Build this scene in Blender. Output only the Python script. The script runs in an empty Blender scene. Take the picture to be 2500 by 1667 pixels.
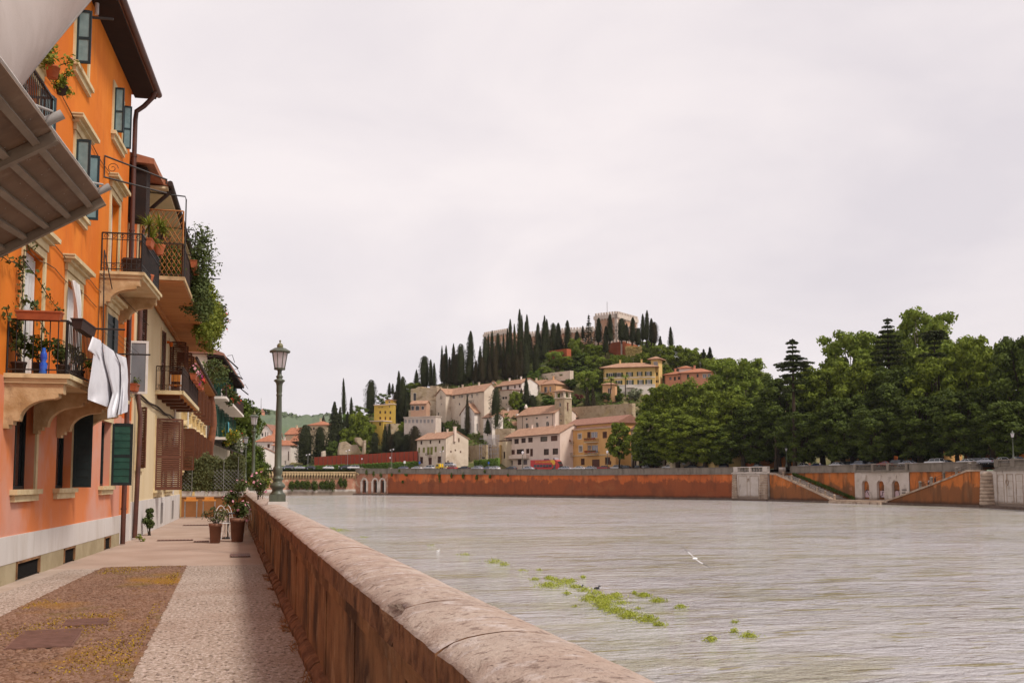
import bpy,math,random
import numpy as np
from mathutils import Vector,Matrix
SC=bpy.context.scene
COL=SC.collection
R=math.radians
# ---------------------------------------------------------------- camera
F,EYE,CX,CY=2447.0,1.65,1250.0,980.5
TH=math.atan(192/F);PS=math.atan(691*math.cos(TH)/F)
cam=bpy.data.cameras.new('camera');camo=bpy.data.objects.new('camera',cam);COL.objects.link(camo)
camo.location=(0,0,EYE);camo.rotation_euler=(R(90)+TH,0,-PS)
cam.sensor_width=36;cam.lens=F/2500*36;cam.shift_y=147/2500
cam.clip_start=.1;cam.clip_end=9000
SC.camera=camo
# ---------------------------------------------------------------- world, sun, exposure
SUN_EL,SUN_AZ=R(52),R(140)      # azimuth clockwise from +Y
w=bpy.data.worlds.new('World');SC.world=w;w.use_nodes=True
nt=w.node_tree;nt.nodes.clear()
def wn(t,**k):
    n=nt.nodes.new(t)
    for a,b in k.items():setattr(n,a,b)
    return n
sky=wn('ShaderNodeTexSky',sky_type='NISHITA',sun_disc=False,sun_elevation=SUN_EL,sun_rotation=SUN_AZ)
tc=wn('ShaderNodeTexCoord');mp=wn('ShaderNodeMapping');mp.inputs['Scale'].default_value=(1,1,2.6)
nz=wn('ShaderNodeTexNoise');nz.inputs['Scale'].default_value=2.3;nz.inputs['Detail'].default_value=7;nz.inputs['Roughness'].default_value=.52
nz.inputs['Distortion'].default_value=.4
rp=wn('ShaderNodeValToRGB')
rp.color_ramp.elements[0].position=.30;rp.color_ramp.elements[0].color=(.65,.60,.625,1)
rp.color_ramp.elements[1].position=.62;rp.color_ramp.elements[1].color=(.81,.74,.735,1)
sc8=wn('ShaderNodeVectorMath',operation='SCALE');sc8.inputs['Scale'].default_value=10.0
mx=wn('ShaderNodeMix',data_type='RGBA');mx.inputs[0].default_value=.94
bg=wn('ShaderNodeBackground');bg.inputs['Strength'].default_value=.1
out=wn('ShaderNodeOutputWorld')
L=nt.links.new
L(tc.outputs['Generated'],mp.inputs[0]);L(mp.outputs[0],nz.inputs['Vector']);L(nz.outputs['Fac'],rp.inputs[0])
L(rp.outputs[0],sc8.inputs[0]);L(sky.outputs[0],mx.inputs[6]);L(sc8.outputs[0],mx.inputs[7])
L(mx.outputs[2],bg.inputs[0]);L(bg.outputs[0],out.inputs[0])
sl=bpy.data.lights.new('sun','SUN');sl.energy=2.7;sl.angle=R(12);sl.color=(1,.95,.87)
so=bpy.data.objects.new('sun',sl);COL.objects.link(so)
sv=Vector((math.sin(SUN_AZ)*math.cos(SUN_EL),math.cos(SUN_AZ)*math.cos(SUN_EL),math.sin(SUN_EL)))
so.rotation_euler=sv.to_track_quat('Z','Y').to_euler();so.location=(0,0,200)
SC.view_settings.view_transform='Standard';SC.view_settings.look='None'
SC.view_settings.exposure=.3;SC.view_settings.gamma=1
SC.cycles.max_bounces=6;SC.cycles.transparent_max_bounces=8;SC.cycles.volume_bounces=0
# ---------------------------------------------------------------- survey helpers
def ray(px,py):
    cx=(px-CX)/F;cy=(CY-py)/F
    h=math.cos(TH)-math.sin(TH)*cy;up=math.sin(TH)+math.cos(TH)*cy
    return (cx*math.cos(PS)+h*math.sin(PS),-cx*math.sin(PS)+h*math.cos(PS),up,h)
def P(px,py,D):
    x,y,u,h=ray(px,py);t=D/h;return Vector((x*t,y*t,EYE+u*t))
def G(px,py,z=0.):
    x,y,u,h=ray(px,py);t=(z-EYE)/u;return Vector((x*t,y*t,z))
def PZ(px,D,z):
    v=P(px,1172,D);v.z=z;return v
def ZD(py,D):return P(1250,py,D).z
def D_of(v):return v.x*math.sin(PS)+v.y*math.cos(PS)
class Fr:
    """vertical frame along A->B; n points out of the wall"""
    def __init__(s,A,B):
        s.A=Vector((A[0],A[1],0));d=Vector((B[0]-A[0],B[1]-A[1],0));s.L=d.length;s.d=d.normalized();s.n=Vector((s.d.y,-s.d.x,0))
    def p(s,u,o,z):return s.A+s.d*u+s.n*o+Vector((0,0,z))
    def uz(s,px,py,off=0):
        x,y,up,h=ray(px,py);n=s.n;t=(s.A+n*off).dot(n)/(x*n.x+y*n.y)
        return (Vector((x*t,y*t,0))-s.A).dot(s.d),EYE+up*t
    def rect(s,x0,y0,x1,y1,off=0):
        ym=(y0+y1)/2;xm=(x0+x1)/2
        return (s.uz(x0,ym,off)[0],s.uz(x1,ym,off)[0],s.uz(xm,y1,off)[1],s.uz(xm,y0,off)[1])
# ---------------------------------------------------------------- mesh builder
class MB:
    def __init__(s):s.v=[];s.f=[];s.m=[];s.sm=[];s.k=0;s.smooth=False
    def add(s,vs,fs,k=None,sm=None):
        b=len(s.v);s.v+=[tuple(v) for v in vs];k=s.k if k is None else k;sm=s.smooth if sm is None else sm
        for f in fs:s.f.append([b+i for i in f]);s.m.append(k);s.sm.append(sm)
        return s
    def pb(s,o,a,b,c,k=None):
        o,a,b,c=map(Vector,(o,a,b,c))
        vs=[o,o+a,o+a+b,o+b,o+c,o+a+c,o+a+b+c,o+b+c]
        return s.add(vs,[(0,3,2,1),(4,5,6,7),(0,1,5,4),(1,2,6,5),(2,3,7,6),(3,0,4,7)],k,False)
    def box(s,x0,y0,z0,x1,y1,z1,k=None):return s.pb((x0,y0,z0),(x1-x0,0,0),(0,y1-y0,0),(0,0,z1-z0),k)
    def fb(s,fr,u0,u1,o0,o1,z0,z1,k=None):
        return s.pb(fr.p(u0,o1,z0),fr.d*(u1-u0),-fr.n*(o1-o0),(0,0,z1-z0),k)
    def quad(s,a,b,c,d,k=None):return s.add([a,b,c,d],[(0,1,2,3)],k,False)
    def ext(s,pts,vec,k=None,sm=False):
        n=len(pts);vec=Vector(vec);a=[Vector(p) for p in pts]
        vs=a+[p+vec for p in a]
        return s.add(vs,[tuple(range(n-1,-1,-1)),tuple(range(n,2*n))]+[(i,(i+1) % n,(i+1) % n+n,i+n) for i in range(n)],k,sm)
    def tube(s,pts,r,n=6,k=None,cap=True,sm=True):
        pts=[Vector(p) for p in pts];m=len(pts);rs=r if isinstance(r,(list,tuple)) else [r]*m
        vs=[];prev=None
        for i,p in enumerate(pts):
            t=(pts[min(i+1,m-1)]-pts[max(i-1,0)])
            t=t.normalized() if t.length>1e-9 else Vector((0,0,1))
            a=prev if prev is not None else (Vector((0,0,1)) if abs(t.z)<.9 else Vector((1,0,0)))
            a=(a-t*a.dot(t));a=a.normalized() if a.length>1e-6 else t.orthogonal().normalized();prev=a
            b=t.cross(a)
            for j in range(n):
                q=2*math.pi*j/n;vs.append(p+(a*math.cos(q)+b*math.sin(q))*rs[i])
        fs=[(i*n+j,i*n+(j+1) % n,(i+1)*n+(j+1) % n,(i+1)*n+j) for i in range(m-1) for j in range(n)]
        s.add(vs,fs,k,sm)
        if cap:s.add(vs[:n],[tuple(range(n-1,-1,-1))],k,False);s.add(vs[-n:],[tuple(range(n))],k,False)
        return s
    def lathe(s,prof,c=(0,0,0),n=16,k=None,sm=True,ph=0):
        c=Vector(c);vs=[]
        for r,z in prof:
            for j in range(n):
                q=2*math.pi*j/n+ph;vs.append(c+Vector((r*math.cos(q),r*math.sin(q),z)))
        m=len(prof)
        fs=[(i*n+j,i*n+(j+1) % n,(i+1)*n+(j+1) % n,(i+1)*n+j) for i in range(m-1) for j in range(n)]
        s.add(vs,fs,k,sm)
        s.add(vs[:n],[tuple(range(n-1,-1,-1))],k,False);s.add(vs[-n:],[tuple(range(n))],k,False)
        return s
    def blob(s,c,r,seg=8,k=None,seed=0,amp=.15):
        rnd=random.Random(seed);c=Vector(c);r=r if isinstance(r,(tuple,list)) else (r,r,r);vs=[];rings=seg//2+1
        for i in range(rings+1):
            t=math.pi*i/rings
            for j in range(seg):
                q=2*math.pi*j/seg;a=1+rnd.uniform(-amp,amp)
                vs.append(c+Vector((r[0]*math.sin(t)*math.cos(q)*a,r[1]*math.sin(t)*math.sin(q)*a,r[2]*math.cos(t)*a)))
        fs=[(i*seg+j,(i+1)*seg+j,(i+1)*seg+(j+1) % seg,i*seg+(j+1) % seg) for i in range(rings) for j in range(seg)]
        return s.add(vs,fs,k,True)
    def build(s,name,mats,parent=None,kind=None,label=None):
        if not isinstance(mats,(list,tuple)):mats=[mats]
        off=Vector(parent['_o']) if parent is not None and '_o' in parent.keys() else Vector((0,0,0))
        me=bpy.data.meshes.new(name)
        me.from_pydata([(v[0]-off.x,v[1]-off.y,v[2]-off.z) for v in s.v],[],s.f)
        for m in mats:me.materials.append(m)
        me.polygons.foreach_set('material_index',s.m);me.polygons.foreach_set('use_smooth',s.sm)
        me.update()
        o=bpy.data.objects.new(name,me);COL.objects.link(o)
        if parent is not None:
            o.parent=parent
            if '_o' in parent.keys():o['_o']=tuple(off)
        if kind:o['kind']=kind
        if label:o['label']=label
        return o
def tag(o,label,cat,group=None):
    o['label']=label;o['category']=cat
    if group:o['group']=group
    return o
def thing(name,label,cat,loc=(0,0,0),rz=0,group=None,world=False):
    """world=True: children meshes are written in world coordinates and shifted to this base"""
    o=bpy.data.objects.new(name,None);COL.objects.link(o);o.location=loc;o.rotation_euler=(0,0,rz);o.empty_display_size=.3
    tag(o,label,cat,group)
    if world:o['_o']=tuple(loc)
    return o
def rebase(o):
    """put a one-mesh thing's origin at its own base"""
    me=o.data;n=len(me.vertices);a=np.empty(n*3,'f');me.vertices.foreach_get('co',a);a=a.reshape(-1,3)
    c=np.array([(a[:,0].min()+a[:,0].max())/2,(a[:,1].min()+a[:,1].max())/2,a[:,2].min()],'f')
    a-=c;me.vertices.foreach_set('co',a.ravel());me.update();o.location=tuple(float(x) for x in c);return o
KIDS={}
def dup(root,loc,rz=0,label=None,group=None,scale=None,color=None):
    kids=KIDS.get(root.name)
    if kids is None:
        bypar={}
        for ob in bpy.data.objects:
            if ob.parent:bypar.setdefault(ob.parent.name,[]).append(ob)
        def tree(o):return [(c,tree(c)) for c in bypar.get(o.name,[])]
        kids=KIDS[root.name]=tree(root)
    r=root.copy();COL.objects.link(r);r.location=loc;r.rotation_euler=(0,0,rz)
    if scale is not None:r.scale=scale if isinstance(scale,(tuple,list)) else (scale,)*3
    if label:r['label']=label
    if group:r['group']=group
    def rec(ks,par):
        for c,sub in ks:
            d=c.copy();COL.objects.link(d);d.parent=par
            if color is not None and 'paint' in d.keys():d.color=color
            rec(sub,d)
    rec(kids,r)
    return r
ORD=['first','second','third','fourth','fifth','sixth','seventh','eighth','ninth','tenth','eleventh','twelfth','thirteenth','fourteenth','fifteenth','sixteenth','seventeenth','eighteenth','nineteenth','twentieth','twenty-first','twenty-second','twenty-third','twenty-fourth','twenty-fifth','twenty-sixth','twenty-seventh','twenty-eighth','twenty-ninth','thirtieth','thirty-first','thirty-second','thirty-third','thirty-fourth','thirty-fifth','thirty-sixth','thirty-seventh','thirty-eighth']
# ---------------------------------------------------------------- materials
MT={}
def M(name,c1,c2=None,scale=1.,rough=.85,bump=0.,bscale=None,detail=5,stretch=(1,1,1),lo=.35,hi=.65,metal=0.,spec=.25,
      stain=None,bdist=.02,island=None,trans=0.,objcol=False,vor=None,dist=0.):
    """stain=(colour, scale, stretch, lo, hi, amount)"""
    m=bpy.data.materials.new(name);m.use_nodes=True;t=m.node_tree;n=t.nodes;l=t.links.new
    b=n['Principled BSDF'];b.inputs['Roughness'].default_value=rough;b.inputs['Metallic'].default_value=metal
    b.inputs['Specular IOR Level'].default_value=spec
    co=n.new('ShaderNodeTexCoord')
    def noise(sc,st,det=detail):
        mpn=n.new('ShaderNodeMapping');mpn.inputs['Scale'].default_value=st;l(co.outputs['Object'],mpn.inputs[0])
        x=n.new('ShaderNodeTexNoise');x.inputs['Scale'].default_value=sc;x.inputs['Detail'].default_value=det;x.inputs['Roughness'].default_value=.6;x.inputs['Distortion'].default_value=dist
        l(mpn.outputs[0],x.inputs['Vector']);return x.outputs['Fac']
    def rng(s,a,c,d=0.,e=1.):
        x=n.new('ShaderNodeMapRange');x.inputs['From Min'].default_value=a;x.inputs['From Max'].default_value=c
        x.inputs['To Min'].default_value=d;x.inputs['To Max'].default_value=e;l(s,x.inputs['Value']);return x.outputs['Result']
    def mix(f,a,c):
        x=n.new('ShaderNodeMix');x.data_type='RGBA'
        if isinstance(f,float):x.inputs[0].default_value=f
        else:l(f,x.inputs[0])
        for i,s in ((6,a),(7,c)):
            if isinstance(s,(tuple,list)):x.inputs[i].default_value=(*s[:3],1)
            else:l(s,x.inputs[i])
        return x.outputs[2]
    cur=c1
    if objcol:
        oi=n.new('ShaderNodeObjectInfo');cur=oi.outputs['Color']
    if c2 is not None:cur=mix(rng(noise(scale,stretch),lo,hi),cur,c2)
    if island is not None:
        g=n.new('ShaderNodeNewGeometry');cur=mix(rng(g.outputs['Random Per Island'],0,1,0,.8),cur,island)
    for st in (stain or []):
        cur=mix(rng(noise(st[1],st[2]),st[3],st[4],0,st[5]),cur,st[0])
    if isinstance(cur,(tuple,list)):b.inputs['Base Color'].default_value=(*cur[:3],1)
    else:l(cur,b.inputs['Base Color'])
    if bump:
        bn=n.new('ShaderNodeBump');bn.inputs['Strength'].default_value=bump;bn.inputs['Distance'].default_value=bdist
        if vor:
            v=n.new('ShaderNodeTexVoronoi');v.inputs['Scale'].default_value=vor;l(co.outputs['Object'],v.inputs['Vector']);l(v.outputs['Distance'],bn.inputs['Height']);bn.invert=True
        else:l(noise(bscale or scale*4,(1,1,1)),bn.inputs['Height'])
        l(bn.outputs[0],b.inputs['Normal'])
    if trans:
        tr=n.new('ShaderNodeBsdfTranslucent');ms=n.new('ShaderNodeMixShader');ms.inputs[0].default_value=trans
        if isinstance(cur,(tuple,list)):tr.inputs[0].default_value=(*cur[:3],1)
        else:l(cur,tr.inputs[0])
        l(b.outputs[0],ms.inputs[1]);l(tr.outputs[0],ms.inputs[2]);l(ms.outputs[0],n['Material Output'].inputs[0])
    MT[name]=m;return m
# ---------------------------------------------------------------- foliage
def leaf_mesh(name,pts,nrm,size,mat,seed=0,tilt=.9,asp=.55,core=None,extra_mats=()):
    """many leaf-sized rhombs; pts/nrm numpy (n,3)"""
    rs=np.random.RandomState(seed);n=len(pts)
    nr=nrm+rs.normal(0,tilt,(n,3));nr /= np.linalg.norm(nr,axis=1)[:,None]+1e-9
    a=np.cross(nr,rs.normal(0,1,(n,3)));a /= np.linalg.norm(a,axis=1)[:,None]+1e-9
    b=np.cross(nr,a);s=size*rs.uniform(.6,1.35,(n,1))
    v=np.empty((n,4,3));v[:,0]=pts-a*s;v[:,1]=pts-b*s*asp+nr*s*.15;v[:,2]=pts+a*s;v[:,3]=pts+b*s*asp+nr*s*.15
    v=v.reshape(-1,3);mb=core;cv=np.array(mb.v).reshape(-1,3) if mb and mb.v else np.zeros((0,3))
    nc=len(cv);faces=(list(mb.f) if mb and mb.v else [])
    me=bpy.data.meshes.new(name);allv=np.vstack([cv,v]);me.vertices.add(len(allv));me.vertices.foreach_set('co',allv.astype('f').ravel())
    lt=[len(f) for f in faces]+[4]*n;li=[i for f in faces for i in f]+list(range(nc,nc+4*n))
    me.loops.add(len(li));me.loops.foreach_set('vertex_index',li)
    me.polygons.add(len(lt));ls=np.concatenate([[0],np.cumsum(lt)[:-1]]).astype('i');me.polygons.foreach_set('loop_start',ls)
    try:me.polygons.foreach_set('loop_total',np.array(lt,'i'))
    except Exception:pass
    me.materials.append(mat)
    for m in extra_mats:me.materials.append(m)
    mi=(list(mb.m) if faces else [])+[0]*n;me.polygons.foreach_set('material_index',np.array(mi,'i'))
    me.update(calc_edges=True);me.validate();return me
def obj(name,me,parent=None):
    o=bpy.data.objects.new(name,me);COL.objects.link(o)
    if parent:o.parent=parent
    return o
def ell_pts(rs,cs,rads,n,flat=1.0,shell=.82,lower=.55):
    """points on shells of ellipsoids"""
    cs=np.array(cs,float);rads=np.array(rads,float)
    if rads.ndim==1:rads=np.stack([rads]*3,1)
    wgt=(rads[:,0]*rads[:,2]);wgt=wgt/wgt.sum();idx=rs.choice(len(cs),n,p=wgt)
    d=rs.normal(0,1,(n,3));d /= np.linalg.norm(d,axis=1)[:,None]
    fl=(d[:,2]<-.2) & (rs.uniform(0,1,n)>lower);d[fl,2] *= -1
    rr=rs.uniform(shell,1.06,(n,1));p=cs[idx]+d*rads[idx]*rr
    return p,d*np.array([1,1,flat])+np.array([0,0,.35])
# ---------------------------------------------------------------- material table
M('orange_plaster',(.68,.195,.016),(.60,.145,.011),.5,.9,.12,30,stretch=(1,1,.25),stain=[((.50,.105,.012),.7,(1,1,.16),.44,.72,.7),((.78,.26,.035),1.1,(1,1,.8),.52,.72,.4),((.36,.12,.03),3.5,(1,1,.15),.60,.76,.5)])
M('terrace_brown',(.30,.13,.05),(.22,.09,.03),1,.9)
M('terracotta_plaster',(.60,.135,.018),(.50,.09,.012),.6,.9,.1,30)
# orange upper wall fading to salmon ground floor: the paint itself changes below the balcony
def salmon():
    m=M('salmon_plaster',(.60,.25,.17),(.56,.30,.22),.45,.9,.12,30,stain=[((.62,.17,.035),.42,(1,1,.7),.46,.60,.85),((.50,.20,.13),2.5,(1,1,.3),.5,.8,.4)])
salmon()
M('cream_plaster',(.66,.53,.34),(.60,.46,.27),.5,.9,.1,30,stretch=(1,1,.4),stain=[((.45,.33,.2),1.2,(1,1,.15),.55,.8,.4)])
M('pale_plaster',(.66,.60,.50),(.60,.52,.40),.7,.9,.1,30)
M('yellow_plaster',(.62,.43,.17),(.56,.36,.13),.7,.9,.05,20)
M('plinth_stone',(.60,.56,.53),(.52,.47,.43),1.2,.8,.1,25,stretch=(1,1,.3),stain=[((.36,.30,.23),2,(3,3,.25),.55,.8,.6)])
M('plinth_base',(.40,.33,.21),(.30,.24,.14),2,.85,.2,30)
M('trim_stone',(.62,.50,.30),(.50,.37,.2),2.5,.8,.2,40,stain=[((.2,.13,.07),4,(1,1,1),.6,.78,.7)])
M('bracket_stone',(.56,.40,.23),(.36,.22,.1),3,.85,.35,30,stain=[((.14,.07,.04),2.2,(1,1,1),.56,.74,.8)])
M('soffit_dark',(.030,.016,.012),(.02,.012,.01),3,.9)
M('gutter_brown',(.10,.035,.022),(.06,.022,.016),3,.45,spec=.4)
M('iron_black',(.012,.011,.012),(.03,.02,.016),12,.5,spec=.4)
M('iron_brown',(.055,.03,.022),(.03,.018,.014),9,.6)
M('shutter_green',(.012,.05,.036),(.02,.075,.052),5,.5,spec=.35)
M('shutter_dark',(.008,.014,.014),(.014,.022,.022),5,.5,spec=.35)
M('shutter_blue',(.19,.27,.28),(.13,.20,.21),6,.5,spec=.35)
M('shutter_blue_edge',(.014,.026,.032),(.02,.034,.04),6,.5)
M('shutter_brown',(.125,.042,.019),(.085,.027,.013),6,.55,spec=.3,stretch=(1,1,5))
M('frame_white',(.72,.69,.66),(.62,.58,.54),5,.5)
M('glass_dark',(.012,.013,.016),(.02,.02,.022),1,.08,spec=.5)
M('glass_grey',(.14,.145,.16),(.24,.24,.25),1.2,.12,spec=.5,stretch=(1,1,.3))
M('interior_dark',(.012,.010,.009),rough=.9)
M('curtain_white',(.72,.69,.67),(.62,.58,.57),3,.9,.2,8,stretch=(3,3,.1),trans=.2)
M('cloth_white',(.78,.77,.80),(.70,.69,.73),2.5,.9,.25,14,trans=.15)
M('terracotta_pot',(.42,.115,.045),(.33,.085,.035),8,.8,.1)
M('brown_pot',(.235,.115,.075),(.20,.095,.06),6,.7,.05)
M('planter_white',(.62,.58,.58),(.50,.46,.44),4,.6,stain=[((.2,.16,.12),5,(1,1,.4),.6,.8,.5)])
M('planter_dark',(.06,.03,.022),(.04,.022,.018),6,.7)
M('wood_soffit',(.45,.19,.06),(.33,.12,.035),2,.7,.15,20,stretch=(.4,6,1),stain=[((.12,.05,.02),3,(.3,8,1),.60,.72,.8)])
M('wood_orange',(.60,.25,.05),(.48,.17,.03),5,.6)
M('grey_metal',(.30,.29,.28),(.22,.21,.2),6,.45,metal=.3)
M('white_iron',(.70,.67,.66),(.55,.5,.48),8,.5)
M('blue_glass',(.01,.05,.35),(.02,.12,.5),5,.1,spec=.6)
M('canopy_metal',(.20,.125,.078),(.145,.085,.05),2.2,.6,.08,14,metal=0.,spec=.2,stain=[((.32,.24,.18),5,(1,1,1),.58,.75,.5),((.05,.03,.022),1.7,(1,1,1),.6,.75,.5)])
M('canopy_rib',(.23,.18,.13),(.17,.13,.095),5,.55)
M('canopy_steel',(.34,.31,.29),(.26,.24,.22),8,.6)
M('awning_fabric',(.50,.45,.42),(.43,.38,.35),1.6,.9,.1,60,trans=.3,stain=[((.36,.30,.26),1.3,(1,2,1),.5,.75,.5)])
M('lamp_green',(.085,.095,.062),(.06,.062,.045),9,.42,.1,60,spec=.4,stretch=(1,1,.3),stain=[((.14,.15,.11),4,(1,1,.5),.55,.75,.6)])
M('lamp_top',(.17,.15,.06),(.12,.115,.06),6,.45,spec=.4)
M('lamp_glass',(.95,.91,.93),None,3,.3,trans=.8)
M('wall_cap',(.44,.345,.285),(.37,.265,.21),2.6,.82,1.0,34,detail=9,bdist=.014,stain=[((.27,.19,.155),1.9,(1,1,1),.50,.66,.55),((.54,.46,.43),7,(1,1,1),.54,.64,.7),((.17,.11,.085),15,(1,1.3,1),.56,.64,.8),((.08,.05,.04),45,(1,1,1),.60,.68,.8)])
M('wall_side',(.30,.155,.07),(.19,.09,.04),3,.9,1.,34,detail=9,bdist=.02,stretch=(1,1,.7),stain=[((.045,.022,.013),1.2,(1,1,.8),.47,.62,.9),((.44,.28,.16),2.6,(1,1,.8),.56,.70,.6),((.05,.027,.018),9,(1,1,.3),.55,.68,.45)])
M('wall_edge',(.26,.125,.06),(.10,.042,.02),11,.95,.8,30,bdist=.02,stretch=(1,1,.7),stain=[((.04,.018,.01),4,(1,1,1),.55,.68,.8)])
M('kerb_dirt',(.25,.12,.06),(.10,.042,.022),5,.95,.7,30,bdist=.03)
M('moss',(.20,.16,.015),(.12,.10,.012),8,.95)
M('pebble_concrete',(.36,.285,.23),(.29,.22,.17),1.1,.9,.9,vor=42,bdist=.012,stain=[((.52,.42,.37),26,(1,.5,1),.48,.60,.85),((.10,.065,.045),21,(1,.5,1),.54,.63,.85),((.25,.16,.11),.5,(1,.6,1),.48,.7,.55)])
M('smooth_concrete',(.43,.33,.27),(.36,.27,.215),.9,.9,.3,60,bdist=.006,stain=[((.26,.18,.12),.8,(1,.5,1),.5,.72,.55),((.5,.41,.35),30,(1,1,1),.56,.7,.5)])
M('far_pavement',(.40,.29,.23),(.33,.23,.175),.8,.9,.25,50,bdist=.006)
M('grate_iron',(.22,.12,.095),(.15,.08,.06),7,.6,metal=.3)
M('water',(.43,.405,.41),(.37,.345,.30),.02,.06,dist=1.2,stretch=(.6,1.3,1),lo=.44,hi=.60,stain=[((.24,.21,.08),.14,(.6,1.7,1),.52,.62,.5),((.23,.19,.06),.42,(.5,2.6,1),.57,.62,.8),((.16,.135,.12),1.1,(.5,2.0,1),.60,.63,.7),((.17,.145,.13),2.6,(.6,1.7,1),.62,.65,.55),((.50,.46,.47),.7,(.4,2.2,1),.58,.66,.6)])  # pale sky reflection, olive troughs and dark ripple lines painted into the silty colour
M('quay_plaster',(.60,.15,.038),(.46,.105,.03),.13,.95,.2,3,detail=8,stretch=(1,1,.5),bdist=.1,stain=[((.66,.24,.08),.09,(1,1,2),.54,.64,.7),((.17,.055,.026),.35,(1.1,1.1,.5),.48,.66,.75),((.07,.03,.018),.22,(3,3,.22),.60,.74,.7),((.50,.20,.08),.18,(1,1,.5),.56,.7,.6)])
M('quay_plaster_ochre',(.56,.17,.04),(.42,.125,.03),.22,.95,.2,3,bdist=.1,stain=[((.13,.052,.02),.32,(2,2,.35),.48,.62,.8),((.42,.24,.12),.4,(1,1,.4),.56,.7,.6)])
M('quay_coping',(.24,.20,.165),(.17,.14,.11),.6,.9,.2,4,stretch=(1,1,.4),bdist=.05,stain=[((.07,.06,.04),.5,(2,2,.3),.54,.72,.7)])
M('quay_base',(.16,.105,.08),(.09,.06,.045),.8,.9)
M('quay_white',(.56,.49,.44),(.48,.41,.35),.5,.9,.2,3,bdist=.05,stain=[((.15,.10,.07),.45,(1,1,.6),.58,.72,.7)])
M('quay_rustic',(.47,.36,.27),(.30,.21,.15),.7,.9,.3,3,bdist=.08,stain=[((.10,.055,.035),.7,(1,1,.5),.54,.7,.7)])
M('corbel_stone',(.50,.36,.20),(.38,.26,.14),1,.9)
M('pink_brickwork',(.42,.19,.12),(.34,.15,.09),.5,.95,stain=[((.48,.36,.25),.7,(1,1,1),.5,.66,.8),((.10,.055,.035),.5,(1,1,.4),.6,.74,.6)])
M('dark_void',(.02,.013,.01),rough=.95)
M('graffiti_black',(.02,.015,.02),rough=.8)
M('graffiti_pale',(.5,.36,.38),rough=.8)
M('graffiti_white',(.62,.50,.46),rough=.8)
M('asphalt',(.10,.09,.085),(.075,.07,.065),.3,.9)
M('hill_ground',(.075,.095,.022),(.16,.125,.05),.06,.95,.4,.8,bdist=.4,stain=[((.30,.22,.13),.09,(1,1,1.5),.58,.68,.8),((.035,.045,.014),.15,(1,1,1),.5,.7,.7)])
M('far_hill',(.095,.125,.075),(.12,.15,.085),.02,.95,.6,.05,bdist=6,stain=[((.10,.14,.05),.012,(1,1,1),.56,.66,.6)])
M('roof_tile',(.38,.215,.14),(.28,.145,.088),.8,.9,.5,3,bdist=.1,stain=[((.50,.33,.21),1.3,(1,1,1),.52,.7,.6),((.17,.085,.055),1.1,(1,1,1),.6,.75,.5)])
M('roof_red',(.38,.155,.085),(.29,.11,.06),.8,.9,.5,3,bdist=.1,stain=[((.48,.22,.12),1.3,(1,1,1),.55,.72,.6)])
M('roof_dull',(.30,.15,.105),(.23,.11,.075),.8,.9,.4,3,bdist=.1)
M('soffit_brown',(.09,.045,.03),rough=.9)
M('stone_beige',(.64,.53,.42),(.54,.43,.33),.25,.95,.3,1.5,bdist=.1,stain=[((.28,.19,.11),.3,(1,1,.7),.56,.72,.6),((.55,.46,.37),.6,(1,1,1),.56,.7,.5)])
M('stone_rough',(.44,.34,.23),(.34,.25,.16),.5,.95,.6,1.2,bdist=.3,stain=[((.17,.11,.06),.6,(1,1,1),.55,.68,.8),((.40,.30,.12),.2,(1,1,1),.55,.7,.6)])
M('ruin_wall',(.47,.37,.27),(.38,.28,.18),.3,.95,.7,.9,bdist=.5,stain=[((.18,.125,.07),.28,(1,1,1.8),.54,.66,.85),((.40,.31,.13),.12,(1,1,1),.5,.66,.5)])
M('wall_white',(.74,.66,.60),(.66,.57,.50),.4,.95,stain=[((.40,.30,.22),.35,(1,1,.5),.6,.76,.5)])
M('wall_pink',(.70,.55,.46),(.64,.49,.40),.3,.95,stain=[((.42,.28,.19),.5,(1,1,.3),.58,.78,.4)])
M('wall_orange',(.60,.335,.12),(.53,.28,.10),.3,.95,stain=[((.62,.40,.20),.4,(1,1,.5),.55,.75,.5)])
M('wall_peach',(.66,.38,.20),(.60,.33,.165),.4,.95)
M('wall_villa',(.62,.43,.17),(.57,.38,.14),.4,.95)
M('wall_villa_panel',(.52,.29,.065),rough=.95)
M('wall_yellow',(.56,.37,.075),(.50,.32,.065),.4,.95,stain=[((.42,.25,.04),.5,(1,1,.4),.6,.75,.5)])
M('wall_rose',(.58,.265,.165),(.52,.22,.13),.4,.95)
M('wall_cream',(.64,.52,.36),(.58,.46,.30),.4,.95)
M('wall_bright_orange',(.60,.20,.04),(.5,.15,.03),.3,.95)
M('castle_brick',(.50,.30,.20),(.44,.25,.165),.4,.95,stain=[((.36,.19,.12),.8,(1,1,.5),.55,.75,.5)])
M('castle_stone',(.60,.50,.43),(.52,.42,.35),.5,.95)
M('bastion_brick',(.40,.105,.045),(.32,.08,.035),.6,.95,.3,2,stretch=(.4,.4,2))
M('win_frame',(.55,.48,.42),rough=.7)
M('win_brown',(.10,.04,.025),rough=.7)
M('win_olive',(.26,.25,.06),(.2,.2,.05),2,.8)
M('win_green',(.035,.05,.03),rough=.7)
M('win_grey',(.22,.2,.19),rough=.7)
M('pane',(.022,.018,.018),rough=.12,spec=.5)
M('pane_light',(.22,.21,.23),rough=.12,spec=.5)
M('rust_fence',(.34,.055,.025),(.26,.04,.02),.8,.8,.3,6,stretch=(5,5,.3))
M('fence_post',(.14,.06,.04),rough=.7)
M('scaffold',(.42,.38,.40),rough=.5,metal=.5)
M('paint',(.6,.6,.6),rough=.28,spec=.5,objcol=True)
M('car_glass',(.02,.022,.028),rough=.06,spec=.6)
M('tyre',(.015,.015,.015),rough=.9)
M('rim',(.35,.35,.36),rough=.35,metal=.7)
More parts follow.
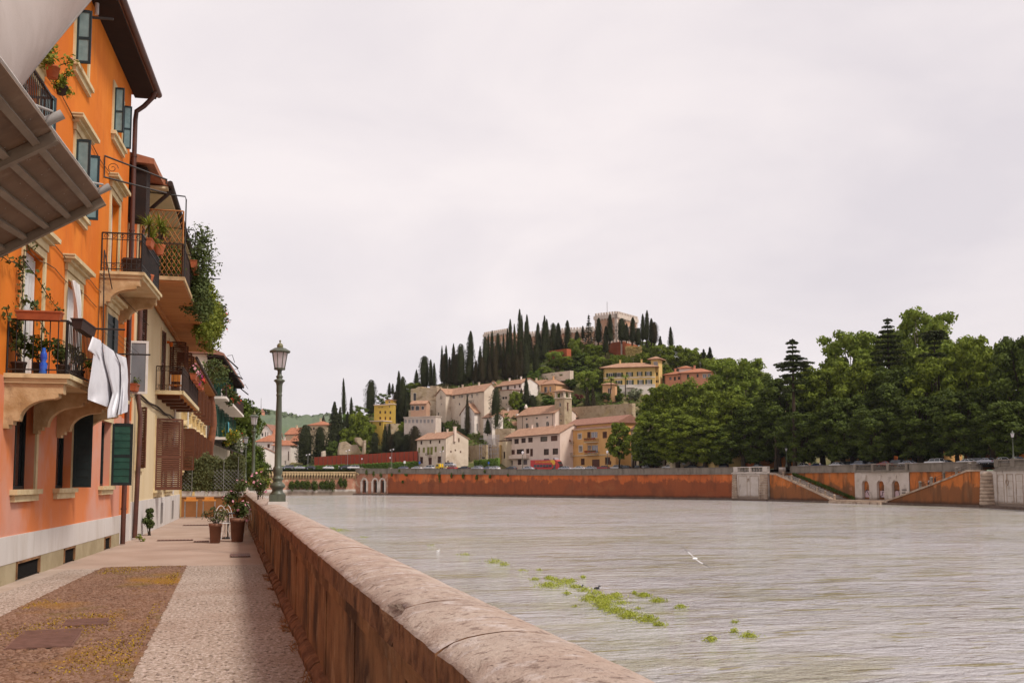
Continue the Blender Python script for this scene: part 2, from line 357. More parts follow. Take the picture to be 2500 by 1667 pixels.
M('head_lamp',(.7,.7,.72),rough=.15)
M('tail_lamp',(.4,.015,.01),rough=.3)
M('bus_red',(.52,.022,.022),(.45,.02,.02),1,.35,spec=.5)
M('bus_yellow',(.75,.42,.05),rough=.4)
M('tow_yellow',(.72,.48,.02),(.6,.38,.02),2,.45)
M('bark',(.055,.035,.022),(.03,.02,.013),2.5,.95,.6,6,stretch=(1,1,.3),bdist=.05)
M('bark_pale',(.32,.27,.18),(.16,.13,.08),1.2,.95,.4,4)
M('leaf_plane',(.115,.15,.013),(.058,.084,.010),.28,.75,island=(.20,.235,.02),trans=.2,spec=.2)
M('leaf_dark',(.055,.078,.010),(.030,.044,.008),.28,.75,island=(.095,.125,.014),trans=.14,spec=.2)
M('leaf_bright',(.15,.20,.022),(.10,.145,.016),.3,.75,island=(.22,.26,.035),trans=.25,spec=.2)
M('leaf_hill',(.075,.105,.016),(.12,.155,.022),.25,.8,island=(.055,.08,.014),trans=.15,spec=.2)
M('leaf_cypress',(.030,.036,.013),(.020,.024,.010),.5,.85,island=(.044,.046,.016),trans=.05,spec=.15)
M('leaf_cypress_brown',(.042,.034,.016),(.026,.024,.012),.5,.85,island=(.058,.042,.018),trans=.05,spec=.15)
M('leaf_cedar',(.050,.066,.018),(.034,.046,.014),.5,.85,island=(.075,.092,.026),trans=.06,spec=.15)
M('leaf_ivy',(.055,.08,.015),(.035,.05,.012),1.2,.7,island=(.10,.12,.03),trans=.15,spec=.3)
M('leaf_hedge',(.05,.06,.018),(.085,.09,.028),1.2,.7,island=(.14,.14,.05),trans=.1,spec=.3)
M('leaf_fern',(.17,.20,.025),(.10,.14,.02),1.5,.7,island=(.24,.25,.04),trans=.25,spec=.2)
M('leaf_pale',(.20,.22,.13),(.14,.16,.08),.4,.8,island=(.27,.27,.17),trans=.2)
M('leaf_red',(.10,.016,.014),(.07,.02,.012),.5,.8,island=(.14,.03,.02),trans=.1)
M('reed',(.36,.25,.09),(.26,.2,.06),.5,.8,island=(.42,.3,.12))
M('hedge_bright',(.09,.15,.018),(.06,.11,.015),.6,.8,island=(.13,.19,.03),trans=.15)
M('weed_green',(.33,.37,.035),(.24,.30,.03),1,.7,island=(.44,.44,.08),trans=.25)
M('dry_grass',(.30,.13,.05),(.20,.08,.03),3,.95,island=(.36,.18,.07))
M('flower_red',(.55,.03,.02),(.6,.08,.04),2,.6)
M('flower_pink',(.6,.2,.3),(.65,.32,.35),2,.6)
M('flower_magenta',(.45,.03,.22),rough=.6)
M('flower_yellow',(.62,.36,.02),(.5,.28,.02),2,.6)
M('flower_white',(.7,.62,.58),rough=.6)
M('skin',(.45,.25,.17),rough=.6)
M('cloth_dark',(.02,.018,.025),rough=.9)
M('cloth_grey',(.30,.28,.30),rough=.9)
M('cloth_pale',(.6,.55,.55),rough=.9)
M('feather_white',(.75,.73,.74),rough=.8)
M('feather_black',(.03,.028,.03),rough=.8)
M('cloth_teal',(.10,.34,.40),rough=.9)
M('cloth_blue',(.03,.08,.32),rough=.9)
M('sign_white',(.65,.62,.62),rough=.5)
M('sign_blue',(.03,.08,.3),rough=.5)
def water_mat():
    m=MT['water'];t=m.node_tree;n=t.nodes;l=t.links.new;b=n['Principled BSDF']
    b.inputs['Specular IOR Level'].default_value=.5;b.inputs['IOR'].default_value=1.33;b.inputs['Roughness'].default_value=.13
    co=n.new('ShaderNodeTexCoord');prev=None
    def nz(sc,st,det,rough=.6,rot=0.,dist=0.):
        a=n.new('ShaderNodeMapping');a.inputs['Scale'].default_value=st;a.inputs['Rotation'].default_value=(0,0,rot)
        l(co.outputs['Object'],a.inputs[0]);x=n.new('ShaderNodeTexNoise');x.inputs['Scale'].default_value=sc
        x.inputs['Detail'].default_value=det;x.inputs['Roughness'].default_value=rough;x.inputs['Distortion'].default_value=dist;l(a.outputs[0],x.inputs['Vector']);return x.outputs['Fac']
    big=nz(.05,(1,1,1),3)
    mr=n.new('ShaderNodeMapRange');mr.inputs['From Min'].default_value=.35;mr.inputs['From Max'].default_value=.65;mr.inputs['To Min'].default_value=.55;mr.inputs['To Max'].default_value=1.25
    l(big,mr.inputs['Value'])
    for (h,dist) in ((nz(.25,(.6,1.5,1),3,.5,PS,.6),.55),(nz(.9,(.7,1.4,1),5,.62,PS,.8),.50),(nz(3.2,(.7,1.3,1),3,.6,PS,.5),.15)):
        bn=n.new('ShaderNodeBump');bn.inputs['Distance'].default_value=dist;l(h,bn.inputs['Height']);l(mr.outputs[0],bn.inputs['Strength'])
        if prev:l(prev,bn.inputs['Normal'])
        prev=bn.outputs[0]
    l(prev,b.inputs['Normal'])
water_mat()
def ragged(name,col,z,amp,amt):
    """old damp stain on the plaster with a ragged upper edge at height z of the wall"""
    m=MT[name];t=m.node_tree;n=t.nodes;l=t.links.new;b=n['Principled BSDF'];src=b.inputs['Base Color'].links[0].from_socket
    co=n.new('ShaderNodeTexCoord');sp=n.new('ShaderNodeSeparateXYZ');l(co.outputs['Object'],sp.inputs[0]);mp_=n.new('ShaderNodeMapping');mp_.inputs['Scale'].default_value=(.7,.7,.5);l(co.outputs['Object'],mp_.inputs[0])
    x=n.new('ShaderNodeTexNoise');x.inputs['Scale'].default_value=.5;x.inputs['Detail'].default_value=9;x.inputs['Roughness'].default_value=.7;l(mp_.outputs[0],x.inputs['Vector'])
    a=n.new('ShaderNodeMath');a.operation='MULTIPLY_ADD';l(x.outputs['Fac'],a.inputs[0]);a.inputs[1].default_value=amp;l(sp.outputs['Z'],a.inputs[2])
    r=n.new('ShaderNodeMapRange');l(a.outputs[0],r.inputs['Value']);r.inputs['From Min'].default_value=z+amp*.5-.3;r.inputs['From Max'].default_value=z+amp*.5+.3;r.inputs['To Min'].default_value=amt;r.inputs['To Max'].default_value=0
    k=n.new('ShaderNodeMix');k.data_type='RGBA';l(r.outputs[0],k.inputs[0]);l(src,k.inputs[6]);k.inputs[7].default_value=(*col,1);l(k.outputs[2],b.inputs['Base Color'])
ragged('quay_plaster',(.18,.055,.026),5.4,9,.72);ragged('quay_plaster_ochre',(.14,.065,.03),4.4,9,.72);ragged('quay_plaster',(.07,.035,.022),.9,1.5,.8);ragged('quay_plaster_ochre',(.07,.035,.022),.9,1.5,.8);ragged('quay_white',(.16,.10,.06),1.3,2,.75)
# ---------------------------------------------------------------- setting
WZ=-3.85;QZ=4.25
def sheet(name,pts,z,mat,thick=0):
    mb=MB();n=len(pts)
    if thick:mb.ext([(p[0],p[1],z-thick) for p in pts],(0,0,thick))
    else:mb.add([(p[0],p[1],z) for p in pts],[tuple(range(n))])
    return mb.build(name,mat,kind='structure')
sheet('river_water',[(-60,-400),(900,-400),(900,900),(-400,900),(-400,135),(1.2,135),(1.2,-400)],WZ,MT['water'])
mb=MB();mb.box(-40,-12,-5,1.2,20.6,-.006);mb.build('promenade_near',MT['smooth_concrete'],kind='structure')
mb=MB();mb.box(-40,20.6,-5,1.2,137,-.003);mb.build('promenade_far',MT['far_pavement'],kind='structure')
sheet('pebble_paving',[(-.757,-8),(.72,-8),(.72,20.6),(-.757,20.6)],.002,MT['pebble_concrete'])
# left strip by the houses is pebble concrete as well
sheet('pebble_strip',[(-3.5,-8),(-2.62,10.5),(-2.64,13.5),(-2.45,17.5),(-2.29,20.3),(-2.85,20.3),(-3.4,14)],.002,MT['pebble_concrete'])
# cobble patch: individual pebble relief, one sheet
def cobbles():
    rs=np.random.RandomState(4);n=26000
    m=M('cobble',(.15,.075,.043),(.10,.048,.028),.8,.9,.5,30,island=(.27,.165,.115),stain=[((.26,.125,.012),.55,(1,.7,1),.53,.66,.75),((.12,.09,.012),.9,(1,.8,1),.58,.72,.6)])
    x=rs.uniform(-2.75,-.76,n);y=rs.uniform(6.5,20.62,n)
    keep=x>np.interp(y,[6.5,13.5,17.5,20.3,20.7],[-2.75,-2.63,-2.44,-2.28,-2.27]);x=x[keep];y=y[keep];n=len(x)
    r=rs.uniform(.012,.034,n);h=rs.uniform(.006,.016,n);an=rs.uniform(0,3.14,n)
    base=np.array([(math.cos(a),math.sin(a)) for a in np.linspace(0,2*math.pi,6,endpoint=False)])
    V=np.zeros((n,13,3))
    for j in range(6):
        bx,by=base[j];cx=bx*r*1.25;cy=by*r*.8;X=cx*np.cos(an)-cy*np.sin(an);Y=cx*np.sin(an)+cy*np.cos(an)
        V[:,j,0]=x+X;V[:,j,1]=y+Y;V[:,j,2]=.003
        V[:,6+j,0]=x+X*.6;V[:,6+j,1]=y+Y*.6;V[:,6+j,2]=.003+h*.8
    V[:,12,0]=x;V[:,12,1]=y;V[:,12,2]=.003+h
    fs=[]
    for i in range(n):
        b=i*13
        for j in range(6):
            k=(j+1) % 6;fs.append((b+j,b+k,b+6+k));fs.append((b+j,b+6+k,b+6+j));fs.append((b+6+j,b+6+k,b+12))
    me=bpy.data.meshes.new('cobbles');vv=V.reshape(-1,3);fa=np.array(fs,'i')
    me.vertices.add(len(vv));me.vertices.foreach_set('co',vv.astype('f').ravel());me.loops.add(fa.size);me.loops.foreach_set('vertex_index',fa.ravel())
    me.polygons.add(len(fa));me.polygons.foreach_set('loop_start',np.arange(0,fa.size,3,dtype='i'));me.materials.append(m);me.update(calc_edges=True)
    me.polygons.foreach_set('use_smooth',np.ones(len(fa),bool))
    o=obj('cobbles',me);o['kind']='stuff';tag(o,'small brown river cobbles set in the sunken patch of the promenade','cobbles')
    sheet('cobble_bed',[(-2.75,6.4),(-.757,6.4),(-.757,20.61),(-2.27,20.61),(-2.45,17.5),(-2.64,13.5)],.0035,M('cobble_bed',(.105,.055,.032),(.07,.035,.02),3,.95,.6,20,stain=[((.24,.12,.012),.6,(1,.7,1),.50,.62,.8)]))
    # moss tufts
    k=16000;x=rs.uniform(-2.7,-.8,k);y=rs.uniform(7,20.5,k)
    f=np.sin(x*2.1+y*.9)+np.sin(y*1.7-x*3.1)+.8*np.sin(y*.55+2)+1.5*(np.abs(x+.8)<.12)+rs.normal(0,.35,k);s=(f>1.15) & (x>np.interp(y,[6.5,13.5,17.5,20.3],[-2.7,-2.55,-2.4,-2.24]));x=x[s];y=y[s]
    p=np.stack([x,y,np.full(len(x),.018)],1);me=leaf_mesh('moss',p,np.tile([0,0,.6],(len(x),1)),.012,M('moss_tuft',(.30,.18,.012),(.20,.14,.012),2,.95,island=(.40,.24,.02)),3,.9)
    o=obj('moss_tufts',me);o['kind']='stuff';tag(o,'ochre moss growing between the cobbles','moss')
cobbles()
def grate(name,cx,cy,lx,ly,rz,label,n=16,along='x'):
    mb=MB();mb.box(-lx/2,-ly/2,0,lx/2,ly/2,.006)
    for i in range(n):
        if along=='x':a=-lx/2+(i+.5)*lx/n;mb.box(a-lx/n*.28,-ly/2+.02,.006,a+lx/n*.28,ly/2-.02,.014)
        else:a=-ly/2+(i+.5)*ly/n;mb.box(-lx/2+.02,a-ly/n*.28,.006,lx/2-.02,a+ly/n*.28,.014)
    o=mb.build(name,MT['grate_iron']);o.location=(cx,cy,.012);o.rotation_euler=(0,0,rz);tag(o,label,'drain grate')
c=(G(8,1590)+G(187,1556))/2;grate('drain_grate',c.x,c.y+.3,.62,1.25,.04,'large rusty drain grate with slanting bars in the cobbles',18,'y')
c=(G(175,1530)+G(262,1518))/2;grate('drain_grate',c.x-.05,c.y+.1,.5,.55,.04,'small square drain grate in the middle of the cobble patch',8,'y')
c=G(586,1356);grate('drain_grate',c.x,c.y,.42,.9,0,'narrow drain grate in the paving near the tall potted shrubs',8,'x')
c=G(428,1319);grate('drain_grate',c.x,c.y,.95,.28,0,'thin dark drain channel across the paving by the cream house',10,'x')
c=G(492,1322);grate('drain_grate',c.x,c.y,.4,.26,0,'short dark drain channel left of the small potted plant',6,'x')
c=G(478,1282);grate('drain_grate',c.x,c.y,.9,.4,0,'farthest drain cover, before the orange terrace wall',8,'x')
# ---------------------------------------------------------------- parapet
def parapet():
    t=thing('parapet_wall','long rust-stained river parapet with a rounded pale stone cap','parapet',(1.03,5,0),world=True)
    rs=random.Random(7)
    def prof(y,j=0):     # cap cross-section, x from left edge to right edge
        pts=[(.70+j,.93),(.695+j,1.06)]
        pts+=[(.725,1.078),(.76,1.095),(.81,1.109),(.87,1.119),(.94,1.125),(1.01,1.124),(1.08,1.113),(1.14,1.096),(1.20,1.066),(1.24,1.03),(1.26,.98)]
        return pts
    ys=[];y=-3.0
    joints=[-1.2,.9,2.3,3.45,4.42,6.3,8.1,9.9,11.7,13.5,15.3,17.1,18.9,20.7,22.5]
    joints+=[24.3+1.8*i for i in range(63)]
    for a,b in zip(joints[:-1],joints[1:]):
        ga=.008 if a in (3.45,4.42,2.3) else .003;gb=.008 if b in (3.45,4.42,2.3) else .003
        mb=MB();k=14 if b<30 else 2;prev=None;dz=rs.uniform(-.003,.003);dx=rs.uniform(-.004,.004)
        for i in range(k+1):
            yy=a+ga+(b-a-ga-gb)*i/k;ed=min(yy-a,b-yy);drop=.004*max(0,1-ed/.03)
            ring=[(x+dx+(rs.uniform(-.004,.004) if b<24 else 0),yy,z+dz-drop+(rs.uniform(-.001,.001) if b<24 else 0)) for x,z in prof(yy)]
            if b<24: # chipped arris
                for q in (1,2):
                    x,y_,z=ring[q];c=rs.random()**3*.02;ring[q]=(x+c,y_,z-c*.7)
                if (a==4.42 and i<=1):ring[1]=(ring[1][0]+.045,yy,ring[1][2]-.03);ring[2]=(ring[2][0]+.06,yy,ring[2][2]-.015)
            if prev:
                n=len(ring);mb.add(prev+ring,[(j,j+1,j+1+n,j+n) for j in range(n-1)],0,True)
                mb.f[-(n-1)]=mb.f[-(n-1)]
                mb.m[-(n-1)]=1;mb.sm[-(n-1)]=False
                mb.quad(prev[-1],prev[0],ring[0],ring[-1],1)
            else:mb.add(ring,[tuple(range(len(ring)-1,-1,-1))],1,False)
            prev=ring
        mb.add(prev,[tuple(range(len(prev)))],1,False)
        if b<45 or int(b/1.8) % 1==0:mb.build('cap_stone',[MT['wall_cap'],MT['wall_edge']],t)
    # body with recessed panels
    mb=MB();y=-3.0
    while y<137:
        L_=1.85;mb.box(.765,y,-.02,1.22,min(y+L_,137),.935);mb.box(.757,y,.12,.7655,y+.16,.80) if y<60 else None;y+=L_
    mb.box(.748,-3,.80,.7655,137,.932);mb.build('wall_body',MT['wall_side'],t)
    mb=MB();y=-3.0;rr=random.Random(3)
    while y<40:
        l_=rr.uniform(.18,.5);h=rr.uniform(.10,.14);wd=rr.uniform(.065,.085)
        mb.ext([(.765-wd,y,-.01),(.765-wd-.01,y,h*.6),(.765-wd*.6,y,h),(.766,y,h+.02),(.766,y,-.01)],(0,l_-.008,0),sm=False);y+=l_
    mb.box(.70,40,0,.766,137,.12);mb.build('footing',MT['kerb_dirt'],t)
    mb=MB();mb.box(1.16,-400,WZ-1,1.3,137.2,.05);mb.build('river_face',MT['quay_rustic'],t)
    # dark mossy joints
    for yy in ():
        m2=MB();m2.tube([(x+.002,yy,z-.002) for x,z in prof(yy)[1:8]],[.006,.007,.006,.006,.005,.004,.003],5);m2.build('joint_moss',MT['moss'] if yy>4 or yy<3 else MT['wall_edge'],t)
parapet()
def dry_grass():
    rs=np.random.RandomState(8);n=1500;y=rs.uniform(3.5,19,n)**1.0;x=rs.uniform(.60,.71,n);cl=np.sin(y*3.3)+np.sin(y*1.1+1)+1.4*(y<9);k=cl>.35;x=x[k];y=y[k]
    p=np.stack([x,y,rs.uniform(.0,.07,len(x))*(y<11)+.01],1);me=leaf_mesh('dry_grass',p,np.tile([0.,0,.2],(len(x),1)),.04,MT['dry_grass'],2,1.,.12)
    o=obj('dry_grass',me);o['kind']='stuff';tag(o,'dry rust-coloured grass tufts along the foot of the parapet','grass')
dry_grass()
# ---------------------------------------------------------------- riverside lamps
def make_lamp():
    t=thing('street_lamp','nearest tall green iron street lamp on the parapet','street lamp',(1.06,21.6,1.17),group='iron street lamps on the parapet')
    mb=MB();mb.box(-.215,-.215,-.23,.215,.215,0);mb.box(-.20,-.20,0,.20,.20,.012);mb.build('pedestal',MT['plinth_stone'],t)
    mb=MB();mb.box(-.175,-.175,.012,.175,.175,.17)
    mb.lathe([(.165,.17),(.165,.19),(.13,.22),(.115,.26),(.13,.30),(.165,.33),(.172,.36),(.15,.40),(.115,.43),(.095,.46),(.115,.50),(.125,.52),(.115,.54),(.085,.56),(.085,.60),(.10,.64),(.108,.70),(.105,.76),(.092,.78)],n=20)
    mb.build('base',MT['lamp_green'],t)
    mb=MB();mb.lathe([(.092,.78),(.078,.80),(.074,1.3),(.066,2.0),(.058,2.36),(.065,2.38),(.07,2.40),(.06,2.42),(.058,2.45),(.066,2.48),(.066,2.60),(.075,2.66),(.095,2.69),(.12,2.71),(.125,2.73),(.10,2.75),(.055,2.77),(.075,2.80),(.08,2.82),(.05,2.85),(.045,2.93),(.06,2.97)],n=20)
    mb.build('pole',MT['lamp_green'],t)
    la=MB();la.lathe([(.125,2.97),(.135,3.0),(.12,3.01)],n=8,sm=False,ph=R(22.5));la.lathe([(.20,3.355),(.225,3.36),(.245,3.375),(.245,3.39),(.13,3.46),(.07,3.475)],n=8,sm=False,ph=R(22.5))
    for j in range(8):
        a=R(22.5+45*j);c,s_=math.cos(a),math.sin(a);la.tube([(.118*c,.118*s_,3.0),(.178*c,.178*s_,3.36)],.009,4)
    lo=la.build('lantern',MT['lamp_green'],t)
    g=MB();g.lathe([(.108,3.005),(.168,3.36)],n=8,sm=False,ph=R(22.5));g.build('glass',MT['lamp_glass'],lo)
    g=MB();g.lathe([(.062,3.472),(.07,3.50),(.066,3.535),(.045,3.565),(.015,3.58),(.012,3.60),(.022,3.615),(.022,3.635),(.005,3.65)],n=14);g.build('finial',MT['lamp_top'],lo)
    return t
lamp=make_lamp()
PL=G(684,1225,1.17);lamp.location=(1.05,PL.y,1.17)
for i,(D,lb) in enumerate(((45.6,'second'),(68.5,'third'),(89.4,'farthest small'))):
    dup(lamp,(1.05,PZ(620,D,0).y,1.17),0,lb+' green iron street lamp on the parapet, beyond the flower pots')
# ---------------------------------------------------------------- house building kit
def wall_holes(mb,fr,u0,u1,z0,z1,holes,depth=.18,k=0,kr=None,o=0.):
    """front sheet with rectangular openings and their reveals"""
    hs=[(max(a,u0),min(b,u1),max(c,z0),min(d,z1)) for a,b,c,d in holes if b>u0 and a<u1 and d>z0 and c<z1]
    us=sorted({round(x,4) for x in [u0,u1]+[h[0] for h in hs]+[h[1] for h in hs]});zs=sorted({round(x,4) for x in [z0,z1]+[h[2] for h in hs]+[h[3] for h in hs]})
    idx={};vs=[]
    def vi(i,j):
        if (i,j) not in idx:idx[(i,j)]=len(vs);vs.append(fr.p(us[i],o,zs[j]))
        return idx[(i,j)]
    fs=[]
    for i in range(len(us)-1):
        for j in range(len(zs)-1):
            cu,cz=(us[i]+us[i+1])/2,(zs[j]+zs[j+1])/2
            if any(h[0]<cu<h[1] and h[2]<cz<h[3] for h in hs):continue
            fs.append((vi(i,j),vi(i+1,j),vi(i+1,j+1),vi(i,j+1)))
    mb.add(vs,fs,k,False);kr=k if kr is None else kr
    for a,b,c,d in hs:
        p=lambda u,z,oo:fr.p(u,o-oo,z)
        mb.quad(p(a,c,0),p(b,c,0),p(b,c,depth),p(a,c,depth),kr);mb.quad(p(a,d,depth),p(b,d,depth),p(b,d,0),p(a,d,0),kr)
        mb.quad(p(a,c,depth),p(a,d,depth),p(a,d,0),p(a,c,0),kr);mb.quad(p(b,c,0),p(b,d,0),p(b,d,depth),p(b,c,depth),kr)
def body_rest(mb,fr,u0,u1,z0,z1,W,k=0):
    """sides, back and top of the block behind the front sheet"""
    a=[fr.p(u0,0,z0),fr.p(u1,0,z0),fr.p(u1,-W,z0),fr.p(u0,-W,z0)];b=[v+Vector((0,0,z1-z0)) for v in a]
    mb.add(a+b,[(1,2,6,5),(2,3,7,6),(3,0,4,7),(4,5,6,7)],k,False)
def shutter(mb,fr,uh,z0,z1,w,ang,side,kind='panel',o=.03,k=0,ke=1):
    """hinged leaf. side=+1 hinged on the left jamb, ang 0 closed, 90 straight out, 180 flat on the wall"""
    a=R(ang);d=(fr.d*math.cos(a)*side+fr.n*math.sin(a));q=Vector((0,0,1)).cross(d).normalized()*.035;h=z1-z0
    o0=fr.p(uh,o,z0);Z=Vector((0,0,1))
    if kind=='plank':mb.pb(o0,d*w,q,Z*h,k);mb.pb(o0-q*.4+Z*h*.12,d*w,q*.39,Z*.07,k);mb.pb(o0-q*.4+Z*h*.82,d*w,q*.39,Z*.07,k);return
    st=min(.06,w*.16)
    mb.pb(o0,d*st,q,Z*h,ke);mb.pb(o0+d*(w-st),d*st,q,Z*h,ke)
    for zz in (0,h-st,h*.45):mb.pb(o0+d*st+Z*zz,d*(w-2*st),q,Z*st*1.2,ke)
    if kind=='panel':
        mb.pb(o0+d*st+q*.3,d*(w-2*st),q*.4,Z*h,k)
    elif kind=='wide':
        n=max(4,int(h/.17));s=(h-2*st)/n
        for i in range(n):mb.pb(o0+d*st+Z*(st+i*s),d*(w-2*st),q*1.1,Z*s*.62+q*.2,k);mb.pb(o0+d*st+Z*(st+(i+.62)*s)+q*.3,d*(w-2*st),q*.5,Z*s*.38,k)
    else:
        n=max(5,int(h/.075));s=(h-2*st)/n
        for i in range(n):mb.pb(o0+d*st+Z*(st+i*s)-q*.1,d*(w-2*st),q*1.2+Z*s*.4,Z*s*.35,k)
def window(fr,root,u0,u1,z0,z1,depth=.18,sur=.14,sill=True,cornice=False,shut=(),pane='glass_dark',frame='frame_white',trim='trim_stone',mull=1,bars=1,surl=True,door=False,smat=None,curtain=None,lab=None):
    mb=MB()
    if sur:
        sl_=[(u1,u1+sur)]+([(u0-sur,u0)] if surl else [])
        for a,b in sl_:mb.fb(fr,a,b,0,.035,z0,z1+sur)
        mb.fb(fr,u0,u1,0,.035,z1,z1+sur)
    if not mb.v:mb.fb(fr,u0,u1,-depth+.005,-depth+.06,z1-.04,z1)
    wo=mb.build('window',MT[trim],root,label=lab)
    if sill:
        mb=MB();mb.fb(fr,u0-sur-.06,u1+sur+.06,0,.12,z0-.085,z0);mb.fb(fr,u0-sur,u1+sur,0,.07,z0-.20,z0-.087);mb.build('sill',MT[trim],wo)
    if cornice:
        mb=MB();zc=z1+sur+.02
        mb.fb(fr,u0-sur-.02,u1+sur+.02,0,.06,zc,zc+.14);mb.fb(fr,u0-sur-.12,u1+sur+.12,0,.13,zc+.14,zc+.21);mb.fb(fr,u0-sur-.2,u1+sur+.2,0,.22,zc+.20,zc+.25);mb.fb(fr,u0-sur-.22,u1+sur+.22,0,.22,zc+.252,zc+.28)
        mb.build('cornice',MT[trim],wo)
    mb=MB();t=.055;D=-depth+.05
    for a,b,c,d in ((u0,u0+t,z0,z1),(u1-t,u1,z0,z1),(u0+t,u1-t,z0,z0+t),(u0+t,u1-t,z1-t,z1)):mb.fb(fr,a,b,D-.04,D,c,d)
    for i in range(1,mull+1):um=u0+(u1-u0)*i/(mull+1);mb.fb(fr,um-t*.6,um+t*.6,D-.04,D+.006,z0+t,z1-t)
    for i in range(1,bars+1):zm=z0+(z1-z0)*i/(bars+1);mb.fb(fr,u0+t,u1-t,D-.035,D-.004,zm-.015,zm+.015)
    mb.build('frame',MT[frame],wo)
    mb=MB();mb.fb(fr,u0-.02,u1+.02,D-.09,D-.045,z0-.02,z1+.02);mb.build('pane',MT[pane],wo)
    if curtain:
        mb=MB();a,b=u0+.06+(u1-u0-.1)*curtain[0],u0+.06+(u1-u0-.1)*curtain[1];n=14;top=[];bot=[]
        for i in range(n+1):
            u=a+(b-a)*i/n;o_=D+.012+.02*math.sin(i*1.9);top.append(fr.p(u,o_,z1-.06));bot.append(fr.p(u,o_+.01*math.cos(i),z0+.05))
        mb.add(top+bot,[(i,i+n+1,i+n+2,i+1) for i in range(n)],0,True);mb.build('curtain',MT['curtain_white'],wo)
    for (side,ang,kind,w) in shut:
        mb=MB();shutter(mb,fr,u0 if side>0 else u1,z0+.01,z1-.01,w,ang,side,kind,k=0,ke=1)
        ms=smat or ('shutter_blue','shutter_blue_edge');mb.build('shutter',[MT[ms[0]],MT[ms[1]]],wo)
    return wo
def scroll(mb,c,a,b,r,n=14,turns=1.4,t=.008):
    pts=[Vector(c)+Vector(a)*(r*(1-i/n*.8)*math.cos(turns*2*math.pi*i/n))+Vector(b)*(r*(1-i/n*.8)*math.sin(turns*2*math.pi*i/n)) for i in range(n+1)];mb.tube(pts,t,4,cap=False)
def railing(mb,fr,u0,u1,off,z0,h,step=.13,scr=False,side0=True,side1=True,t=.011):
    segs=[(fr.p(u0,off,z0),fr.p(u1,off,z0))]
    if side0:segs.append((fr.p(u0,0.02,z0),fr.p(u0,off,z0)))
    if side1:segs.append((fr.p(u1,0.02,z0),fr.p(u1,off,z0)))
    Z=Vector((0,0,1))
    for si,(a,b) in enumerate(segs):
        d=b-a;L_=d.length;dn=d.normalized();q=dn.cross(Z)*.02
        mb.pb(a+Z*(h-.03)-q,dn*L_,q*2,Z*.03);mb.pb(a+Z*.06-q*.6,dn*L_,q*1.2,Z*.02)
        if scr:mb.pb(a+Z*(h-.17)-q*.6,dn*L_,q*1.2,Z*.015);mb.pb(a+Z*.2-q*.6,dn*L_,q*1.2,Z*.012)
        n=max(2,int(L_/step))
        for i in range(n+1):
            p=a+dn*(L_*i/n);thick=t*1.8 if i in (0,n) else t
            mb.tube([p+Z*.0,p+Z*(h-.01)],thick*.8,4,cap=False)
        if scr:
            m=max(1,int(L_/.17))
            for i in range(m):
                p=a+dn*(L_*(i+.5)/m);scroll(mb,p+Z*(h-.095),dn,Z,.058);scroll(mb,p+Z*.14,dn,Z,.055)
def bracket(mb,fr,u,w,off,z1,h,steps=True):
    """stone console: quarter arch cut from a stepped block"""
    pts=[(0,z1),(off,z1),(off,z1-.16),(off-.06,z1-.16),(off-.06,z1-.21)]
    r=off-.06-.20
    for i in range(9):
        a=math.pi/2*i/8;pts.append((.20+r*math.cos(a)*1.0 if i else .20+r,z1-.21-(h-.40)*math.sin(a)))
    pts=[(0,z1),(off,z1),(off,z1-.16),(off-.07,z1-.16),(off-.07,z1-.215)]
    cx,cz=off-.13,z1-h+.14
    for i in range(9):
        a=R(90)+R(90)*i/8;pts.append((cx+(off-.32)*math.cos(a)*.92,cz+(h-.38)*math.sin(a)))
    lx=pts[-1][0];pts+=[(lx-.01,z1-h+.12),(lx*.62,z1-h+.12),(lx*.62,z1-h+.06),(lx*.35,z1-h+.06),(lx*.35,z1-h),(0,z1-h)]
    mb.ext([fr.p(u-w/2,x,z) for x,z in pts],fr.d*w)
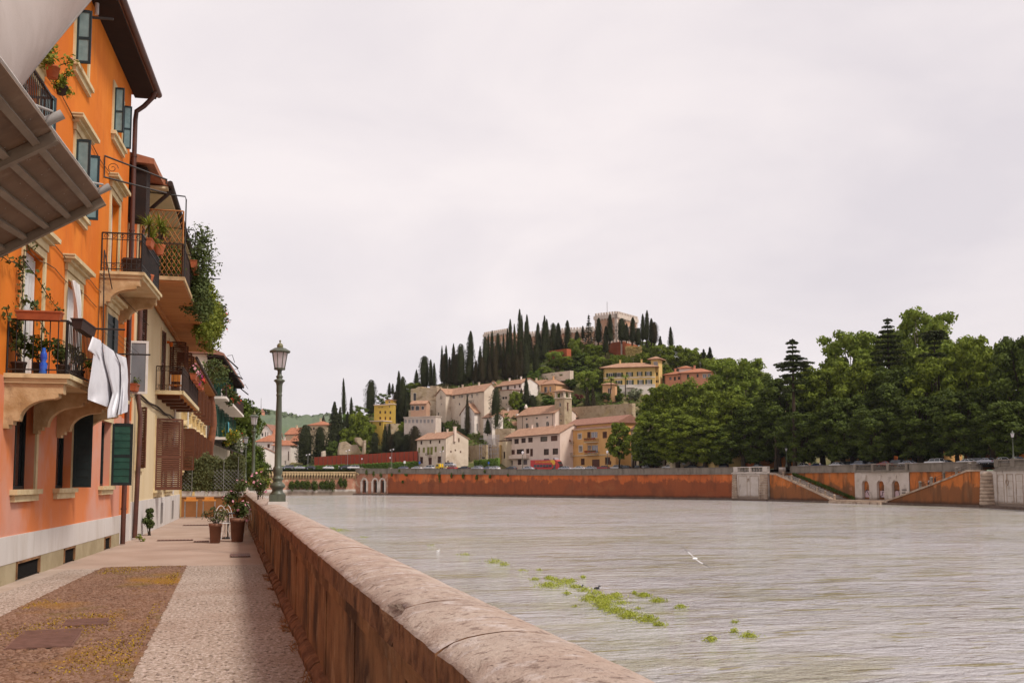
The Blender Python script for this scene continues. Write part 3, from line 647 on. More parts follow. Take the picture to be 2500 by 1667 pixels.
# ---------------------------------------------------------------- orange house
FO=Fr((-3.45,17.35),(-2.65,28.5))
def orange_house():
    fr=FO;r=thing('orange_house','tall orange and salmon riverside house with blue-grey shutters and iron balconies','house',fr.p(5,-4,0),world=True)
    U0,U1=-11.,10.35
    baysA,baysB,baysC=(.85,2.05),(3.85,5.05),(7.95,9.15)
    H=[];wins=[]
    for a,b in (baysB,baysC,(-.4,.8)):wins.append(dict(u0=a,u1=b,z0=10.0,z1=11.12,sh=((1,92,'panel',.22),(-1,97,'panel',.20)) if a>7 else ((1,92,'panel',.28),) ,cor=False,pane='glass_dark' if a>7 else 'glass_grey'))
    wins.append(dict(u0=4.15,u1=5.15,z0=7.14,z1=8.55,sh=((1,92,'panel',.28),(-1,97,'panel',.26)),cor=True,pane='glass_grey'))
    wins.append(dict(u0=8.0,u1=9.1,z0=6.45,z1=8.50,sh=(),cor=True,pane='glass_grey',door=1))
    wins.append(dict(u0=-.1,u1=1.3,z0=6.45,z1=8.5,sh=((-1,160,'panel',.5),),cor=True,pane='glass_dark',door=1))
    wins.append(dict(u0=.80,u1=2.05,z0=3.36,z1=5.62,sh=(),cor=True,pane='glass_dark',door=1,cur=(.35,1.)))
    wins.append(dict(u0=3.85,u1=5.15,z0=3.36,z1=5.62,sh=(),cor=True,pane='glass_grey',door=1,cur=(.3,1.)))
    wins.append(dict(u0=7.95,u1=9.15,z0=4.3,z1=5.62,sh=((1,2,'plank',.6),(-1,2,'plank',.6)),cor=True,pane='glass_dark'))
    wins.append(dict(u0=.70,u1=1.95,z0=1.50,z1=3.10,sh=(),cor=False,pane='glass_dark',g=1))
    wins.append(dict(u0=3.55,u1=4.80,z0=1.50,z1=3.10,sh=((-1,95,'wide',.36),),cor=False,pane='glass_dark',g=1))
    wins.append(dict(u0=7.80,u1=8.95,z0=1.52,z1=3.05,sh=((-1,92,'wide',.48),),cor=False,pane='glass_dark',g=1))
    holes=[(w_['u0'],w_['u1'],w_['z0'],w_['z1']) for w_ in wins]
    gr=[(.95,2.45,.02,.31),(4.3,5.25,.03,.31),(8.4,9.15,.03,.31)]
    mb=MB();wall_holes(mb,fr,U0,U1,.75,3.30,holes,.2);body_rest(mb,fr,U0,U1,.0,3.3,8)
    mb.build('lower_wall',MT['salmon_plaster'],r)
    mb=MB();wall_holes(mb,fr,U0,U1,3.30,12.05,holes,.2);body_rest(mb,fr,U0,U1,3.3,12.05,8)
    mb.build('upper_wall',MT['orange_plaster'],r)
    for a,b,c,d in ((U0,U1+.02,.30,.76),):
        mb=MB();u=U0
        while u<U1:
            w_=min(.42,U1+.02-u)
            for (x0,x1) in ([(u,u+w_-.004)]):mb.fb(fr,x0,x1,0.0,.035,.315,.755)
            u+=.42
        mb.build('plinth',MT['plinth_stone'],r)
    mb=MB();x=U0
    for g in gr+[(U1+.02,U1+.02,0,0)]:
        if g[0]>x:mb.fb(fr,x,g[0],0.0,.028,-.02,.313)
        x=g[1]
    mb.build('plinth_base',MT['plinth_base'],r)
    for g in gr:
        mb=MB();a,b,c,d=g;mb.fb(fr,a,b,.003,.012,c,d);mb2=MB()
        for t0,t1,z0,z1 in ((a,a+.03,c,d),(b-.06,b,c,d),(a,b,d-.035,d)):mb2.fb(fr,t0,t1,.012,.05,z0,z1)
        n=int((b-a)/.05)
        for i in range(n):uu=a+.03+(b-a-.09)*i/n;mb.fb(fr,uu,uu+.012,.012,.022,c,d-.035)
        v=mb.build('cellar_vent',MT['interior_dark'],r);mb2.build('frame',MT['wall_side'],v)
    for w_ in wins:
        g=w_.get('g');dr=w_.get('door')
        smat=('shutter_green','shutter_dark') if (g and w_['u0']>7) else (('shutter_dark','shutter_dark') if g or (w_['cor'] and w_['z0']==4.3) else None)
        window(fr,r,w_['u0'],w_['u1'],w_['z0'],w_['z1'],.2,.13,sill=not dr,cornice=w_['cor'],shut=w_['sh'],pane=w_['pane'],smat=smat,surl=not g,mull=1,bars=1 if not g else 0,
               frame='frame_white' if dr else ('shutter_blue_edge' if not g else 'shutter_dark'),curtain=w_.get('cur'))
    # open white casement leaves of the balcony doors
    for u,s,a in ():
        mb=MB();an=R(a);d=fr.d*s*math.cos(an)+fr.n*math.sin(an);q=Vector((0,0,1)).cross(d)*.03;o0=fr.p(u,-.12,3.42);Z=Vector((0,0,1));h=2.1
        for x0,x1,z0,z1 in ((0,.06,0,h),(.46,.52,0,h),(.06,.46,0,.5),(.06,.46,h-.07,h),(.06,.46,1.25,1.3)):mb.pb(o0+d*x0+Z*z0,d*(x1-x0),q,Z*(z1-z0),0)
        mb.pb(o0+d*.06+Z*.5+q*.4,d*.4,q*.2,Z*(h-.57),1);mb.build('door_leaf',[MT['frame_white'],MT['glass_grey']],r)
    # billowing curtain at middle door
    mb=MB();n=12;rows=10;vs=[]
    for j in range(rows+1):
        for i in range(n+1):
            z=5.55-2.0*j/rows;bl=math.sin(math.pi*j/rows)*.10+.06;u=3.62+.42*i/n+.02*math.sin(j*.8)-(.10 if i<3 else 0)*j/rows
            if i>6:u-=.22*(j/rows)*(i-6)/6
            vs.append(fr.p(u,.10+bl+.05*math.sin(i*1.7+j*.3),z))
    mb.add(vs,[(j*(n+1)+i,j*(n+1)+i+1,(j+1)*(n+1)+i+1,(j+1)*(n+1)+i) for j in range(rows) for i in range(n)],0,True);mb.build('curtain',MT['curtain_white'],r)
    # roof with dark timber eave
    mb=MB();eo=.56;zt=12.05
    mb.ext([fr.p(U0,eo,12.02),fr.p(U0,eo,12.16),fr.p(U0,-4,13.5),fr.p(U0,-8.4,12.1),fr.p(U0,-8.4,12.0),fr.p(U0,0,12.06)],fr.d*(10.9-U0))
    ro=mb.build('roof',MT['roof_red'],r)
    mb=MB();mb.fb(fr,U0,10.88,-.0,eo-.01,11.97,12.018)
    u=U0
    mb.build('soffit',MT['soffit_dark'],ro)
    mb=MB();mb.tube([fr.p(U0,eo+.05,12.11),fr.p(10.93,eo+.05,12.11)],.085,10);mb.build('gutter',MT['gutter_brown'],ro)
    mb=MB();mb.tube([fr.p(10.45,eo+.02,12.05),fr.p(10.5,eo-.06,11.86),fr.p(10.5,.3,11.62),fr.p(10.46,.12,11.45),fr.p(10.44,.10,11.2),fr.p(10.44,.10,5.0),fr.p(10.40,.12,3.2),fr.p(10.44,.10,.02)],.062,8)
    for z in (10.2,8.2,6.2,4.4,2.5,.9):mb.lathe([(.075,z),(.075,z+.04)],fr.p(10.44,.10,0),8)
    mb.build('downpipe',MT['gutter_brown'],r)
    mb=MB();mb.tube([fr.p(5.35,.09,12.0),fr.p(5.35,.09,11.72)],.045,8);mb.build('vent_pipe',MT['planter_white'],r)
    # cables and small pipes
    mb=MB();rs=random.Random(2)
    for z in (5.98,8.9,5.55):
        pts=[fr.p(-.5+i*.55,.03,z+.04*math.sin(i*1.3)+rs.uniform(-.015,.015)) for i in range(19 if z != 5.55 else 14)];mb.tube(pts,.011,4)
    mb.tube([fr.p(6.9,.03,6.3),fr.p(6.9,.03,3.6),fr.p(6.95,.04,3.55)],.014,5);mb.tube([fr.p(7.35,.04,6.2),fr.p(7.35,.04,3.3)],.010,4);mb.tube([fr.p(7.2,.04,6.2),fr.p(7.2,.04,3.3)],.008,4)
    mb.tube([fr.p(5.35,.03,2.62),fr.p(5.9,.05,2.62),fr.p(6.5,.03,2.66),fr.p(6.5,.03,3.3)],.014,5)
    mb.build('cable',MT['wall_side'],r)
    # first-floor balcony
    def balcony(u0,u1,off,z,rh,br,bh,scr,step):
        mb=MB();mb.fb(fr,u0-.04,u1+.04,0,off+.05,z-.07,z);mb.fb(fr,u0,u1,0,off,z-.15,z-.072);b=mb.build('balcony',MT['trim_stone'],r)
        m2=MB();[bracket(m2,fr,u,.2,off-.06,z-.152,bh) for u in br];m2.build('bracket',MT['bracket_stone'],b) if False else None
        for u in br:m3=MB();bracket(m3,fr,u,.2,off-.06,z-.152,bh);m3.build('bracket',MT['bracket_stone'],b)
        m4=MB();railing(m4,fr,u0+.05,u1-.05,off-.04,z,rh,step,scr);m4.build('railing',MT['iron_black'],b)
    balcony(-.02,5.45,.93,3.34,.88,(.12,1.9,3.6,5.2),.72,False,.11)
    balcony(7.02,9.85,.93,6.43,.92,(7.15,9.68),.66,True,.10)
    balcony(-4.4,-1.35,.93,6.43,.92,(-4.2,-1.5),.5,False,.09)
    # iron clothes-line brackets
    for (u,z,o0,o1) in ((1.3,10.95,0,.55),):
        pass
    mb=MB();mb.pb(fr.p(4.35,0,11.18),fr.n*.62,(0,0,.05),fr.d*.03);mb.build('clothes_rail',MT['iron_black'],r)
    mb=MB()
    for (z,zz) in ((9.12,8.78),(8.62,8.45)):mb.tube([fr.p(7.0,.02,z),fr.p(7.0+.5,1.35,zz)],.022,5)
    mb.tube([fr.p(7.0,.03,9.1),fr.p(7.0,.03,8.6)],.015,5);scroll(mb,fr.p(7.05,.2,8.85),fr.n,(0,0,1),.13)
    mb.tube([fr.p(7.5,1.33,8.8),fr.p(7.5,1.33,8.68)],.02,4);mb.build('clothes_rail',MT['iron_black'],r)
    mb=MB();mb.tube([fr.p(2.9,.9,4.2),fr.p(2.85,.88,6.0),fr.p(6.9,.3,6.0)],.012,4);mb.tube([fr.p(6.9,.03,6.35),fr.p(8.3,.9,5.4)],.008,4);mb.build('cable',MT['iron_brown'],r)
    return r
orange_house()
def narrow_house():
    fr=Fr(tuple(FO.p(10.52,-.10,0))[:2],tuple(FO.p(12.7,-.10,0))[:2]);r=thing('narrow_house','narrow terracotta house slice squeezed between the orange and the cream house','house',fr.p(1,-3,0),world=True)
    holes=[(.5,1.3,4.0,5.4),(.5,1.3,6.6,8.5)]
    mb=MB();wall_holes(mb,fr,0,2.2,3.3,10.1,holes,.2);body_rest(mb,fr,0,2.2,3.3,10.1,7);mb.build('upper_wall',MT['terracotta_plaster'],r)
    mb=MB();wall_holes(mb,fr,0,2.2,.72,3.3,[],.2);body_rest(mb,fr,0,2.2,0,3.3,7);mb.build('lower_wall',MT['salmon_plaster'],r)
    mb=MB();mb.fb(fr,0,2.2,0,.035,-.02,.74);mb.build('plinth',MT['plinth_stone'],r)
    window(fr,r,.5,1.3,4.0,5.4,.2,.05,sill=True,pane='glass_grey')
    window(fr,r,.5,1.3,6.6,8.5,.2,.05,sill=False,pane='glass_dark')
    mb=MB();mb.ext([fr.p(-.05,.7,10.05),fr.p(-.05,.7,10.2),fr.p(-.05,-7,12),fr.p(-.05,-7,11.8),fr.p(-.05,0,10.1)],fr.d*2.3);mb.build('roof',MT['roof_red'],r)
    mb=MB();mb.fb(fr,.1,.75,.02,.5,8.6,10.0);mb.build('dark_screen',MT['soffit_dark'],r)
    # white casement standing open above the window box
    mb=MB();an=R(88);u=1.1
    for z0,z1,a,b in ((0,1.45,0,.06),(0,1.45,.44,.5),(0,.06,.06,.44),(1.39,1.45,.06,.44)):mb.fb(fr,u,u+.04,.02+a,.02+b,4.0+z0,4.0+z1,0)
    mb.fb(fr,u+.015,u+.025,.08,.46,4.06,5.39,1);mb.build('window_leaf',[MT['frame_white'],MT['glass_grey']],r)
    mb=MB();mb.tube([fr.p(2.28,.10,10.0),fr.p(2.28,.10,4.0),fr.p(2.22,.2,3.4),fr.p(2.22,.13,.05)],.065,8);mb.build('downpipe',MT['gutter_brown'],r)
narrow_house()
# ---------------------------------------------------------------- cream house
FC=Fr((-2.60,30.5),(-2.05,47.5))
def cream_house():
    fr=FC;r=thing('cream_house','pale cream house with brown louvred shutters and two timber-floored balconies','house',fr.p(7,-4,0),world=True)
    U0,U1=-.75,15.9
    W=[(.15,1.05,2.0,3.75,'l','g'),(5.3,7.3,1.32,3.75,'l','g'),(9.2,11.2,1.32,3.8,'l','g'),(.55,1.5,5.25,6.85,'l','w'),(6.3,7.5,4.7,6.9,'l','d'),(9.3,10.5,4.7,6.9,'l','d'),(12.6,13.8,4.7,6.9,'l','d'),(1.5,2.6,7.5,9.4,'l','d'),(6,7.2,7.5,9.4,'l','d'),(10.5,11.7,7.5,9.4,'l','d')]
    holes=[w_[:4] for w_ in W]
    mb=MB();wall_holes(mb,fr,U0,U1,1.05,10.1,holes,.16);body_rest(mb,fr,U0,U1,0,10.1,8);mb.build('wall',MT['cream_plaster'],r)
    mb=MB();mb.fb(fr,U0,U1,0,.03,-.02,1.05);mb.build('plinth',MT['plinth_stone'],r)
    mb=MB();mb.tube([fr.p(U0+i*.8,.035,4.12+.03*math.sin(i)) for i in range(20)],.03,5);mb.tube([fr.p(U0+i*.8,.05,4.03+.02*math.sin(i*1.7)) for i in range(20)],.018,4);mb.build('cable',MT['iron_brown'],r)
    for i,(a,b,c,d,k,g) in enumerate(W):
        ang={0:(100,105),1:(90,95),2:(95,100),3:(92,4),4:(6,95),5:(90,95),6:(90,95)}.get(i,(90,95));wd=(b-a)/2
        sh=[(1,ang[0],'louvre',wd),(-1,ang[1],'louvre',wd)]
        if i==0:sh=[(1,140,'louvre',.4),(-1,172,'louvre',.42)]
        if i==1:sh=[(1,62,'louvre',.95),(-1,92,'louvre',.62)]
        if i==2:sh=[(1,175,'louvre',.6),(-1,175,'louvre',.6)]
        if i==3:sh=[(1,4,'louvre',.48),(-1,4,'louvre',.48)]
        if i==4:sh=[(1,5,'louvre',.6),(-1,5,'louvre',.6)]
        window(fr,r,a,b,c,d,.16,.09,sill=(g != 'd'),shut=sh,pane='interior_dark',frame='shutter_brown',smat=('shutter_brown','shutter_brown'),trim='cream_plaster' if g=='d' else 'trim_stone')
    mb=MB()
    for u in (7.5,12.0):mb=MB();mb.fb(fr,u,u+.8,.028,.04,.12,.85);mb.build('service_hatch',MT['grey_metal'],r)
    # eave, gutter and soffit
    mb=MB();mb.ext([fr.p(U0-.1,.78,10.02),fr.p(U0-.1,.78,10.15),fr.p(U0-.1,-4,12.0),fr.p(U0-.1,-8.4,10.2),fr.p(U0-.1,-8.4,10.0),fr.p(U0-.1,0,10.11)],fr.d*(U1-U0+.2));ro=mb.build('roof',MT['roof_red'],r)
    mb=MB();mb.fb(fr,U0-.08,U1+.08,0,.77,9.94,10.01);mb.build('soffit',MT['cream_plaster'],ro)
    mb=MB();mb.tube([fr.p(U0-.15,.84,10.08),fr.p(U1+.1,.84,10.08)],.08,8);mb.build('gutter',MT['iron_brown'],ro)
    mb=MB();mb.tube([fr.p(-.5,.82,10.0),fr.p(-.48,.72,9.85),fr.p(-.4,.2,9.35),fr.p(-.35,.08,9.1),fr.p(-.35,.08,7.3)],.06,8);mb.build('downpipe',MT['iron_brown'],r)
    # big upper balcony, timber underside
    mb=MB();z=7.30;n=22;
    for i in range(n):u=-.6+16.2*i/n;mb.fb(fr,u+.006,u+16.2/n-.006,.0,1.24,z,z+.05)
    mb.fb(fr,-.6,15.6,.1,.2,z-.10,z-.002);b=mb.build('balcony',MT['wood_soffit'],r)
    mb=MB();mb.fb(fr,-.62,15.62,0,1.28,z+.051,z+.16);mb.build('slab_edge',MT['bracket_stone'],b)
    mb=MB();railing(mb,fr,-.55,15.55,1.2,z+.16,.98,.14,False);mb.build('railing',MT['iron_brown'],b)
    # trellis screen and awning frame at near end
    mb=MB();
    for k in range(-8,14):
        for s in (1,-1):
            a0=Vector((.05+k*.13,z+.2));L_=1.9;x0,z0=a0;x1,z1=x0+s*L_*.62,z0+L_
            pts=[(x0+(x1-x0)*t,z0+(z1-z0)*t) for t in (i/24 for i in range(25)) if .05<=x0+(x1-x0)*t<=1.18]
            if len(pts)>1:mb.tube([fr.p(-.5+(.012 if s>0 else 0),pts[0][0],pts[0][1]),fr.p(-.5+(.012 if s>0 else 0),pts[-1][0],pts[-1][1])],.011,4,cap=False)
    for x in (.04,1.19):mb.tube([fr.p(-.5,x,z+.16),fr.p(-.5,x,z+2.1)],.025,4)
    mb.tube([fr.p(-.5,.04,z+2.1),fr.p(-.5,1.19,z+2.1)],.022,4);mb.build('trellis',MT['wood_soffit'],b)
    mb=MB();
    for u in (-.45,3.6,7.6,11.6,15.4):mb=MB();mb.tube([fr.p(u,.02,z+2.62),fr.p(u,1.22,z+2.55),fr.p(u,1.25,z+2.45),fr.p(u,1.25,z+.2)],.02,5);mb.build('awning_frame',MT['iron_black'],b)
    for u in (2.2,5.2,8.6,11.0):mb=MB();mb.tube([fr.p(u,1.22,z+1.25),fr.p(u,2.0,z+1.28)],.016,5);mb.build('clothes_rod',MT['iron_black'],b)
    mb=MB();mb.tube([fr.p(13.6,1.22,z+.5),fr.p(13.9,1.6,z+1.2),fr.p(14,2.1,z+1.22)],.016,5);mb.build('clothes_rod',MT['iron_black'],b)
    # brown lower balcony
    z=4.65;mb=MB();mb.fb(fr,4.9,13.2,0,.9,z-.09,z);b=mb.build('balcony',MT['wood_orange'],r)
    mb=MB();mb.fb(fr,4.88,13.22,.86,.915,z-.12,z+.01);mb.fb(fr,4.88,4.93,0,.9,z-.12,z+.01);mb.build('slab_edge',MT['trim_stone'],b)
    mb=MB()
    for u in (5.6,7.2,8.8,10.4,12.0):mb=MB();mb.fb(fr,u,u+.5,.0,.72,z-.22,z-.092);mb.build('joist',MT['shutter_brown'],b)
    mb=MB();railing(mb,fr,4.95,13.15,.85,z,.84,.12,True,t=.009);mb.build('railing',MT['iron_brown'],b)
    mb=MB();mb.tube([fr.p(11.6,.09,4.5),fr.p(11.6,.09,1.1)],.04,6);mb.build('downpipe',MT['plinth_stone'],r)
    mb=MB();mb.lathe([(.05,0),(.07,.12),(.05,.16)],fr.p(8.5,.15,6.6),8);mb.fb(fr,8.42,8.58,0,.1,6.72,6.8);mb.build('wall_lamp',MT['terracotta_plaster'],r)
cream_house()
# ---------------------------------------------------------------- houses three and four
def yellow_house():
    fr=Fr(tuple(FC.p(15.95,-.02,0))[:2],tuple(FC.p(35.5,-.02,0))[:2]);r=thing('yellow_house','low yellow house with ornate window heads and tall brown shutters behind the hedge terrace','house',fr.p(9,-4,0),world=True)
    Wn=[(1.2+i*3.1,2.2+i*3.1,2.1,4.0) for i in range(6)]+[(1.2+i*3.1,2.2+i*3.1,5.0,6.3) for i in range(6)]
    mb=MB();wall_holes(mb,fr,0,19.4,0,7.1,Wn,.15);body_rest(mb,fr,0,19.4,0,7.1,8);mb.build('wall',MT['yellow_plaster'],r)
    for i,(a,b,c,d) in enumerate(Wn):
        wo=window(fr,r,a,b,c,d,.15,.1,sill=True,shut=[(1,95,'louvre',.5),(-1,92,'louvre',.5)],pane='interior_dark',frame='shutter_brown',smat=('shutter_brown','shutter_brown'))
        if i<6:
            m=MB();m.ext([fr.p(a-.2,0,d+.12),fr.p(b+.2,0,d+.12),fr.p(b+.2,0,d+.2),fr.p((a+b)/2+.2,0,d+.38),fr.p((a+b)/2,0,d+.42),fr.p((a+b)/2-.2,0,d+.38),fr.p(a-.2,0,d+.2)],fr.n*.16);m.build('window_head',MT['trim_stone'],wo)
    mb=MB();mb.ext([fr.p(-.0,.55,7.02),fr.p(0,.55,7.12),fr.p(0,-4,8.6),fr.p(0,-8.3,7.1),fr.p(0,0,7.11)],fr.d*19.4);ro=mb.build('roof',MT['roof_red'],r)
    mb=MB();mb.fb(fr,0,19.4,0,.54,6.93,7.01);mb.build('soffit',MT['wood_soffit'],ro)
    mb=MB();mb.tube([fr.p(0,.6,7.08),fr.p(19.4,.6,7.08)],.07,8);mb.build('gutter',MT['iron_brown'],ro)
    mb=MB();mb.tube([fr.p(3.0+.0,.08,6.9),fr.p(3.0,.08,1)],.045,6);mb.build('downpipe',MT['plinth_stone'],r)
yellow_house()
F4=Fr((-1.50,66.6),(.05,88.6))
def end_house():
    fr=F4;r=thing('end_house','last pale house of the row with green shutters, plant-filled balconies and a deep dark eave','house',fr.p(11,-4,0),world=True)
    U1=21.5;Wn=[(1+i*4.2,2.3+i*4.2,z,z+2.0) for i in range(5) for z in (.9,4.55,7.2)]
    mb=MB();wall_holes(mb,fr,0,U1,0,9.7,Wn,.15);body_rest(mb,fr,0,U1,0,9.7,9);mb.build('wall',MT['pale_plaster'],r)
    for a,b,c,d in Wn:window(fr,r,a,b,c,d,.15,.08,sill=False,shut=[(1,92,'louvre',.6),(-1,95,'louvre',.6)],pane='interior_dark',frame='shutter_green',smat=('shutter_green','shutter_green'))
    mb=MB();mb.ext([fr.p(-.3,1.05,9.6),fr.p(-.3,1.05,9.75),fr.p(-.3,-4,11.8),fr.p(-.3,-9.3,9.7),fr.p(-.3,0,9.72)],fr.d*(U1+.8));ro=mb.build('roof',MT['roof_dull'],r)
    mb=MB();mb.fb(fr,-.3,U1+.5,0,1.04,9.5,9.59);
    for i in range(26):mb.fb(fr,i*.83,i*.83+.12,0,.95,9.36,9.499)
    mb.build('soffit',MT['soffit_dark'],ro)
    for u,h in ((4.5,1.5),(15,1.6)):
        mb=MB();mb.fb(fr,u,u+.6,-1.2,-.7,10.0,10.6+h*.6);mb.fb(fr,u-.08,u+.68,-1.28,-.62,10.6+h*.6,10.7+h*.6);mb.build('chimney',MT['grey_metal'],ro)
    for k,z in enumerate((4.45,7.1)):
        mb=MB();mb.fb(fr,1.0,U1-1,0,1.15,z-.16,z);b=mb.build('balcony',MT['wall_white'],r)
        mb=MB();railing(mb,fr,1.05,U1-1.05,1.1,z,.95,.16,False,t=.012);mb.build('railing',MT['shutter_green'] if k==0 else MT['iron_brown'],b)
    mb=MB();mb.pb(fr.p(.8,0,4.15),fr.n*1.5+Vector((0,0,-.5)),fr.d*18,(0,0,.04));mb.build('awning',MT['iron_black'],r)
    mb=MB();mb.tube([fr.p(U1-.3,.2,9.5),fr.p(U1-.3,.2,1)],.07,6);mb.tube([fr.p(.3,.12,9.5),fr.p(.3,.12,1)],.06,6);mb.build('downpipe',MT['gutter_brown'],r)
    mb=MB()
    for (x0,y0,x1,y1,D) in ((541,862,581,899,66),(555,904,592,925,73),(566,916,590,936,78),(580,942,606,963,84)):
        mb=MB();mb.tube([P(x0,y0,D),P(x1,y1,D-1)],.05,5)
        a=P((x0+x1)/2+12,(y0+y1)/2-4,D);mb.tube([P((x0+x1)/2-6,(y0+y1)/2-12,D),P((x0+x1)/2+6,(y0+y1)/2-14,D),P((x0+x1)/2+12,y1-14,D)],.02,4);mb.build('clothes_rail',MT['iron_black'],r)
    mb=MB();mb.fb(fr,2.6,3.6,.2,.5,4.5,5.2);mb.fb(fr,5,5.8,.5,.8,7.12,7.9);mb.build('air_conditioner',MT['planter_white'],r)
end_house()
# white chimney house behind
def back_house():
    fr=Fr((-5.2,56),(-4.6,64));r=thing('white_house','white gabled house wall glimpsed above the yellow house roof','house',fr.p(4,-3,0),world=True)
    mb=MB();body_rest(mb,fr,0,8,0,10.5,5);mb.fb(fr,0,8,-.2,0,0,10.5);mb.build('wall',MT['wall_white'],r)
    mb=MB();mb.ext([fr.p(-.3,.5,10.4),fr.p(-.3,-2.5,11.8),fr.p(-.3,-5.5,10.4)],fr.d*8.6);mb.build('roof',MT['roof_red'],r)
back_house()
# ---------------------------------------------------------------- metal canopy and fabric awning overhead
def canopy():
    A=Vector((-.85,7.03,3.517));B=Vector((-.85,3.99,3.195));e=(B-A)
    x,y,u,h=ray(0,607);t=7.03/y;C=Vector((x*t,7.03,EYE+u*t));s=(C-A)
    r=thing('metal_canopy','perforated brown metal canopy underside with ribs above the promenade','canopy',(A.x+s.x,5.5,0),world=True)
    B2=A+e*2.0;s2=s*1.9;up=e.cross(s).normalized();up=up if up.z>0 else -up
    mb=MB();mb.pb(A,e*2.0,s2,up*.03);mb.build('sheet',MT['canopy_metal'],r)
    mb=MB();dn=-up
    for f in (0,.285,.57,.86,1.16,1.45,1.75):
        a=A+e*f if False else A+s2*0
    n=9
    for i in range(n):
        q=(i+.5)/n;a=A+s2*q;mb.pb(a+dn*.001,e*2.0,s.normalized()*.035,dn*.03)
    for f in (.34,.36):pass
    for f in (.0,.62,1.25,1.9):
        a=A+e*f;mb.pb(a+dn*.002,e.normalized()*.06,s2,dn*.05)
    mb.build('rib',MT['canopy_rib'],r)
    mb=MB();mb.pb(A+up*.031-s.normalized()*.01,e*2.0,s.normalized()*.02,up*.012);mb.build('edge_trim',MT['frame_white'],r)
    rs=random.Random(5);mb=MB()
    for i in range(900):
        a=A+e*rs.uniform(.02,1.8)+s2*rs.uniform(.02,.98)+dn*.0015
        if int(a.y*9) % 3:continue
        mb.pb(a,e.normalized()*.006,s.normalized()*.006,dn*.001)
    mb.build('perforation',MT['awning_fabric'],r)
    mb=MB()
    for f in (.03,.66):mb=MB();a=A+e*f+up*.03;mb.tube([a+s.normalized()*.05,a-s.normalized()*.085],.024,10,sm=True);mb.tube([a+e.normalized()*.25+up*.02,a-s.normalized()*.05+up*.03],.007,6);mb.build('arm_end',MT['canopy_steel'],r)
    mb=MB();po=A+s2*.98+e*1.0;mb.tube([po,Vector((po.x,po.y,0))],.04,8);mb.build('post',MT['canopy_rib'],r)
    # fabric: a taut sheet rising from the canopy edge
    poly=[(225,-3,6.6),(185,45,6.45),(135,105,6.2),(95,155,6.0),(50,213,5.85)]
    inner=[(-150,-260,4.6),(-120,-180,4.5),(-90,-90,4.3),(-70,0,4.2),(-50,90,4.1)]
    nn=14;vs=[];m_=len(poly)
    for i in range(m_):
        a=P(*poly[i]);b=P(*inner[i])
        for j in range(nn+1):
            f=j/nn;p=a.lerp(b,f);p=p+Vector((0,0,-.10*math.sin(math.pi*f)+.012*math.sin(f*23+i)));vs.append(p)
    mb=MB();mb.add(vs,[(i*(nn+1)+j,i*(nn+1)+j+1,(i+1)*(nn+1)+j+1,(i+1)*(nn+1)+j) for i in range(m_-1) for j in range(nn)],0,True)
    edge=[P(*p) for p in poly];mb.tube([v+Vector((-.02,0,0)) for v in edge],.022,8)
    o=mb.build('fabric_awning',MT['awning_fabric']);rebase(o);tag(o,'pale beige fabric awning stretched above the metal canopy','awning')
canopy()
# ---------------------------------------------------------------- laundry
def laundry():
    fr=FO;S=2.8
    def c(x,y,o):return fr.p(*(lambda uz:(uz[0],o,uz[1]))(fr.uz(x/S,y/S+540,o)))
    def garment(name,L_,R_,o,lab,seed,cols=22,rows=34,amp=.035):
        rs=random.Random(seed);ph=[rs.uniform(0,6) for _ in range(4)];vs=[]
        def interp(pts,t):
            f=t*(len(pts)-1);i=min(int(f),len(pts)-2);q=f-i;return (pts[i][0]+(pts[i+1][0]-pts[i][0])*q,pts[i][1]+(pts[i+1][1]-pts[i][1])*q)
        for layer in (0,1):
            for j in range(rows+1):
                t=j/rows;a=interp(L_,t);b=interp(R_,t)
                for i in range(cols+1):
                    s=i/cols;x=a[0]+(b[0]-a[0])*s;y=a[1]+(b[1]-a[1])*s
                    d=.42*amp*(math.sin(s*9+t*2.2+ph[0])+.7*math.sin(s*17-t*3+ph[1])*t+.5*math.sin(t*13+s*5+ph[2]))*(.35+.65*t)+.03*math.sin(math.pi*s)
                    vs.append(c(x,y,o+d*1-(.03+.05*math.sin(math.pi*s) if layer else 0)))
        n1=(rows+1)*(cols+1);fs=[]
        for j in range(rows):
            for i in range(cols):
                q=j*(cols+1)+i;fs.append((q,q+cols+1,q+cols+2,q+1));fs.append((q+n1,q+n1+1,q+n1+cols+2,q+n1+cols+1))
        mb=MB();mb.add(vs,fs,0,True);ob=mb.build(name,MT['cloth_white']);rebase(ob);tag(ob,lab,'laundry','white washing hung from the balcony')
    garment('white_shirt',[(632,788),(600,880),(640,905),(618,1060),(602,1150),(600,1218)],[(690,815),(700,860),(722,985),(775,1120),(770,1210),(758,1278)],1.16,'nearest white shirt hanging from the first balcony, its sleeve at the left',1)
    garment('white_shirt',[(700,832),(716,960),(745,1080),(770,1180),(735,1290),(735,1345)],[(775,885),(815,960),(832,1080),(835,1170),(815,1280),(800,1335)],1.22,'middle white shirt hanging lowest from the clothes rail',2)
    garment('white_shirt',[(790,900),(825,980),(830,1080),(825,1180),(815,1260),(805,1325)],[(862,932),(872,1010),(876,1090),(872,1160),(876,1230),(872,1302)],1.27,'farthest narrow white shirt on the clothes rail, at the right',3)
    mb=MB();a=fr.p(1.0,.9,4.2);
    for (u,z) in ((1.35,4.28),(4.3,4.2)):mb.tube([fr.p(u,.85,z),fr.p(u,1.55,z)],.018,5)
    for o in (1.15,1.25,1.35):mb.tube([fr.p(1.35,o,4.28),fr.p(4.3,o,4.2)],.005,4)
    ob=mb.build('clothes_line',MT['iron_black']);rebase(ob);tag(ob,'iron clothes line with two rods fixed outside the first balcony','clothes line')
laundry()
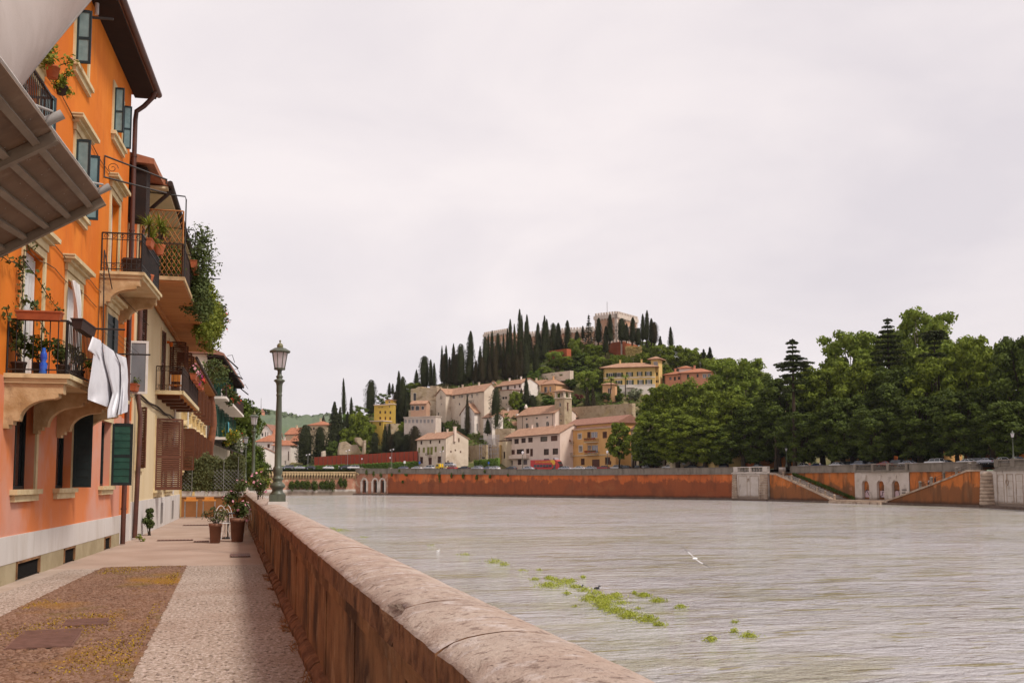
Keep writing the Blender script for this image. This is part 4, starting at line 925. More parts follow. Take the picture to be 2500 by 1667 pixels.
# ---------------------------------------------------------------- plants
def leafset(rs,n,box,fn=None):
    p=rs.uniform(0,1,(n,3))*(np.array(box[1])-np.array(box[0]))+np.array(box[0]);return p
def plant(name,label,cat,loc,pot,crown,mat,n,size,seed,stems=6,flower=None,pmat='terracotta_pot',group=None,asp=.5):
    """pot=(r_bottom,r_top,h) crown=(rx,ry,rz,height of centre)"""
    t=thing(name,label,cat,loc,group=group);rs=np.random.RandomState(seed);rb,rt,h=pot;z0=0
    if h:
        mb=MB();mb.lathe([(rb*.9,0),(rb,.005),(rt*.93,h*.82),(rt,h*.82),(rt*1.03,h),(rt*.93,h),(rt*.9,h-.04),(.01,h-.05)],n=20);mb.build('pot',MT[pmat],t);z0=h
    rx,ry,rz,zc=crown;c=[(rs.normal(0,rx*.45),rs.normal(0,ry*.45),zc+rs.normal(0,rz*.45)) for _ in range(7)];rad=[rs.uniform(.35,.6)*min(rx,rz)+.01 for _ in c]
    p,nn=ell_pts(rs,c,rad,n,shell=.2);me=leaf_mesh('foliage',p,nn,size,MT[mat],seed,1.,asp);obj('foliage',me,t)
    mb=MB()
    for k in range(stems):
        q=c[k % len(c)];mb.tube([(rs.uniform(-.4,.4)*rt,rs.uniform(-.4,.4)*rt,z0-.05),(q[0]*.5,q[1]*.5,z0+(q[2]-z0)*.5),q],[.012,.008,.004],4)
    mb.build('stem',MT['bark'],t)
    if flower:
        m=max(12,n//30);p,nn=ell_pts(rs,c,[r*1.05 for r in rad],m,shell=.85);me=leaf_mesh('flower',p,nn,size*.9,MT[flower],seed+1,.5,.9);obj('flower',me,t)
    return t
plant('potted_shrub','shorter brown planter with a sparse reddish shrub on the promenade','potted plant',(-.32,27.9,0),(.125,.17,.52),(.30,.25,.26,.78),'leaf_hedge',420,.035,3,9,None,'brown_pot')
plant('potted_shrub','taller brown planter with a bushy pink-flowering shrub beside the parapet','potted plant',(.25,28.3,0),(.15,.205,.64),(.42,.35,.48,1.12),'leaf_ivy',1500,.04,4,10,'flower_pink','brown_pot')
plant('climbing_plant','leafy climbing plant with pink blooms spilling over the parapet by the lamp','plant',(.85,29.5,.5),(.1,.12,0),(.3,.45,.55,.95),'leaf_ivy',900,.045,6,6,'flower_pink')
plant('climbing_plant','bright green leafy plant standing behind the nearest lamp post','plant',(.95,33.5,1.1),(.1,.12,0),(.35,.4,.45,.45),'leaf_fern',500,.055,7,6)
plant('corner_bush','small upright evergreen bush growing at the corner of the cream house','bush',(-2.28,32.3,0),(.1,.12,0),(.17,.17,.34,.46),'leaf_ivy',3200,.032,9,14)
plant('weed_tuft','small weed tuft at the foot of the downpipe','weed',(-2.3,29.2,0),(.1,.12,0),(.14,.14,.1,.1),'leaf_fern',160,.03,10,2)
def boxplanter(fr,u0,u1,o0,o1,z,h,label,mat='terracotta_pot',leaf='leaf_ivy',n=260,seed=1,flower=None,hh=.15,cat='flower box',drop=0.,name='flower_box',size=.035):
    base=fr.p((u0+u1)/2,(o0+o1)/2,z);t=thing(name,label,cat,base,world=True);mb=MB();a,b,c,d=u0,u1,o0,o1
    top=[fr.p(a,d,z+h),fr.p(b,d,z+h),fr.p(b,c,z+h),fr.p(a,c,z+h)];i=.03;bot=[fr.p(a+i,d-i,z),fr.p(b-i,d-i,z),fr.p(b-i,c+i,z),fr.p(a+i,c+i,z)]
    mb.add(top+bot,[(3,2,1,0),(4,5,6,7),(0,1,5,4),(1,2,6,5),(2,3,7,6),(3,0,4,7)],0,False);mb.fb(fr,a-.01,b+.01,c-.01,d+.01,z+h,z+h+.02);mb.build('trough',MT[mat],t)
    if n:
        rs=np.random.RandomState(seed);k=max(3,int((u1-u0)/.2));cs=[tuple(fr.p(u0+(u1-u0)*(j+.5)/k,(o0+o1)/2+rs.uniform(0,.08),z+h+hh*.4-rs.uniform(0,drop))-base) for j in range(k)]
        p,nn=ell_pts(rs,cs,[(max(.1,(u1-u0)/k*.7),.12,hh+drop*.6)]*k,n,shell=.2);obj('foliage',leaf_mesh('foliage',p,nn,size,MT[leaf],seed,1.,.5),t)
        if flower:p,nn=ell_pts(rs,cs,[(max(.1,(u1-u0)/k*.7),.13,hh+drop*.6)]*k,n//7,shell=.9);obj('flower',leaf_mesh('flower',p,nn,size*1.1,MT[flower],seed+5,.5,.9),t)
    return t
# first balcony: boxes on the rail, plants on the floor, blue bottle
fr=FO
boxplanter(fr,-.10,.10,.14,.82,4.20,.12,'long terracotta flower box on the near side rail of the first balcony',n=0)
boxplanter(fr,.25,1.35,.90,1.08,4.12,.15,'dark flower box on the outer rail of the first balcony',mat='planter_dark',n=0)
def balcony_plants():
    for k,(u,o,zc,rx,lab,m,fl) in enumerate(((.25,.45,.32,.22,'dark bushy pot plant on the first balcony floor, behind the near railing','leaf_dark',None),(.5,.75,.30,.22,'low leafy pot plant at the outer corner of the first balcony','leaf_ivy',None),(1.4,.78,.26,.25,'fern-like pot plant on the first balcony next to the laundry','leaf_fern',None),(.2,.15,.5,.16,'wispy pot plant against the wall on the first balcony','leaf_ivy',None))):
        p=fr.p(u,o,3.345);plant('pot_plant',lab,'potted plant',p,(.09,.12,.2),(rx,rx,.22,zc+.1),m,330,.04,30+k,6,fl,'planter_dark')
    for k,(u,o,z,hh,lab) in enumerate(((8.6,.8,6.435,1.25,'tall spiky yucca in a pot on the second-floor balcony'),(9.3,.95,7.35,.5,'small spiky yucca in a terracotta pot on the railing of the second-floor balcony'))):
        t=thing('yucca',lab,'potted plant',fr.p(u,o,z));mb=MB();mb.lathe([(.10,0),(.15,.22),(.16,.25),(.14,.25),(.13,.22)],n=16);mb.build('pot',MT['terracotta_pot'],t)
        mb=MB();tops=[(0,0,hh+.25),(.08,.1,hh*.8+.2)]
        for tp in tops:mb.tube([(0,0,.2),(tp[0]*.6,tp[1]*.6,.2+(tp[2]-.2)*.6),tp],[.03,.025,.02],5)
        mb.build('trunk',MT['bark'],t);rs=random.Random(k+3);mb=MB()
        for tp in tops:
            for q in range(46):
                a=rs.uniform(0,6.28);el=rs.uniform(-.5,1.4);L_=rs.uniform(.28,.45);d=Vector((math.cos(a)*math.cos(el),math.sin(a)*math.cos(el),math.sin(el)));s_=d.cross(Vector((0,0,1))).normalized()*.016;c0=Vector(tp)
                mb.add([c0-s_,c0+s_,c0+d*L_*.6+s_,c0+d*L_*.6-s_,c0+d*L_-Vector((0,0,.06))],[(0,1,2,3),(3,2,4)],0,False)
        mb.build('leaves',MT['leaf_fern'],t)
    t=thing('plant_tub','large brown tub behind the scroll railing of the second-floor balcony','plant pot',fr.p(7.95,.55,6.435));mb=MB();mb.lathe([(.19,0),(.24,.4),(.26,.42),(.26,.46),(.22,.46)],n=18);mb.build('tub',MT['planter_dark'],t)
    boxplanter(fr,7.6,8.1,.84,1.02,7.2,.16,'terracotta flower box on the side rail of the second-floor balcony',n=0)
    t=thing('blue_bottle','cobalt blue glass bottle on the floor of the first balcony','bottle',fr.p(.06,.55,3.345));mb=MB();mb.lathe([(.05,0),(.062,.02),(.062,.16),(.035,.2),(.058,.25),(.05,.33),(.03,.36),(.028,.42)],n=14);mb.build('glass',MT['blue_glass'],t)
    # flower basket on third-floor balcony at the left
    plant('pot_plant','terracotta pot with pink and yellow flowers hung outside the high left balcony','potted plant',fr.p(FO.uz(128,185,1.05)[0],1.05,FO.uz(128,192,1.05)[1]),(.07,.10,.17),(.2,.2,.22,.3),'leaf_fern',420,.03,51,8,'flower_pink')
    plant('pot_plant','trailing yellow-flowered plant at the outer corner of the high left balcony','potted plant',fr.p(FO.uz(150,225,1.1)[0],1.1,FO.uz(150,232,1.1)[1]),(.06,.09,.13),(.14,.14,.3,.12),'leaf_fern',380,.03,52,6,'flower_yellow','planter_dark')
balcony_plants()
def vine():
    rs=np.random.RandomState(12);fr=FO;base=fr.p(.3,.1,3.35);t=thing('climbing_vine','thin leafy vine climbing the wall around the first balcony door','vine',base,world=True)
    paths=[[(.30,3.4),(.42,4.3),(.50,4.9),(.45,5.4),(.95,5.6)],[(.5,5.05),(.1,5.12),(-.45,5.05),(-1.2,5.1)],[(.6,5.3),(1.3,5.1),(2.4,4.95),(3.3,4.85)],[(.4,4.2),(-.1,4.15),(-.5,4.3)],[(.5,4.6),(1.1,4.62),(1.5,4.5),(2.0,4.25)]]
    mb=MB();pts=[]
    for pa in paths:
        q=[fr.p(u,.10+.05*math.sin(u*7),z) for u,z in pa];mb.tube(q,.008,4)
        for a,b in zip(q[:-1],q[1:]):
            for k in range(26 if a.z<5 else 16):pts.append(tuple(a.lerp(b,rs.uniform())+Vector(rs.normal(0,.04,3))))
    mb.build('stem',MT['bark'],t);p=np.array(pts)-np.array(base);obj('foliage',leaf_mesh('foliage',p,np.tile([1.,0,.3],(len(p),1)),.04,MT['leaf_ivy'],3,.9,.7),t)
vine()
def cream_greenery():
    fr=FC;rs=np.random.RandomState(21);z=7.3
    def mass(label,us,mat,n,size,seed,zt,zb,o=1.32,fl=None,cat='hanging plant',thick=.24):
        base=fr.p(us[0],o,zb);t=thing('trailing_plant',label,cat,base,world=True);k=20;rr=np.random.RandomState(seed)
        cs=[tuple(fr.p(rr.uniform(*us),o+rr.uniform(-.15,.22),rr.uniform(zb,zt))-base) for _ in range(k)]
        p,nn=ell_pts(rr,cs,[(rr.uniform(.25,.5),thick,rr.uniform(.25,.5)) for _ in cs],n,shell=.3);obj('foliage',leaf_mesh('foliage',p,nn,size,MT[mat],seed,1.,.55),t)
        mb=MB()
        for c in cs[:8]:mb.tube([Vector(c)+base-Vector((0,0,.4)),Vector(c)+base+Vector((0,0,.4))],.008,4)
        mb.build('stem',MT['bark'],t)
        if fl:p,nn=ell_pts(rr,cs,[(.4,thick*1.2,.4) for _ in cs],n//12,shell=.9);obj('flower',leaf_mesh('flower',p,nn,size*.7,MT[fl],seed+3,.5,.9),t)
    mass('dark green creeper hanging over the near end of the big timber balcony',(2.2,5.2),'leaf_ivy',3600,.06,22,8.65,7.2)
    mass('yellow-green creeper hanging over the middle of the big timber balcony',(5.0,9.2),'leaf_fern',5200,.06,23,8.7,7.0)
    mass('mossy creeper at the far part of the big timber balcony',(9.0,12.8),'leaf_fern',4200,.065,24,8.6,6.95)
    mass('red geraniums with leaves at the far end of the big timber balcony',(12.6,15.0),'leaf_ivy',1500,.07,25,8.9,8.0,1.5,'flower_red')
    mass('airy climber reaching above the awning frame of the big timber balcony',(3.6,7.5),'leaf_ivy',900,.06,26,10.0,9.0,1.35,None,'climbing plant',.3)
    mass('dark shrub growing behind the trellis of the big timber balcony',(.2,1.8),'leaf_dark',1500,.06,27,8.5,7.8,.6)
    for i,u in enumerate((2.0,3.0)):boxplanter(fr,u,u+.55,1.22,1.42,z+1.0,.2,('first','second')[i]+' terracotta box on the rail of the big timber balcony',n=60,seed=40+i)
    fl=[(7.9,'flower_pink'),(9.3,'flower_magenta'),(10.8,'flower_red'),(12.2,'flower_red')]
    for i,(u,f) in enumerate(fl):boxplanter(fr,u,u+.9,.88,1.1,5.35,.2,ORD[i]+' terracotta flower box hung on the lower brown balcony, '+f.split('_')[1]+' blooms',n=330,seed=60+i,flower=f,hh=.28,size=.05)
    boxplanter(Fr(tuple(FO.p(10.52,-.1,0))[:2],tuple(FO.p(12.7,-.1,0))[:2]),.6,1.25,.12,.32,4.05,.17,'small terracotta flower box under the white casement of the narrow house',n=90,seed=70)
    # chair & table on the brown balcony
    t=thing('balcony_chair','small orange chair behind the scroll railing of the brown balcony','chair',fr.p(7.8,.4,4.655));mb=MB();mb.box(-.2,-.2,.42,.2,.2,.46);mb.build('seat',MT['wood_orange'],t);mb=MB();mb.box(-.2,.17,.6,.2,.2,.85);mb.build('backrest',MT['wood_orange'],t)
    for sx in (-1,1):
        for sy in (-1,1):mb=MB();mb.box(sx*.18-.015,sy*.18-.015,0,sx*.18+.015,sy*.18+.015,.42 if sy<0 else .85);mb.build('leg',MT['frame_white'],t)
    # wisteria trunk between the yellow and the end house
    mb=MB();a=FC.p(35.2,.35,0);pts=[a+Vector((.12*math.sin(i*1.1),.1*math.cos(i*1.4),i*.75)) for i in range(12)];mb.tube(pts,[.28-.012*i for i in range(12)],8);mb.tube([pts[-1],pts[-1]+Vector((.5,-.8,.5)),pts[-1]+Vector((.9,-2.4,.3))],[.13,.1,.05],6)
    t=thing('wisteria','thick old wisteria trunk climbing between the yellow house and the end house','climber',a,world=True);mb.build('trunk',M('vine_bark',(.26,.10,.05),(.13,.05,.03),3,.95,.5,8),t)
    rr=np.random.RandomState(5);cs=[tuple(pts[-1]+Vector((rr.uniform(-.3,.8),rr.uniform(-3,2),rr.uniform(-.5,.5)))-a) for _ in range(12)];p,nn=ell_pts(rr,cs,[.5]*12,1000,shell=.3);obj('foliage',leaf_mesh('foliage',p,nn,.1,MT['leaf_ivy'],5,1.,.5),t)
    for i,(u,o,zz,m,f,lab) in enumerate(((3,1.3,4.9,'leaf_fern','flower_yellow','yellow-flowering plant trailing from the lower balcony of the end house'),(7.5,1.35,4.8,'leaf_pale','flower_white','white-blooming plant trailing from the lower balcony of the end house'),(12.5,1.3,4.9,'leaf_ivy','flower_red','leafy plant at the far end of the lower balcony of the end house'),(3.5,1.25,7.7,'leaf_ivy','flower_red','red-flowering box plant on the upper balcony of the end house'))):
        p0=F4.p(u,o,zz-.4);t=thing('trailing_plant',lab,'hanging plant',p0);rr=np.random.RandomState(80+i);cs=[(rr.uniform(-.35,.4),rr.uniform(-2.0,2.0),rr.uniform(-.4,.45)) for _ in range(14)]
        p,nn=ell_pts(rr,cs,[.30]*14,1500,shell=.3);obj('foliage',leaf_mesh('foliage',p,nn,.10,MT[m],i,1.,.55),t);p,nn=ell_pts(rr,cs,[.32]*14,150,shell=.9);obj('flower',leaf_mesh('flower',p,nn,.055,MT[f],i,.5,.8),t)
    for i,(u,z0,c,lab) in enumerate(((2.2,5.0,'cloth_teal','turquoise towel drying on the railing of the end house'),(5.4,4.6,'cloth_blue','dark blue garment hanging at the end house balcony'),(4.4,4.7,'cloth_pale','pale cloth hanging at the end house balcony'))):
        mb=MB();n=8;vs=[]
        for j in range(5):
            for k in range(n+1):vs.append(F4.p(u+k*.12,1.2+.04*math.sin(k*2.1+j*.6),z0+.5-j*.16))
        mb.add(vs,[(j*(n+1)+k,j*(n+1)+k+1,(j+1)*(n+1)+k+1,(j+1)*(n+1)+k) for j in range(4) for k in range(n)],0,True);ob=mb.build('hanging_cloth',MT[c]);rebase(ob);tag(ob,lab,'laundry')
cream_greenery()
# ---------------------------------------------------------------- terrace at the end of the open promenade
def terrace():
    Y=48.0;x0,x1=-2.1,.72;t=thing('terrace_wall','low orange-brown terrace wall crossing the promenade','wall',((x0+x1)/2,Y+1,0),world=True)
    mb=MB();mb.box(x0,Y,0,x1,Y+.3,.9);mb.build('wall',MT['terrace_brown'],t);mb=MB();mb.box(x0-.02,Y-.04,.9,x1+.02,Y+.34,.95);mb.build('coping',MT['smooth_concrete'],t)
    n=5
    for i in range(n):
        a=x0+(x1-x0)*i/n+.03;b=x0+(x1-x0)*(i+1)/n-.05;fr=Fr((x0,Y+.02),(x1,Y+.02));boxplanter(fr,a-x0,b-x0,-.28,.0,.955,.2,ORD[i]+' white plastic planter from the left on the terrace wall',mat='planter_white',n=0,cat='planter',name='planter')
    rs=np.random.RandomState(31);t=thing('clipped_hedge','dark leafy hedge with a metal lattice above the terrace wall','hedge',((x0+x1)/2,Y+.2,1.15),world=True)
    p=leafset(rs,9000,((x0+.02,Y-.06,1.16),(x1,Y+.5,2.74)));bump=.14*np.sin(p[:,0]*5)+.08*np.sin(p[:,0]*11+1)+.05*rs.normal(0,1,len(p));p[:,2]=1.16+(p[:,2]-1.16)*(1+bump*.55);p-=np.array([(x0+x1)/2,Y+.2,1.15])
    core=MB();core.box(x0+.05-(x0+x1)/2,-.1,.02,x1-.03-(x0+x1)/2,.25,1.45);obj('foliage',leaf_mesh('foliage',p,np.tile([0,-1.,.4],(len(p),1)),.05,MT['leaf_hedge'],4,.9,.6,core=core),t)
    mb=MB()
    for a in (x0+.48,x0+1.86,x0+2.5):mb.tube([(a,Y-.1,.95),(a,Y-.1,2.75)],.014,5)
    for pa in ((x0+.05,x0+.45),(x0+1.4,x0+2.78)):
        for s in (1,-1):
            for k in range(-6,12):
                q=[(pa[0]+k*.17+s*j*.06,1.25+j*.06) for j in range(16)];q=[c for c in q if pa[0]<=c[0]<=pa[1]]
                if len(q)>1:mb.tube([(q[0][0],Y-.10+.01*s,q[0][1]),(q[-1][0],Y-.10+.01*s,q[-1][1])],.007,4,cap=False)
    mb.build('lattice',MT['grey_metal'],t)
    # two small timber-topped tables
    for i,x in enumerate((-1.60,-.83)):
        t=thing('side_table',('left','right')[i]+' small table with an orange timber top against the terrace wall','table',(x,46.9,0));w_=.29
        mb=MB();mb.box(-w_,-.2,.74,w_,.2,.80);mb.build('table_top',MT['wood_orange'],t)
        for sx in (-1,1):
            for sy in (-1,1):mb=MB();mb.box(sx*(w_-.04)-.018,sy*.17-.018,0,sx*(w_-.04)+.018,sy*.17+.018,.74);mb.build('leg',MT['grey_metal'],t)
        o=MB();o.box(x-.2,46.8,.802,x+.2,47.0,.92);ob=o.build('wooden_box',MT['wood_orange']);rebase(ob);tag(ob,'flat orange wooden box lying on the '+('left','right')[i]+' small terrace table','box')
    def chair(loc,rz,lab):
        t=thing('iron_chair',lab,'chair',loc,rz,group='white iron chairs behind the pots')
        mb=MB();mb.lathe([(.19,.44),(.20,.45),(.19,.46)],n=16);
        mb.build('seat',MT['white_iron'],t)
        for a in (45,135,225,315):
            c,s=math.cos(R(a)),math.sin(R(a));m2=MB();m2.tube([(.16*c,.16*s,.44),(.13*c,.13*s,.25),(.21*c,.21*s,0)],.011,5);m2.build('leg',MT['white_iron'],t)
        mb=MB();n=16;mb.tube([(.19*math.cos(math.pi*i/n),.18,.46+(.48*math.sin(math.pi*i/n))) for i in range(n+1)],.011,5)
        mb.tube([(.11*math.cos(math.pi*i/n),.18,.46+(.36*math.sin(math.pi*i/n))) for i in range(n+1)],.008,5)
        for x in (-.1,.1,0):scroll(mb,(x,.18,.62+abs(x)*.5),(1,0,0),(0,0,1),.07)
        mb.build('backrest',MT['white_iron'],t)
    chair((-.12,29.6,0),.5,'white wrought-iron chair behind the shorter planter');chair((.42,31.2,0),-.6,'white wrought-iron chair between the taller planter and the parapet')
    chair((.05,30.6,0),2.6,'white wrought-iron chair with its back turned, behind the two planters')
    t=thing('bistro_table','small dark iron bistro table between the white chairs','table',(.0,29.9,0));mb=MB();mb.lathe([(.28,.7),(.29,.715),(.28,.73)],n=20);mb.build('table_top',MT['iron_black'],t)
    mb=MB();mb.tube([(0,0,.02),(0,0,.7)],.02,6);mb.lathe([(.2,0),(.18,.02),(.02,.05)],n=16);mb.build('leg',MT['iron_black'],t)
terrace()
# ---------------------------------------------------------------- far embankment
WD_X=[500,640,866,945,1330,1793,1877,2034,2158,2397,2432,2620,2800]
WD_D=[362,372,385,379,328,283,271,247,231,207,203,172,150]
def wd(px):return float(np.interp(px,WD_X,WD_D))
def ztop(px):return float(np.interp(px,[640,866,1045,1330,1796,2400,2800],[6.2,6.3,6.0,5.3,5.4,5.75,5.8]))
def zroad(px):return ztop(px)-float(np.interp(px,[1750,1850],[.45,.75]))
def WP(px,back=0.,z=0.):return PZ(px,wd(px)+back,z)
def strip(mb,pxs,z0f,z1f,proud,thick,k=0,back=0.):
    """solid band following the wall line: from proud m in front to thick m behind"""
    for a,b in zip(pxs[:-1],pxs[1:]):
        p,q=WP(a,back),WP(b,back);d=(q-p);d.z=0;n=Vector((d.y,-d.x,0)).normalized();L_=d.length
        v=[]
        for (pt,x) in ((p,a),(q,b)):
            for o in (proud,-thick):
                for zf in (z0f,z1f):w_=pt+n*o;w_.z=zf(x) if callable(zf) else zf;v.append(w_)
        # v: a-front-lo, a-front-hi, a-back-lo, a-back-hi, b-...
        mb.add(v,[(0,4,5,1),(1,5,7,3),(2,3,7,6),(0,2,6,4),(0,1,3,2),(4,6,7,5)],k,False)
def rng_(a,b,st):n=max(1,int(round((b-a)/st)));return [a+(b-a)*i/n for i in range(n+1)]
def quay_section(name,label,a,b,mat,joints=True):
    t=thing(name,label,'embankment wall',WP((a+b)/2,0,WZ),world=True);px=rng_(a,b,60)
    mb=MB();strip(mb,px,WZ-.5,lambda x:ztop(x)-2.0,0,1.2);mb.build('wall',MT[mat],t)
    mb=MB();strip(mb,px,WZ-.5,WZ+.55,.7,0);mb.build('base_ledge',MT['quay_base'],t)
    mb=MB();strip(mb,px,lambda x:ztop(x)-2.0,lambda x:ztop(x)-1.72,.38,1.0);strip(mb,px,lambda x:ztop(x)-1.718,lambda x:ztop(x)-.18,.12,.5);strip(mb,px,lambda x:ztop(x)-.178,ztop,.26,.62)
    mb.build('parapet',MT['quay_coping'],t)
    return t
quay_section('red_embankment','long streaky red-orange river embankment with a grey stone parapet',947,1792,'quay_plaster')
def corbel_wall():
    a,b=600,868;t=thing('corbelled_embankment','old embankment wall with a row of pale corbel arches and a whitewashed foot','embankment wall',WP(740,0,WZ),world=True);px=rng_(a,b,40)
    mb=MB();strip(mb,px,WZ-.5,2.9,0,1.5);mb.build('wall',MT['pink_brickwork'],t)
    mb=MB();strip(mb,px,WZ-.5,-1.7,.45,0);mb.build('whitewashed_foot',MT['quay_white'],t)
    mb=MB();strip(mb,px,4.6,5.0,1.0,1.0);mb.build('coping',MT['corbel_stone'],t)
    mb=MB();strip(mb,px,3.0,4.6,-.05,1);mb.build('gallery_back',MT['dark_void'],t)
    mb=MB();x=a
    while x<b:
        p=WP(x);q=WP(x+1);d=(q-p).normalized();n=Vector((d.y,-d.x,0));mb.ext([p+Vector((0,0,1.9)),p+n*.9+Vector((0,0,3.5)),p+n*.9+Vector((0,0,4.6)),p+Vector((0,0,4.6))],d*.6)
        for i in range(6):
            A=math.pi*i/6;mb.pb(p+d*(1.15+.55*math.cos(A)*1.0)+Vector((0,0,3.75+.6*math.sin(A))),n*.85,d*.22,(0,0,.25))
        x+=1.7/ (wd(x)/F)*.62
    mb.build('corbel',MT['corbel_stone'],t)
    mb=MB();strip(mb,px,5.0,5.1,.9,.0);m2=MB()
    return t
corbel_wall()
def arcade_wall():
    A_,B_=WP(868),WP(947);fr=Fr(A_,B_);L_=fr.L;t=thing('arcade_embankment','embankment bay with three dark round-headed arches on white stone piers','embankment wall',fr.p(L_/2,0,WZ),world=True)
    H=[];
    for cx in (890,916.5,943):u=fr.uz(cx,1180)[0];H.append((u-.85,u+.85,-2.9,1.6))
    H[-1]=(L_-3.2,L_-1.5,-2.9,1.6)
    mb=MB();wall_holes(mb,fr,0,L_,WZ-.5,4.2,H,1.5);body_rest(mb,fr,0,L_,WZ-.5,4.2,3);mb.build('wall',MT['pink_brickwork'],t)
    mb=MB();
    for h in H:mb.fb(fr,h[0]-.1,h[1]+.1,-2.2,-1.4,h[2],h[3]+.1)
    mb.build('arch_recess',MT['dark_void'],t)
    mb=MB()
    for h in H:
        for u in (h[0]-.75,h[1]+.05):mb.fb(fr,u,u+.7,0,.35,WZ+.3,1.0);mb.fb(fr,u-.1,u+.8,0,.42,1.0,1.3)
        c=(h[0]+h[1])/2
        for i in range(9):
            q=math.pi*i/9;q2=math.pi*(i+1)/9;r0,r1=.85,1.35
            mb.ext([fr.p(c+r0*math.cos(q),.004,1.3+r0*math.sin(q)),fr.p(c+r1*math.cos(q),.004,1.3+r1*math.sin(q)),fr.p(c+r1*math.cos(q2),.004,1.3+r1*math.sin(q2)),fr.p(c+r0*math.cos(q2),.004,1.3+r0*math.sin(q2))],fr.n*.3)
    mb.build('arch_pier',MT['quay_white'],t)
    px=[868,947];mb=MB();strip(mb,px,lambda x:ztop(x)-2.0,lambda x:ztop(x)-1.72,.38,1.0);strip(mb,px,lambda x:ztop(x)-1.718,lambda x:ztop(x)-.18,.12,.5);strip(mb,px,lambda x:ztop(x)-.178,ztop,.26,.62);mb.build('parapet',MT['quay_coping'],t)
    mb=MB();strip(mb,px,WZ-.5,WZ+.55,1.6,0);mb.build('base_ledge',MT['quay_base'],t)
    mb=MB();
    for x in (882,952):strip(mb,[x-2.5,x+2.5],lambda x:ztop(x)-1.8,lambda x:ztop(x)+.35,.5,.8)
    mb.build('parapet_pier',MT['quay_coping'],t)
arcade_wall()
def balusters(mb,pa,pb_,z0,z1,n):
    for i in range(n):
        p=pa.lerp(pb_,(i+.5)/n);p.z=0;h=z1-z0;mb.lathe([(.10,z0),(.07,z0+.15*h),(.14,z0+.4*h),(.07,z0+.75*h),(.10,z1)],p,6)
def white_pier(a,b,label,drum=False):
    A_,B_=WP(a),WP(b);fr=Fr(A_,B_);L_=fr.L;t=thing('stone_pier',label,'embankment pier',fr.p(L_/2,0,WZ),world=True);zt=ztop(a)-1.9
    mb=MB();mb.fb(fr,0,L_,-2.5,.5,WZ-.5,zt);mb.build('wall',MT['quay_white'],t)
    mb=MB();mc=MB();n=10;h=(zt-WZ-.6)/n
    for i in range(n):
        z=WZ+.5+i*h;s=.02*i
        mb.fb(fr,-.15,1.9-s*2,.5,.95-.025*i,z,z+h*.86);mc.fb(fr,L_-3.1+s*2,L_+.1,.5,.95-.025*i,z,z+h*.86)
    mb.build('rustication',MT['quay_rustic'],t);mc.build('rustication',MT['quay_rustic'],t)
    mb=MB();
    for (u0,u1) in ((2.3,L_*.42),(L_*.5,L_-3.4)):
        for x0,x1,z0,z1 in ((u0,u1,WZ+1,WZ+1.12),(u0,u1,zt-.7,zt-.58),(u0,u0+.12,WZ+1.12,zt-.7),(u1-.12,u1,WZ+1.12,zt-.7)):mb.fb(fr,x0,x1,.5,.56,z0,z1)
    c=L_*.46;mb.lathe([(.0,0),(.32,.0),(.32,.2),(.0,.2)],fr.p(c,.55,zt-1.6),8);mb.tube([fr.p(c-.3,.6,zt-2.2),fr.p(c,.62,zt-1.2),fr.p(c+.3,.6,zt-2.2)],.07,5);mb.build('panel_moulding',MT['quay_rustic'],t)
    mb=MB();mb.fb(fr,-.3,L_+.3,-2.5,.85,zt,zt+.3);mb.fb(fr,-.3,L_+.3,-.2,.3,zt+.3,zt+.55)
    for u in (.2,L_-1.9):mb.fb(fr,u,u+1.7,-.6,.5,zt+.55,zt+1.9)
    mb.fb(fr,-.1,L_+.1,-.3,.35,zt+1.72,zt+1.95);balusters(mb,fr.p(2,0,0),fr.p(L_-2,0,0),zt+.55,zt+1.72,16);mb.fb(fr,L_*.45,L_*.45+.8,-.2,.2,zt+.55,zt+1.72);mb.build('balustrade',MT['quay_white'],t)
    mb=MB();mb.fb(fr,-.2,L_+.2,0,1.5,WZ-.5,WZ+.45);mb.build('base_ledge',MT['quay_base'],t)
    return fr
white_pier(1793,1877,'white rusticated stone pier with a panelled face left of the river stairs')
